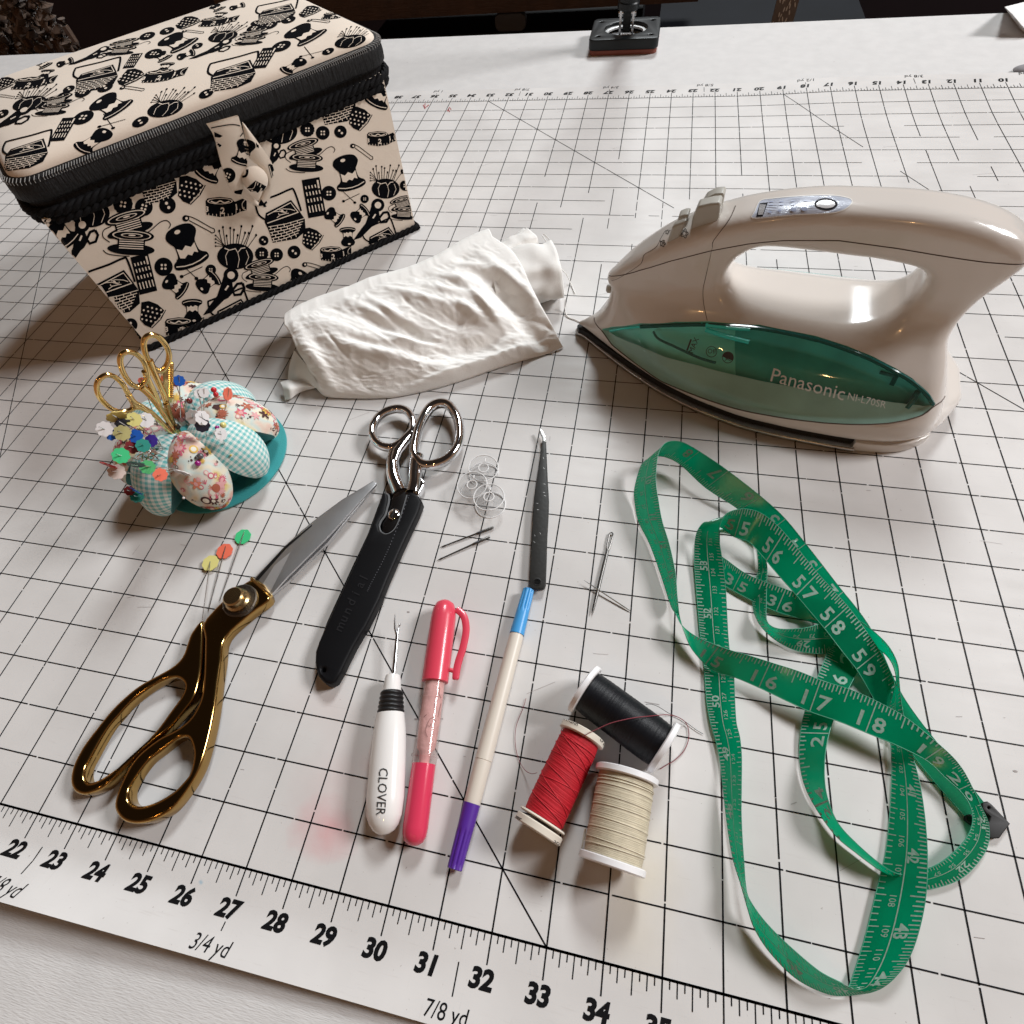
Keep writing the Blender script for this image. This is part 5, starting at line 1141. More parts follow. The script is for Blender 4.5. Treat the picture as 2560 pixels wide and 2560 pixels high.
CRE = [ # centre x, y, angle deg, half length, half width, depth (inches; minus = hollow), in crop pixels
 (1450,420,38,260,55,-.20),(1560,560,55,230,75,-.26),(1180,610,8,260,55,-.22),(1010,690,4,330,70,-.20),(700,640,22,110,38,-.18),(860,650,28,150,30,-.14),(1060,820,-8,330,70,-.18),
 (560,970,4,260,80,-.16),(820,1040,-20,160,50,-.10),(1180,760,2,240,60,-.14),(640,760,12,160,36,-.10),(1420,700,-25,150,45,-.15),(1700,740,60,120,45,-.12),
 (1300,270,12,170,28,.13),(1180,350,14,140,26,.12),(1110,420,12,130,26,.10),(1500,330,38,220,30,.12),(980,470,12,240,30,.13),(760,560,30,160,28,.13),(640,560,26,120,24,.10),(760,690,26,130,24,.13),
 (900,740,4,200,24,.10),(420,690,12,260,60,.12),(560,800,14,220,36,.13),(820,840,14,190,36,.13),(1180,940,-19,330,40,.16),(1530,815,-22,160,32,.13),(240,830,62,190,40,.10),(330,930,62,150,34,.08),(1330,480,42,150,24,.10),(1390,560,48,140,22,.10),(1280,560,35,120,22,.09),
 (300,620,10,200,50,.08),(470,560,20,160,30,-.07),(1000,330,-20,120,24,-.06),(1180,240,-24,110,22,-.06)]
rng = random.Random(4)
for _ in range(60): CRE.append((rng.uniform(150, 1750), rng.uniform(200, 1050), rng.gauss(15, 25), rng.uniform(30, 120), rng.uniform(9, 20), rng.choice((-1, 1))*rng.uniform(.015, .045)))
def crease(x, y):
    a = math.radians(14); p = (x*math.cos(a) + y*math.sin(a))/150; q = (-x*math.sin(a) + y*math.cos(a))/62
    w = mn.noise(Vector((p*.6, q*.6, 3.3))); d = 0.0
    d += .022*(1 - 2.4*abs(mn.noise(Vector((p + w, q + w*1.5, 1.7))))) + .012*(1 - 2.4*abs(mn.noise(Vector((p*2.3 + w, q*2.1, 9.1))))) + .007*mn.noise(Vector((p*5, q*5, 4.4)))
    for cx, cy, a, l, w, h in CRE:
        a = math.radians(a); dx, dy = x - cx, y - cy; p = dx*math.cos(a) + dy*math.sin(a); q = -dx*math.sin(a) + dy*math.cos(a)
        e = (p/l)**2 + (q/w)**2
        if e < 9: d += h*math.exp(-e)
    return d
rows = []
for j in range(NV):
    v = j/(NV-1); row = []
    for i in range(NU):
        u = i/(NU-1); x, y = coons(i, j); hmax = 1.35 + .15*math.sin(math.pi*u) + .20*u
        z = .03 + hmax*math.sin(math.pi/2*min(1, v*1.02))**.82
        edge = min(1, v/.10)*min(1, (1 - v)/.08 + .35)*min(1, u/.03 + .25)*min(1, (1-u)/.02 + .25)
        p = at(*CC(x, y), z); k = 1.05*crease(x, y)*edge
        n = (CAM - p).normalized()*.55 + Vector((0, .1, .75)); row.append(p + n*k)
    rows.append(row)
# over the ridge and down the far side
last = rows[-1]; far = Vector((-.42, .91, 0))
for q in np.linspace(.08, 1, 16):
    rows.append([p + far*(1.35*math.sin(math.pi/2*q)) + Vector((0, 0, -(p.z - .02)*(1 - math.cos(math.pi/2*q)) + .12*math.sin(math.pi*q))) for p in last])
m = MB(); m.grid(rows); 
fl = m.build('outer_wrap', mus, mu, angle=80); md = fl.modifiers.new('thick', 'SOLIDIFY'); md.thickness = .035*S; md.offset = -1
# inner roll sticking out at the right end
def roll(name, c0, c1, ra, rb, n=44, seed=1, lip=True):
    m = MB(); d = (c1 - c0).normalized(); a = d.cross(up).normalized(); b = a.cross(d); rows = []; r_ = random.Random(seed); ph = [r_.uniform(0, 6) for _ in range(6)]
    for i in range(24):
        q = i/23; row = []
        for j in range(n):
            an = 2*math.pi*j/n; k = 1 + .05*math.sin(3*an + ph[0] + q*2) + .03*math.sin(7*an + ph[1] + 4*q) + .03*math.sin(q*9 + ph[2] + 2*an) + .10*mn.noise(Vector((q*5, 2*math.cos(an), 2*math.sin(an) + seed)))
            cx, sx = math.cos(an), math.sin(an); cx = math.copysign(abs(cx)**.8, cx); sx = math.copysign(abs(sx)**.8, sx)
            p = c0 + d*((c1-c0).length*q) + (a*cx*ra + b*sx*rb)*k; p.z = max(p.z, .03); row.append(p)
        rows.append(row)
    if lip:
        e = rows[-1]; cc = sum(e, Vector((0, 0, 0)))/len(e)
        for s_, dd in ((.95, .02), (.90, -.04), (.86, -.10), (.84, .03), (.78, .03), (.74, -.10), (.70, -.10), (.68, .03), (.62, .03), (.56, -.10), (.50, .02), (.42, .02), (.3, -.1)): rows.append([cc + (p - cc)*s_ + d*dd for p in e])
    m.grid(rows, closed_v=True); return m.build(name, mus, mu, angle=80)
e0 = at(*CC(1380, 430), .70) + Vector((0, .5, 0)); e1 = at(*CC(1795, 300), .74) + Vector((.05, .1, 0)); roll('inner_roll', e0, e1, 1.10, .74)
roll('inner_roll', e0 + Vector((-.1, .75, .2)), at(*CC(1640, 130), 1.0) + Vector((0, .2, 0)), .45, .45, seed=5)
m = MB()
def patch(m, pts_rows, n=14):
    R = [cat([(*CC(x, y), z) for x, y, z in r], n) for r in pts_rows]; C_ = [cat([r[i] for r in R], 6) for i in range(len(R[0]))]
    m.grid([[at(p[0], p[1], max(p[2], .02)) for p in c] for c in C_])
patch(m, [[(140,800,.75),(180,850,.8),(230,910,.75),(270,980,.6),(300,1050,.45)], [(110,900,.4),(150,930,.5),(200,965,.45),(240,1010,.35),(270,1040,.25)], [(100,985,.05),(140,1000,.12),(190,1010,.12),(230,1030,.08),(262,1045,.04)]]); m.build('under_fold', mus, mu, angle=80)
m = MB(); patch(m, [[(52,1005,.30),(100,990,.36),(150,992,.36),(210,1005,.34),(270,1030,.30)], [(72,1050,.30),(110,1045,.42),(160,1035,.36),(215,1030,.30),(270,1040,.26)], [(82,1122,.03),(120,1110,.12),(160,1080,.12),(215,1058,.08),(272,1048,.05)]], 6); m.build('loose_corner', mus, mu, angle=80)
# frayed threads at the right end
m = MB()
for pts in ([(1725,62,1.3),(1770,110,1.2),(1800,200,1.0),(1830,270,.7),(1870,320,.3),(1900,380,.05),(1925,440,.03)], [(1715,70,1.3),(1760,140,1.25),(1800,240,1.0),(1815,310,.8)], [(1865,480,.3),(1862,540,.1),(1880,590,.03),(1930,610,.03),(1990,640,.03)], [(1470,110,1.2),(1560,85,1.2),(1650,68,1.2)]):
    m.tube([at(*CC(p[0], p[1]), p[2]) for p in cat(pts, 6)], .018, 5)
m.build('loose_thread', mus, mu)
# ================================================================== thread spools
CS = cr(1260, 1640, 0.30019)
spw = mat('white_spool', (.80, .79, .80), .28, coat=.3); spc = mat('ivory_spool', (.68, .62, .53), .35)
def spool(label, pa, pb, za, zb, Rf, Rt, tm, fm, fw, prof2=False, turns=60, slant=0.0, amp=.010, seed=0):
    A_, B_ = at(*CS(*pa), za), at(*CS(*pb), zb); d = (B_ - A_).normalized(); L = (B_ - A_).length; t = thing('thread_spool', label, 'thread spool', Vector(((A_.x+B_.x)/2, (A_.y+B_.y)/2, 0)), 'thread spools')
    m = MB(); m.lathe(A_, B_, [(0, Rf*.45), (0, Rf - .03), (.02, Rf), (fw - .02, Rf), (fw, Rf - .03), (fw, Rt*.8)], 48); m.build('flange', fm, t, angle=30)
    if prof2: pr = [(L - fw*1.0, Rt*.8), (L - fw, Rf - .02), (L - fw + .02, Rf), (L - .02, Rf), (L, Rf - .02), (L, Rf*.3)]
    else: pr = [(L - fw, Rt*.8), (L - fw, Rf - .03), (L - fw + .02, Rf), (L - .02, Rf), (L, Rf - .03), (L, Rf*.45)]
    m = MB(); m.lathe(A_, B_, pr, 48); m.build('flange', fm, t, angle=30)
    if prof2:
        m = MB(); m.lathe(A_, B_, [(L - fw - .10, Rt*.8), (L - fw - .10, Rf - .02), (L - fw - .07, Rf), (L - fw - .055, Rf - .02), (L - fw - .05, Rt*.8)], 48); m.build('snap_collar', fm, t, angle=30)
    a = d.cross(up).normalized(); b = a.cross(d); rows = []; r_ = random.Random(seed); n0 = 72; K = turns*4; e0, e1 = fw + .005, L - fw - (.11 if prof2 else .005)
    jit = [r_.uniform(-1, 1) for _ in range(turns + 2)]
    for i in range(K + 1):
        q = i/K; row = []
        for j in range(n0):
            an = 2*math.pi*j/n0; w = q*turns + slant*math.cos(an + .6); r = Rt*(1 - .04*(2*q - 1)**6) + amp*abs(math.sin(math.pi*w)) + amp*1.0*jit[int(w) % len(jit)]
            row.append(A_ + d*(e0 + (e1 - e0)*q) + (a*math.cos(an) + b*math.sin(an))*r)
        rows.append(row)
    m = MB(); m.grid(rows, closed_v=True); th = m.build('wound_thread', tm, t, angle=80)
    def wind(q, an, rr=1.0): return A_ + d*(e0 + (e1-e0)*q) + (a*math.cos(an) + b*math.sin(an))*(Rt*rr + amp)
    return t, A_, B_, d, L, wind, caster(BVHTree.FromPolygons([tuple(p) for p in m.v], m.f), .004, 0)
def thm(n, c, r=.6, sh=.08): return mat(n, c, r, bump=(1200, .004), sheen=sh, noise=(220, .25))
# black
sp, A_, B_, d, L, w, _c = spool('thread spool of black thread with white ends, behind the red and cream spools', (652,262), (1352,782), .55, .55, .555, .455, mat('black_thread', (.003, .0035, .006), .45, spec=.35, bump=(1500, .003)), spw, .13, False, 110, 0, .003)
# red
sp, A_, B_, d, L, wr, cred = spool('thread spool of red thread with printed ivory ends, left of the cream spool', (664,628), (272,1468), .46, .46, .475, .40, thm('red_thread', (.46, .004, .014), .7, 0), spc, .15, True, 90, 3.0, .0032, 3)
fl_b = MB(); fl_b.lathe(A_, B_, [(0, .475), (.15, .475)], 48); fl_b.lathe(A_, B_, [(L - .15, .475), (L, .475)], 48); cfl = caster(bvh_of(fl_b), .006, 0)
A = Art(); 
for ch, x, y, r in (('e',492,512,.30),('r',511,520,.32),('m',538,532,.36),('a',566,545,.42),('n',587,556,.45),('n',608,567,.48),('G',815,700,.85),('ü',840,732,1.05),('y',78,1322,.50),('e',92,1331,.50),('s',105,1339,.5),('t',116,1345,.5),('e',128,1351,.5),('r',141,1358,.5),('2',418,1553,.62),('5',437,1565,.62),('0',457,1577,.62)): A.text(ch, *CS(x, y), 15, r, 0, .012)
ik = mat('spool_ink', (.03, .028, .028), .6, spec=.2)
for half in (A.p[:8], A.p[8:14], A.p[14:]):
    A1_ = Art(); A1_.p = half; m = MB(); lay(A1_, m, cfl, 0, maxlen=4); m.build('printed_lettering', ik, sp, smooth=False)
m = MB(); rr = thm('red_strand', (.55, .012, .025), .7, 0)
for q0, q1, a0_, a1_ in ((.05,.22,.3,2.9),(.02,.30,.0,2.6),(.18,.50,.2,2.9),(.30,.33,.1,3.0),(.44,.62,.2,3.0),(.55,.85,.1,2.8),(.68,.80,.3,3.0),(.80,.97,.2,2.9),(.1,.12,.2,3),(.62,.56,.2,2.9)):
    m.tube([wr(q0 + (q1-q0)*t, a0_ + (a1_-a0_)*t, 1.015) for t in np.linspace(0, 1, 16)], .010, 5)
m.build('crossing_strand', rr, sp)
m = MB(); m.tube([at(*CS(p[0], p[1]), p[2]) for p in cat([(655,672,.92),(720,635,1.0),(790,602,1.02),(880,562,1.06),(980,535,1.08),(1100,512,1.06),(1220,500,.95),(1330,490,.6),(1400,495,.3),(1470,520,.15),(1520,565,.05),(1540,640,.03),(1530,720,.03),(1490,800,.03),(1420,870,.03),(1360,905,.03),(1298,943,.03)], 6)], .0085, 5)
m.tube([at(*CS(p[0], p[1]), p[2]) for p in cat([(275,972,.45),(230,980,.25),(180,955,.1),(135,890,.04),(105,800,.03),(92,700,.03),(100,590,.03),(130,500,.03),(160,430,.03),(183,352,.03)], 6)], .006, 5)
m.build('loose_thread', mat('maroon_thread', (.22, .035, .05), .7), sp)
m = MB(); m.tube([at(*CS(p[0], p[1]), p[2]) for p in cat([(1182,402,.55),(1230,402,.4),(1290,425,.2),(1370,475,.05),(1450,510,.03),(1520,555,.03),(1600,615,.03),(1660,650,.03)], 6)], .006, 5)
tag(m.build('thread_end', mat('dark_thread', (.03, .025, .028), .7), None, base=at(*CS(1370, 475), 0)), 'dark loose thread end trailing from the black spool to the green tape', 'thread')
# cream
sp, A_, B_, d, L, wc, _c = spool('thread spool of cream thread with white ends, nearest the camera', (1026,962), (893,1762), .58, .58, .60, .53, thm('cream_thread', (.60, .53, .39), .65), spw, .13, False, 120, .25, .0025, 9)
m = MB()
for q0, q1 in ((.06,.08),(.11,.10),(.16,.18),(.30,.33),(.42,.42),(.57,.60),(.70,.69),(.82,.86),(.9,.88)): m.tube([wc(q0 + (q1-q0)*t, .1 + 2.9*t, 1.008) for t in np.linspace(0, 1, 16)], .010, 5)
m.tube([at(*CS(p[0], p[1]), p[2]) for p in cat([(640,1640,.35),(655,1560,.45),(668,1470,.5),(680,1438,.55),(680,1480,.5),(668,1530,.45)], 5)], .010, 5); m.build('crossing_strand', thm('cream_strand', (.64, .57, .44)), sp)
# ================================================================== green measuring tape: one long ribbon, two traced edges
T3 = lambda x, y: (1500 + .51760*x, 1100 + .51760*y)
TB = lambda x, y: (1680 + .45549*x, 1620 + .45549*y)
# (crop, edge A, height A, edge B, height B, inch)
TP = [
 (3,(1862,1762),.05,(1772,1826),.05,-2.0),(3,(1690,1540),.06,(1592,1622),.05,-1.3),(3,(1465,1240),.10,(1372,1325),.06,-.4),(3,(1310,915),.14,(1212,988),.07,1.0),(3,(1140,690),.18,(1045,768),.07,2.3),(3,(985,490),.30,(880,570),.08,4.1),
 (3,(885,370),.42,(780,450),.15,5.1),(3,(780,275),.55,(672,338),.20,6.0),(3,(620,150),.70,(512,232),.28,7.0),(3,(480,55),.85,(392,122),.32,8.0),(3,(395,10),.92,(320,84),.36,8.6),(3,(330,8),.97,(262,80),.36,9.0),(3,(292,42),1.0,(212,105),.36,9.3),(3,(276,100),.98,(190,145),.34,9.6),
 (3,(270,200),.88,(166,240),.18,10.1),(3,(282,290),.78,(170,315),.08,10.6),(3,(300,390),.70,(187,395),.06,11.1),(3,(335,505),.60,(243,510),.06,12.0),(3,(364,640),.52,(302,676),.06,13.0),(3,(374,760),.46,(342,800),.08,13.6),
 (3,(384,850),.30,(366,840),.32,13.95),(3,(408,930),.16,(400,900),.48,14.3),(3,(450,1018),.10,(480,957),.55,14.7),(3,(543,1110),.14,(620,1012),.60,15.15),(3,(660,1150),.20,(722,1042),.62,15.6),(3,(780,1202),.26,(835,1078),.62,16.05),(3,(905,1262),.32,(960,1118),.62,16.55),(3,(1025,1316),.36,(1078,1165),.62,17.05),(3,(1160,1362),.40,(1215,1208),.62,17.55),(3,(1296,1418),.42,(1352,1270),.62,18.05),(3,(1440,1478),.42,(1490,1350),.60,18.55),
 ('b',(1400,620),.36,(1500,560),.54,19.05),('b',(1500,712),.32,(1590,660),.44,19.6),('b',(1590,795),.30,(1650,770),.36,20.1),('b',(1637,870),.30,(1692,862),.30,20.5),
 ('b',(1648,960),.26,(1738,975),.16,21.0),('b',(1605,1058),.26,(1722,1110),.10,21.5),('b',(1500,1160),.28,(1600,1255),.10,22.1),('b',(1395,1215),.26,(1430,1320),.10,22.7),('b',(1270,1245),.26,(1280,1318),.06,23.1),
 ('b',(1160,1197),.36,(1150,1228),.06,23.35),('b',(1010,1070),.46,(1020,1132),.06,23.6),('b',(905,950),.52,(885,1015),.06,23.8),('b',(846,790),.48,(752,810),.06,24.1),('b',(838,620),.40,(702,640),.06,24.55),('b',(862,470),.30,(706,465),.08,25.0),('b',(905,350),.20,(735,330),.10,25.5),('b',(965,230),.14,(795,170),.10,26.0),
 ('b',(1020,110),.12,(850,30),.09,26.6),(3,(1235,1010),.16,(1110,960),.08,27.2),(3,(1215,930),.24,(1130,985),.07,27.8),(3,(1090,888),.34,(1105,1030),.06,28.4),(3,(1000,906),.40,(962,1020),.06,29.0),(3,(905,914),.44,(862,975),.06,29.5),(3,(840,905),.46,(790,915),.08,29.9),
 (3,(805,870),.42,(750,850),.10,30.2),(3,(803,790),.32,(738,790),.08,30.7),(3,(805,690),.26,(745,695),.07,31.2),(3,(805,600),.22,(765,610),.06,31.7),(3,(770,500),.16,(735,455),.06,32.2),(3,(640,430),.12,(620,375),.06,32.8),(3,(540,455),.12,(500,420),.06,33.3),(3,(520,540),.14,(478,580),.06,33.8),
 (3,(585,562),.24,(562,675),.06,34.3),(3,(695,640),.32,(648,730),.08,35.05),(3,(795,685),.34,(755,785),.09,35.55),(3,(908,725),.34,(862,832),.10,36.05),(3,(1030,775),.34,(985,868),.10,36.6),(3,(1160,830),.38,(1120,910),.10,37.2),(3,(1262,880),.46,(1225,950),.12,37.7),
 (3,(1340,940),.56,(1345,1010),.20,38.1),(3,(1400,1005),.62,(1405,1070),.24,38.5),(3,(1438,1085),.60,(1430,1150),.25,38.8),(3,(1446,1180),.50,(1415,1225),.22,39.1),(3,(1460,1300),.36,(1392,1320),.14,39.5),(3,(1490,1430),.26,(1388,1440),.10,39.9),
 ('b',(1312,560),.26,(1198,520),.08,40.2),('b',(1345,680),.32,(1206,640),.08,40.6),('b',(1372,810),.38,(1203,760),.08,41.0),('b',(1393,980),.44,(1193,930),.08,41.5),('b',(1402,1160),.48,(1170,1130),.08,42.0),('b',(1392,1370),.48,(1120,1340),.08,42.5),('b',(1350,1570),.44,(1066,1560),.08,43.0),('b',(1290,1720),.36,(1018,1720),.08,43.5),('b',(1205,1825),.28,(978,1840),.10,44.0),('b',(1120,1880),.16,(962,1862),.16,44.3),
 ('b',(1020,1900),.08,(925,1836),.34,44.7),('b',(870,1902),.06,(800,1768),.52,45.3),('b',(690,1820),.06,(618,1612),.60,46.0),('b',(545,1680),.08,(505,1495),.58,46.4),('b',(455,1545),.12,(440,1405),.52,46.7),('b',(415,1430),.22,(413,1350),.46,46.9),
 ('b',(378,1300),.18,(402,1280),.42,47.1),('b',(338,1170),.12,(395,1180),.44,47.4),('b',(310,1020),.10,(386,1050),.44,47.7),('b',(292,880),.10,(380,905),.42,48.0),('b',(278,750),.10,(381,760),.38,48.4),('b',(262,610),.10,(382,600),.32,48.9),('b',(238,500),.10,(372,490),.28,49.2),('b',(212,410),.10,(353,410),.24,49.5),('b',(190,290),.08,(345,290),.20,50.0),('b',(180,150),.06,(340,160),.18,50.5),
 (3,(500,1060),.06,(640,1120),.16,50.9),(3,(485,950),.07,(622,985),.18,51.4),(3,(474,830),.07,(613,840),.20,52.0),(3,(463,700),.08,(606,710),.24,52.5),(3,(456,580),.12,(592,590),.34,53.1),(3,(460,480),.20,(578,500),.48,53.6),(3,(478,425),.28,(575,440),.66,54.0),(3,(515,395),.34,(588,388),.80,54.3),
 (3,(580,420),.38,(620,350),.88,54.6),(3,(650,468),.40,(690,333),.90,55.0),(3,(718,492),.38,(770,350),.84,55.4),(3,(775,550),.34,(850,408),.74,55.8),(3,(832,618),.32,(925,490),.64,56.2),(3,(890,685),.34,(990,570),.56,56.6),(3,(948,750),.36,(1052,645),.52,57.0),(3,(1020,835),.38,(1125,725),.54,57.5),(3,(1090,918),.40,(1205,815),.54,58.05),(3,(1165,1015),.36,(1282,920),.48,58.5),(3,(1245,1118),.24,(1356,1030),.36,59.05),(3,(1310,1230),.14,(1415,1160),.22,59.6),(3,(1355,1320),.10,(1462,1300),.12,60.0)]
raw = []
for c, a, za, b, zb, inch in TP:
    g = T3 if c == 3 else TB; raw.append((*g(*a), za, *g(*b), zb, inch))
NS = 9
smp = cat(raw, NS); TA, TBp, TI = [], [], []
for q in smp: TA.append(at(q[0], q[1], max(q[2], .03))); TBp.append(at(q[3], q[4], max(q[5], .03))); TI.append(float(q[6]))
def tape_pt(i, s, lift=0.0):
    """i: real index along the tape, s: 0 at edge A .. 1 at edge B; lift towards the face that shows"""
    k = int(max(0, min(i, len(TA) - 1.001))); f = i - k
    p = lambda kk: TA[kk].lerp(TBp[kk], s)
    P = p(k).lerp(p(k + 1), f)
    if lift:
        tx = (p(min(k + 2, len(TA) - 1)) - p(max(k - 1, 0))); ac = (TBp[k] - TA[k]); n = tx.cross(ac)
        if n.length > 1e-9:
            n.normalize(); 
            if n.dot(CAM - P) < 0: n = -n
            P = P + n*lift
    return P
tp = thing('measuring_tape', 'green measuring tape with silver numbers, looped loosely on the mat', 'tape measure', at(2100, 1900, 0))
tmg = mat('green_vinyl', (0.0006, 0.19, 0.09), 0.2, spec=.5, noise=(90, .18), bump=(500, .0012)); _nt = tmg.node_tree; _o = _nt.nodes['Material Output']; _tl = _nt.nodes.new('ShaderNodeBsdfTranslucent'); _tl.inputs['Color'].default_value = (0.0, 0.62, 0.30, 1)
_mx = _nt.nodes.new('ShaderNodeMixShader'); _mx.inputs[0].default_value = 0.34; _nt.links.new(_nt.nodes['Principled BSDF'].outputs[0], _mx.inputs[1]); _nt.links.new(_tl.outputs[0], _mx.inputs[2]); _nt.links.new(_mx.outputs[0], _o.inputs['Surface'])
tpr = mat('silver_print', (0.30, 0.46, 0.38), 0.35, noise=(700, .4)); tpe = mat('green_edge', (0.05, 0.30, 0.19), .4)
m = MB(); KS = 8
m.grid([[tape_pt(i, s/KS) for s in range(KS + 1)] for i in range(len(TA))])
def idx_of(inch):
    return float(np.interp(inch, TI, np.arange(len(TI))))
def quad(i0, i1, s0, s1, n=1, ns=1):
    rows = [[tape_pt(i0 + (i1-i0)*a/n, s0 + (s1-s0)*b/ns, .006) for b in range(ns + 1)] for a in range(n + 1)]; m.grid(rows, 1)
def numeral(st, i, inch, size_s, centre_s, off=0.0, gap=None, bold=.02):
    """lettering read along the tape, upright towards the edge on the left of travel as seen"""
    k = int(i); P, Q = proj(tape_pt(i, 0)), proj(tape_pt(i, 1)); a, b = proj(tape_pt(max(i - 1, 0), .5)), proj(tape_pt(min(i + 1, len(TA) - 1.01), .5))
    tx, ty = b[0]-a[0], b[1]-a[1]; left = (ty, -tx); upB = (Q[0]-P[0])*left[0] + (Q[1]-P[1])*left[1] > 0
    wid = (tape_pt(i, 1) - tape_pt(i, 0)).length; step = (tape_pt(min(i + .5, len(TA)-1.01), .5) - tape_pt(max(i - .5, 0), .5)).length
    parts = [(st, off)] if gap is None else ([(st[0], -gap), (st[1], gap)] if len(st) == 2 else [(st, gap)])
    for s_, o in parts:
        v, f = text2d(s_, 1.0, bold, 0, 2); k_ = size_s/.72; vs = []
        for x, y in v:
            al = (x*k_*1.12*.62 + o)/max(step, .02); ss = y*k_; sv = centre_s + ss if upB else 1 - centre_s - ss; vs.append(tape_pt(min(max(i + al, 0), len(TA) - 1.01), sv, .007))
        m.add(vs, f, 1)
    return upB
for face, ranges in ((1, ((1.5, 8.7), (14.45, 20.2), (23.7, 27.2), (34.1, 37.6), (54.25, 59.9))), (2, ((9.25, 13.8), (20.5, 23.4), (27.7, 33.6), (38.2, 53.95)))):
    for r0, r1 in ranges:
        for n in range(math.ceil(r0*16), int(r1*16) + 1):
            q = n/16; i = idx_of(q); P, Q = proj(tape_pt(i, 0)), proj(tape_pt(i, 1)); a, b = proj(tape_pt(max(i - 1, 0), .5)), proj(tape_pt(min(i + 1, len(TA) - 1.01), .5))
            upB = (Q[0]-P[0])*(b[1]-a[1]) - (Q[1]-P[1])*(b[0]-a[0]) > 0; S_ = (lambda s: s) if upB else (lambda s: 1 - s)
            di = (idx_of(q + .012) - idx_of(q - .012))/2
            if face == 1:
                L = 1.0 if n % 16 == 0 else (.42 if n % 8 == 0 else .26 if n % 2 == 0 else .20); quad(i - di*.8, i + di*.8, S_(1.0), S_(1 - L + .02), 1, 4)
            else:
                L = .40 if n % 16 == 0 else (.30 if n % 8 == 0 else .22 if n % 2 == 0 else .17); quad(i - di*.8, i + di*.8, S_(1.0), S_(1 - L), 1, 2)
        if face == 1:
            for n in range(math.ceil(r0 + .1), int(r1 - .1) + 1): numeral(str(n), idx_of(n), n, .46, .33, gap=.17)
        else:
            i0, i1 = idx_of(r0), idx_of(r1); nn = int(i1 - i0) + 1
            quad(i0, i1, .475, .50, nn, 1)
            for n in range(math.ceil((r0 + .15)), int(r1 - .15) + 1): numeral(str(n), idx_of(n + .0), n, .27, .66, off=-.02)
            for c in range(math.ceil(r0*2.54*5), int(r1*2.54*5) + 1):
                q = c/5/2.54; i = idx_of(q); P, Q = proj(tape_pt(i, 0)), proj(tape_pt(i, 1)); a, b = proj(tape_pt(max(i - 1, 0), .5)), proj(tape_pt(min(i + 1, len(TA) - 1.01), .5))
                upB = (Q[0]-P[0])*(b[1]-a[1]) - (Q[1]-P[1])*(b[0]-a[0]) > 0; S_ = (lambda s: s) if upB else (lambda s: 1 - s); di = (idx_of(q + .012) - idx_of(q - .012))/2
                quad(i - di*.6, i + di*.6, S_(0.0), S_(.22 if c % 5 == 0 else .15), 1, 2)
            for c in range(math.ceil((r0 + .15)*2.54), int((r1 - .15)*2.54) + 1): numeral(str(c), idx_of(c/2.54 + .06), c, .15, .36, bold=.0)
numeral('MADE IN', idx_of(2.75), 2, .16, .62, bold=0); numeral('CHINA', idx_of(4.5), 4, .16, .62, bold=0)
rb = m.build('ribbon', [tmg, tpr], tp, angle=80, merge=False)
m = MB(); m.tube(TA, .008, 5); m.build('ribbon_edge', tpe, tp)
m = MB(); m.tube(TBp, .008, 5); m.build('ribbon_edge', tpe, tp)
# black crimped end
m = MB(); P = [TB(*p) for p in [(1700,852),(1725,842),(1748,858),(1850,965),(1790,1045),(1745,1048),(1610,945),(1612,920),(1632,912),(1660,930),(1700,945),(1735,955),(1740,925),(1715,905),(1695,880)]]
hole = [(TB(1732,878)[0] + 3.2*math.cos(a), TB(1732,878)[1] + 3.2*math.sin(a)) for a in np.linspace(0, 6.2, 9, endpoint=False)]
m.mesh(slab([[tuple(at(*p, .08).xy) for p in P], [tuple(at(*p, .08).xy) for p in hole]], .065, .055, .02)); m.build('metal_tip', mat('black_metal', (.018, .017, .017), .5, .3), tp, angle=40)
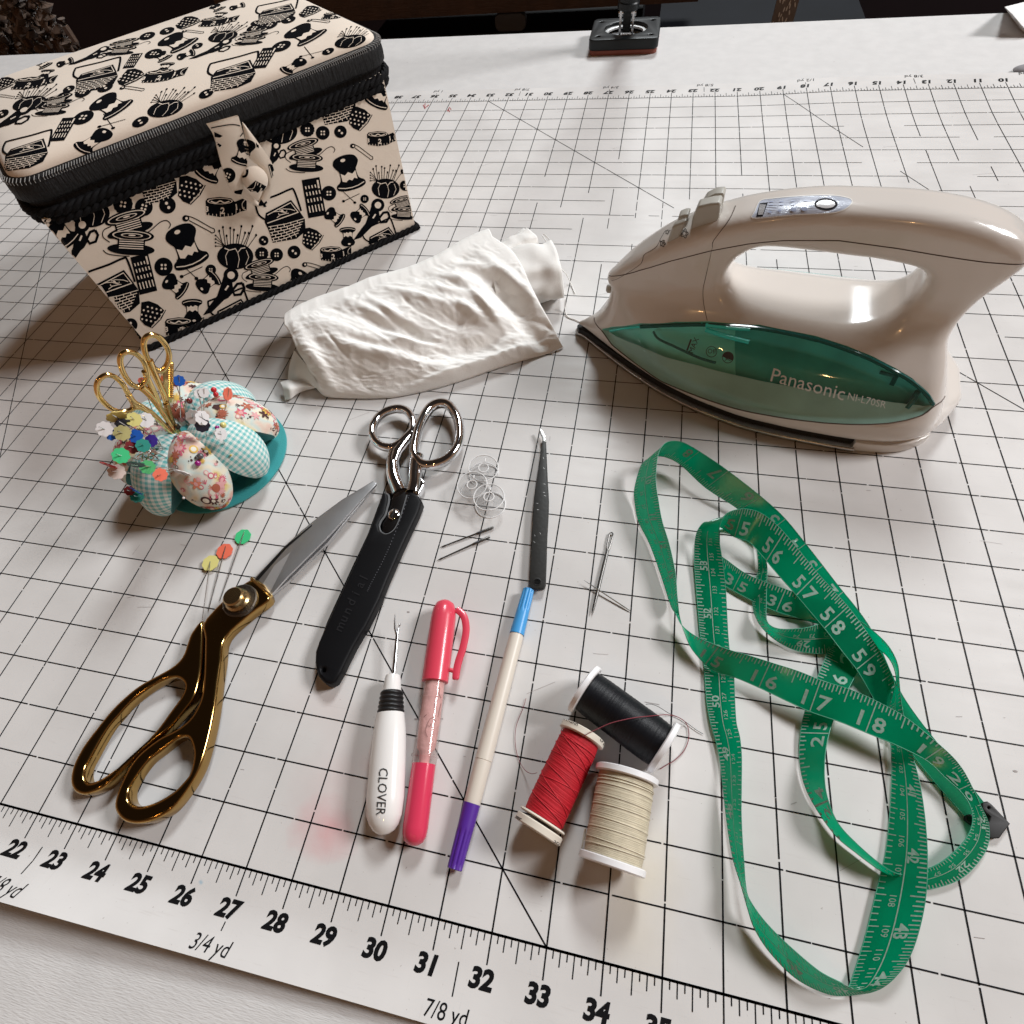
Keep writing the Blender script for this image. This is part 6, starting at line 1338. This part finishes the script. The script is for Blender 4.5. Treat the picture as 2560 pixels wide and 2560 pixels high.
# ================================================================== pincushion
PCC = Vector((21.42, 9.38, 0)); pcu = thing('pincushion', 'round segmented pincushion in aqua gingham and flowered cotton on a teal felt base', 'pincushion', PCC)
felt = mat('teal_felt', (0.030, 0.30, 0.31), .9, sheen=.3, bump=(900, .01), noise=(60, .15))
m = MB(); m.lathe(PCC + Vector((.18, .22, .03)), PCC + Vector((.18, .22, .14)), [(0, 1.96), (.03, 2.02), (.08, 2.02), (.11, 1.96)], 72); m.build('felt_base', felt, pcu, angle=50)
def gingham(nm, rot):
    g = bpy.data.materials.new(nm); g.use_nodes = True; nt = g.node_tree; b = nt.nodes['Principled BSDF']; b.inputs['Roughness'].default_value = .85; b.inputs['Sheen Weight'].default_value = .2
    uv = nt.nodes.new('ShaderNodeUVMap'); sx = nt.nodes.new('ShaderNodeSeparateXYZ'); nt.links.new(uv.outputs[0], sx.inputs[0]); outs = []
    for ax in ('X', 'Y'):
        mm = nt.nodes.new('ShaderNodeMath'); mm.operation = 'MULTIPLY'; mm.inputs[1].default_value = 7.2; nt.links.new(sx.outputs[ax], mm.inputs[0])
        fr = nt.nodes.new('ShaderNodeMath'); fr.operation = 'FRACT'; nt.links.new(mm.outputs[0], fr.inputs[0])
        gt = nt.nodes.new('ShaderNodeMath'); gt.operation = 'GREATER_THAN'; gt.inputs[1].default_value = .5; nt.links.new(fr.outputs[0], gt.inputs[0]); outs.append(gt)
    ad = nt.nodes.new('ShaderNodeMath'); ad.operation = 'ADD'; nt.links.new(outs[0].outputs[0], ad.inputs[0]); nt.links.new(outs[1].outputs[0], ad.inputs[1])
    hf = nt.nodes.new('ShaderNodeMath'); hf.operation = 'MULTIPLY'; hf.inputs[1].default_value = .5; nt.links.new(ad.outputs[0], hf.inputs[0])
    rp = nt.nodes.new('ShaderNodeValToRGB'); rp.color_ramp.elements[0].color = (.70, .72, .68, 1); rp.color_ramp.elements[1].color = (.13, .44, .44, 1); rp.color_ramp.elements.new(.5).color = (.40, .58, .56, 1)
    nt.links.new(hf.outputs[0], rp.inputs[0]); nt.links.new(rp.outputs[0], b.inputs['Base Color']); return g
ging = gingham('aqua_gingham', 0)
flo = bpy.data.materials.new('flowered_cotton'); flo.use_nodes = True; nt = flo.node_tree; b = nt.nodes['Principled BSDF']; b.inputs['Roughness'].default_value = .85; b.inputs['Sheen Weight'].default_value = .2
tcx = nt.nodes.new('ShaderNodeTexCoord'); nz = nt.nodes.new('ShaderNodeTexNoise'); nz.inputs['Scale'].default_value = 75; nz.inputs['Detail'].default_value = 1.5; nt.links.new(tcx.outputs['Object'], nz.inputs['Vector'])
rp = nt.nodes.new('ShaderNodeValToRGB'); nt.links.new(nz.outputs['Fac'], rp.inputs[0]); e = rp.color_ramp.elements; e[0].position = .30; e[0].color = (.72, .44, .36, 1); e[1].position = .70; e[1].color = (.70, .58, .18, 1); e.new(.42).color = (.72, .62, .52, 1); e.new(.52).color = (.58, .68, .64, 1); e.new(.6).color = (.76, .70, .56, 1)
nt.links.new(rp.outputs[0], b.inputs['Base Color'])
FC = [mat('fl_' + k, c, .8) for k, c in (('pink',(.62,.13,.20)),('coral',(.68,.24,.15)),('brown',(.07,.025,.025)),('rose',(.72,.38,.38)),('gold',(.70,.45,.10)),('cream',(.76,.72,.62)),('lime',(.50,.58,.16)),('rust',(.42,.12,.07)))]
rf = random.Random(11)
def flower_art():
    A = Art(); t = rf.random(); k = rf.choice((5, 6, 8, 12)); c1, c2 = rf.choice(((0,3),(1,3),(2,5),(7,4),(3,1),(4,2),(0,5),(2,0)))
    if t < .50:
        A.poly([(math.cos(q)*(.72 + .28*math.cos(k*q)), math.sin(q)*(.72 + .28*math.cos(k*q))) for q in np.linspace(0, 2*math.pi, 40, endpoint=False)], c1); A.ell(0, 0, .32, .32, c2)
    elif t < .68: A.ell(0, 0, .8, .8, c1, 0, 20); A.ell(0, 0, .5, .5, 5, 0, 18); A.ell(0, 0, .28, .28, c2, 0, 12)
    elif t < .82:
        for q in range(4): A.line([(0, 0), (math.cos(q*.5)*1.1, math.sin(q*.5)*1.1)], .14, c1)
    elif t < .92: A.ell(0, 0, .25, .25, c1, 0, 10); A.ell(.5, .3, .14, .14, c1, 0, 8); A.ell(-.4, .45, .12, .12, c1, 0, 8)
    else: A.poly([(0, .9), (.8, .2), (.6, -.5), (.15, -.4), (0, -.2), (-.15, -.4), (-.6, -.5), (-.8, .2)], c1); A.ell(0, .15, .35, .35, c2)
    return A
SEG = {}; allv, allf = [], []
def segment(ang, floral, sz=1.0):
    er = Vector((math.cos(ang), math.sin(ang), 0)); et = Vector((-er.y, er.x, 0)); N = 26; K = 16
    spine = cat([(.08,1.46),(.34,1.82),(.80,2.04),(1.32,2.02),(1.80,1.74),(2.16,1.28),(2.30,.80),(2.20,.42),(1.90,.16)], 8); sp = []
    L = [0]
    for i in range(1, len(spine)): L.append(L[-1] + float(np.linalg.norm(spine[i] - spine[i-1])))
    for q in np.linspace(0, 1, N): sp.append((np.interp(q*L[-1], L, [s[0] for s in spine]), np.interp(q*L[-1], L, [s[1] for s in spine])))
    def pt(q, w):
        """q along the spine, w -1..1 across the printed panel"""
        i = q*(N - 1); k = min(int(i), N - 2); f = i - k; r = sp[k][0]*(1-f) + sp[k+1][0]*f; z = sp[k][1]*(1-f) + sp[k+1][1]*f
        half = .68*sz*max(0, math.sin(math.pi*min(max(q, 0), 1)))**.72*(.76 + .34*q); 
        # panel bulges: its edges sit a little inside the spine
        k0, k2 = max(k - 2, 0), min(k + 3, N - 1); tr, tz = sp[k2][0] - sp[k0][0], sp[k2][1] - sp[k0][1]; ln = math.hypot(tr, tz) + 1e-9
        k0b, k2b = max(k - 1, 0), min(k + 4, N - 1); tr2, tz2 = sp[k2b][0] - sp[k0b][0], sp[k2b][1] - sp[k0b][1]; ln2 = math.hypot(tr2, tz2) + 1e-9
        nr, nz_ = -tz/ln*(1-f) - tz2/ln2*f, tr/ln*(1-f) + tr2/ln2*f
        sag = .46*half*w*w
        return PCC + er*(r - nr*sag) + et*(half*w) + Vector((0, 0, max(.05, z - nz_*sag)))
    m = MB(); rows = [[pt(i/(N-1), -1 + 2*j/K) for j in range(K + 1)] for i in range(N)]; m.grid(rows); nP = len(m.f)
    A_mi = 0
    # teal sides fold in to a keel
    keel = []
    for i in range(N):
        q = i/(N-1); c = pt(q, 0); keel.append(PCC + er*((c - PCC).dot(er)*.52 + .02) + Vector((0, 0, .14 + (c.z - .14)*.62)))
    for side in (0, -1):
        e_ = [r[side] for r in rows]; m.grid([[e_[i].lerp(keel[i], t) + et*((-.05 if side == -1 else .05)*math.sin(math.pi*t)*math.sin(math.pi*i/(N-1))) for t in (0, .25, .5, .75, 1)] for i in range(N)], 1)
    mats = [flo if floral else ging, felt] + FC
    allv.extend(m.v[:N*(K+1)]); 
    bv = BVHTree.FromPolygons([tuple(p) for p in m.v], m.f); SEG[round(math.degrees(ang))] = bv
    if floral:
        for _ in range(95):
            q = rf.uniform(.06, .94); w = rf.uniform(-.85, .85); k = rf.choice((.05, .07, .09, .12, .14)); rot = rf.uniform(0, 6)
            hw = .68*sz*math.sin(math.pi*q)**.72*(.76 + .34*q)
            if abs(w)*hw + k > hw: continue
            A = Art(); A.put(flower_art(), 0, 0, k, rot); base_n = len(m.v)
            def mp(x, y, l):
                qq = q + y/3.1; ww = w + x/max(hw, .1); p = pt(qq, ww); n = (pt(qq, ww + .02) - pt(qq, ww - .02)).cross(pt(min(qq + .02, 1), ww) - pt(max(qq - .02, 0), ww))
                if n.length < 1e-9: return None
                n.normalize(); 
                if n.dot(er*.7 + up) < 0: n = -n
                return p + n*(.006 + .0015*l + .001*(_ % 5))
            lay(A, m, mp, {i: i + 2 for i in range(8)}, maxlen=.06)
    o = m.build('segment', mats, pcu, angle=75, merge=False, label=('flowered cotton segment' if floral else 'aqua gingham segment'))
    me = o.data; uvl = me.uv_layers.new(name='UVMap')
    for p in me.polygons:
        for li in p.loop_indices:
            vi = me.loops[li].vertex_index
            if vi < N*(K+1): i, j = divmod(vi, K + 1); q = i/(N-1); uvl.data[li].uv = (.5 + (-1 + 2*j/K)*.66*max(0, math.sin(math.pi*q))**.78*(.72+.42*q), q*L[-1])
    # running stitches along both panel edges
    return m
segm = MB()
for k, an in enumerate((-50, -9, 33, 77, 120, 165, -148, -97)):
    g = segment(math.radians(an), k % 2 == 0, 1.08); segm.add(g.v, g.f)
cush = BVHTree.FromPolygons([tuple(p) for p in segm.v], segm.f)
m = MB(); m.ball(PCC + up*1.50, .22, 10, 0, (1, 1, .5)); m.build('centre_tuft', felt, pcu)
m = MB(); m.lathe(PCC + up*.14, PCC + up*1.5, [(0, 1.25), (.5, 1.0), (1.0, .6), (1.36, .2)], 30); m.build('core', felt, pcu)
# ------------------------------------------------------------------ two pairs of little gold scissors standing in the middle
CQ = cr(200, 820, 0.26915); hv = Vector((CAM.x - PCC.x, CAM.y - PCC.y, 0)).normalized()
def sp_(x, y, d=0.0): return onpl(*CQ(x, y), PCC + hv*d, hv)
brass = mat('bright_gold', (.86, .62, .26), .14, 1.0)
def loop(m, pts, d, r, flat=1.0):
    P = cat(pts, 6, True); m.tube([sp_(p[0], p[1], d) for p in P], r, 12, closed=True, up=hv, flat=flat)
def shank(m, pts, d0, d1, r0, r1):
    P = cat(pts, 6); n = len(P); m.tube([sp_(p[0], p[1], d0 + (d1-d0)*i/(n-1)) for i, p in enumerate(P)], [r0 + (r1-r0)*i/(n-1) for i in range(n)], 12, up=hv)
e1 = thing('embroidery_scissors', 'gold embroidery scissors with two round loops, stuck point down in the pincushion', 'scissors', PCC + up*1.6)
m = MB(); loop(m, [(155,560),(165,500),(205,455),(265,435),(330,460),(385,510),(430,580),(470,660),(500,730),(460,765),(380,778),(300,755),(225,695),(175,630)], .42, .062); shank(m, [(490,735),(560,735),(640,775),(720,840),(800,925),(880,1000),(920,1030)], .42, .10, .085, .05); shank(m, [(450,620),(500,690),(570,730),(640,780)], .42, .38, .075, .07); m.build('handle', brass, e1)
m = MB(); loop(m, [(372,310),(385,250),(425,222),(480,225),(540,255),(590,310),(618,380),(625,450),(600,510),(545,545),(490,530),(440,480),(395,400)], .30, .066); shank(m, [(560,540),(620,590),(690,670),(760,770),(830,880),(890,970),(930,1030)], .30, .05, .105, .05); shank(m, [(600,400),(640,500),(690,600),(740,720)], .30, .22, .075, .07); m.build('handle', brass, e1)
m = MB(); shank(m, [(800,900),(870,985),(930,1055),(960,1110)], .12, .0, .07, .02); m.build('blade', blade, e1)
m = MB(); q = sp_(905, 915, .14); m.lathe(q - hv*.05, q + hv*.06, [(0, .07), (.09, .07), (.11, .04)], 16); m.build('pivot', mat('dark_pivot', (.08, .07, .06), .3, 1.0), e1)
e2 = thing('stork_scissors', 'ornate gold scissors with engraved shank, upright behind the round looped pair in the pincushion', 'scissors', PCC + up*1.6)
m = MB(); loop(m, [(592,140),(615,85),(665,65),(720,80),(770,125),(812,190),(828,260),(815,330),(775,385),(730,398),(685,370),(640,310),(605,230)], .0, .07); m.build('handle', brass, e2)
m = MB(); shank(m, [(640,300),(680,400),(730,510),(780,620),(810,720),(840,820),(880,930),(925,1030)], .0, -.02, .10, .05); m.build('shank', brass, e2)
m = MB(); P = [sp_(x, y, .02) for x, y in [(770,420),(850,300),(872,330),(868,520),(860,660),(845,700),(800,640),(775,540)]]; Q = [p - hv*.16 for p in P]; k = len(P)
m.add(P, [tuple(range(k))]); m.add(Q, [tuple(range(k))[::-1]])
for i in range(k): m.add([P[i], P[(i+1) % k], Q[(i+1) % k], Q[i]], [(0, 1, 2, 3)])
for i in range(17): y = 345 + i*19; a, b_ = sp_(835, y, .05), sp_(868, y - 4, .05); m.tube([a, b_], .018, 5)
m.build('engraved_wing', brass, e2, angle=30)
m = MB()
for i in range(9): y = 690 + i*24; x = 815 + i*6; m.tube([sp_(x + 16*math.cos(t)*(1 - t/14), y + 14*math.sin(t), .07) for t in np.linspace(0, 9, 14)], .014, 5)
shank(m, [(800,700),(830,800),(870,900),(915,960)], .02, .02, .085, .07); m.build('engraved_shank', mat('aged_gold', (.55, .38, .16), .25, 1.0, bump=(900, .02)), e2)
# ------------------------------------------------------------------ pins in the cushion
GRP = 'pins stuck in the pincushion'
def pin_base(ex_, ey_):
    h = cush.ray_cast(CAM, ray(*CQ(ex_, ey_)).normalized())
    return h[0] if h[0] is not None else sp_(ex_, ey_, 0)
def hpt(hx, hy, e_, d): return onpl(*CQ(hx, hy), e_ + hv*d, hv)
def fpin(k, hx, hy, r, ex_, ey_, lab, tilt=(0, 0), d=.25, edge=None):
    e_ = pin_base(ex_, ey_); h = hpt(hx, hy, e_, d); t = thing('flower_pin', lab, 'pin', e_, GRP); u = (h - e_).normalized()
    n = (CAM - h).normalized(); s = Vector((RX.x, RX.y, RX.z)); n = (n + s*tilt[0] + up*tilt[1]).normalized()
    sc_ = .26915*r*((h - CAM).dot(RZ))/F_PX
    if edge is not None:
        a = math.radians(edge); n = (RX*math.cos(a) - RY*math.sin(a)*-1)*1.0 + (CAM - h).normalized()*.30; n.normalize()
    m = MB(); flower(m, h, n, sc_, .022, 8, rf.uniform(0, 1), .15); m.build('head', PC[k], t, angle=30)
    m = MB(); m.tube([h + n*.016 - u*.0 + u*sc_*.8, h + n*.016, h - u*sc_*.9 + n*.01, e_ - u*.25], [.011, .014, .013, .011], 6); m.build('shaft', pinst, t)
FP = [('gold',340,825,88,760,1095,'deep yellow flower pin just under the lowest gold loop',(.2,.9),.3,70),('yellow',500,850,68,742,1085,'pale yellow flower pin facing out below the gold scissors',(0,.1),.4,None),('white',228,938,72,745,1118,'white flower pin furthest out on the left',(-.2,.1),.4,None),('tan',392,975,74,738,1110,'olive flower pin in the middle of the left bunch',(0,.2),.5,None),
 ('navy',400,885,70,748,1100,'black flower pin half hidden behind the olive one',(0,1.2),.3,75),('blue',300,990,60,740,1120,'blue flower pin seen edge on, left of the olive one',(-1.5,.2),.35,25),('blue',515,1005,66,772,1112,'bright blue flower pin right of the olive one',(-.3,.1),.5,None),('purple',662,1048,62,800,1120,'purple flower pin close to the cushion top',(-.5,.3),.35,None),
 ('teal',585,1092,64,802,1205,'deep teal flower pin over the upper gingham',(.2,.1),.5,None),('darkred',485,1105,66,770,1180,'dark red flower pin between the blue and the mint',(.3,-.1),.4,None),('green',380,1185,76,705,1255,'mint green flower pin on the left of the bunch',(.0,.1),.5,None),('red',265,1275,74,520,1362,'scarlet flower pin seen edge on, lowest on the left',(0,-1.6),.4,115),
 ('blush',340,1335,74,560,1365,'blush flower pin below the scarlet one',(0,.2),.35,None),('darkgreen',520,1268,78,905,1310,'dark green flower pin lying nearly flat',(0,-1.0),.5,95),('lightgreen',628,1292,68,870,1330,'light green flower pin right of the dark green one',(.2,.5),.4,None),('coral',745,1362,64,905,1310,'coral flower pin over the grey gingham',(.2,.0),.5,None),
 ('white',950,1345,78,870,1300,'white flower pin edge on between two segments',(.2,-1.2),.4,110),('blue',520,1512,66,640,1540,'blue flower pin low on the left flowered segment',(0,.2),.25,130),('darkred',458,1512,46,600,1560,'maroon flower pin behind the low blue one',(0,0),.15,None),('teal',530,1565,60,640,1590,'teal flower pin under the low blue one',(.3,.4),.15,None),
 ('white',612,855,72,770,1120,'white flower pin behind the pale yellow one',(.4,.1),.1,None),('blue',922,490,52,936,822,'blue flower pin standing upright behind the scissors',(0,0),-.2,None),('coral',575,492,34,720,900,'coral flower pin showing through the middle gold loop',(0,0),-.4,None),('coral',888,510,36,985,800,'coral flower pin hidden behind the upright blue one',(0,0),-.4,None),
 ('white',1100,610,46,1140,795,'white flower pin upright at the back, left of its twin',(.9,0),-.1,None),('white',1150,600,50,1150,798,'white flower pin upright at the back, right of its twin',(.4,0),-.1,None),('coral',1372,612,62,1350,735,'orange flower pin edge on at the far side',(1.9,0),-.1,8),
 ('white',1052,828,74,1075,925,'white flower pin leaning left of the navy one',(-.5,-.2),.1,None),('white',1135,835,70,1175,1005,'white flower pin tilted by the navy one',(1.0,.2),.15,None),('navy',1138,905,68,1180,1000,'navy flower pin flat against the gingham',(0,-.4),.2,None),('white',1308,985,62,1345,1075,'white flower pin on the right gingham segment',(1.1,.1),.2,None),('yellow',905,770,52,960,840,'pale yellow flower pin low at the back',(0,.2),-.3,None)]
for a in FP: fpin(*a)
def bpin(k, hx, hy, r, ex_, ey_, lab, d=.12):
    e_ = pin_base(ex_, ey_); h = hpt(hx, hy, e_, d); t = thing('ball_pin', lab, 'pin', e_, 'ball headed pins in the pincushion'); u = (h - e_).normalized(); rr = .26915*r*((h - CAM).dot(RZ))/F_PX
    m = MB(); m.ball(h, rr, 8); m.build('head', mat('bead_' + k, PC[k].node_tree.nodes['Principled BSDF'].inputs['Base Color'].default_value[:3], .12, coat=.8), t)
    m = MB(); m.tube([h, e_ - u*.2], .011, 6); m.build('shaft', pinst, t)
bpin('red', 1242, 575, 27, 1250, 665, 'red ball pin, upper of the two at the far side', -.1); bpin('red', 1262, 617, 25, 1255, 670, 'red ball pin, lower of the two at the far side', -.05); bpin('darkred', 1016, 676, 29, 1070, 745, 'dark red ball pin alone left of the red pair', 0)
bpin('yellow', 1330, 902, 30, 1320, 975, 'yellow ball pin on the right gingham segment', .1); bpin('magenta', 1274, 926, 22, 1275, 975, 'small magenta ball pin beside the yellow one', .1); bpin('pewter', 1116, 1190, 31, 1112, 1200, 'pewter ball pin pushed into the front flowered segment', .06); bpin('magenta', 1094, 1257, 29, 1092, 1266, 'magenta ball pin pushed into the front flowered segment', .06)
bpin('white', 1508, 828, 12, 1506, 832, 'tiny pearl ball pin on the far flowered segment', .03); bpin('white', 962, 1578, 13, 968, 1560, 'pearl ball pin on the grey gingham segment', .06); bpin('gold', 1402, 1182, 10, 1402, 1186, 'tiny brass ball pin at the edge of the right gingham', .03)
e_ = pin_base(700, 1200); t = thing('safety_pin', 'silver bunch of small safety pins among the flower pins', 'safety pin', e_); m = MB()
for k in range(5):
    c = hpt(600 + k*14, 1160 + k*10, e_, .35); u_ = Vector((math.cos(k*1.3), math.sin(k*2.1), .5)).normalized(); w_ = hv.cross(u_).normalized(); m.tube([c + u_*(.22*math.cos(q)) + w_*(.07*math.sin(q)) for q in np.linspace(0, 2*math.pi, 18, endpoint=False)], .017, 6, closed=True)
m.build('wire', chrome, t)
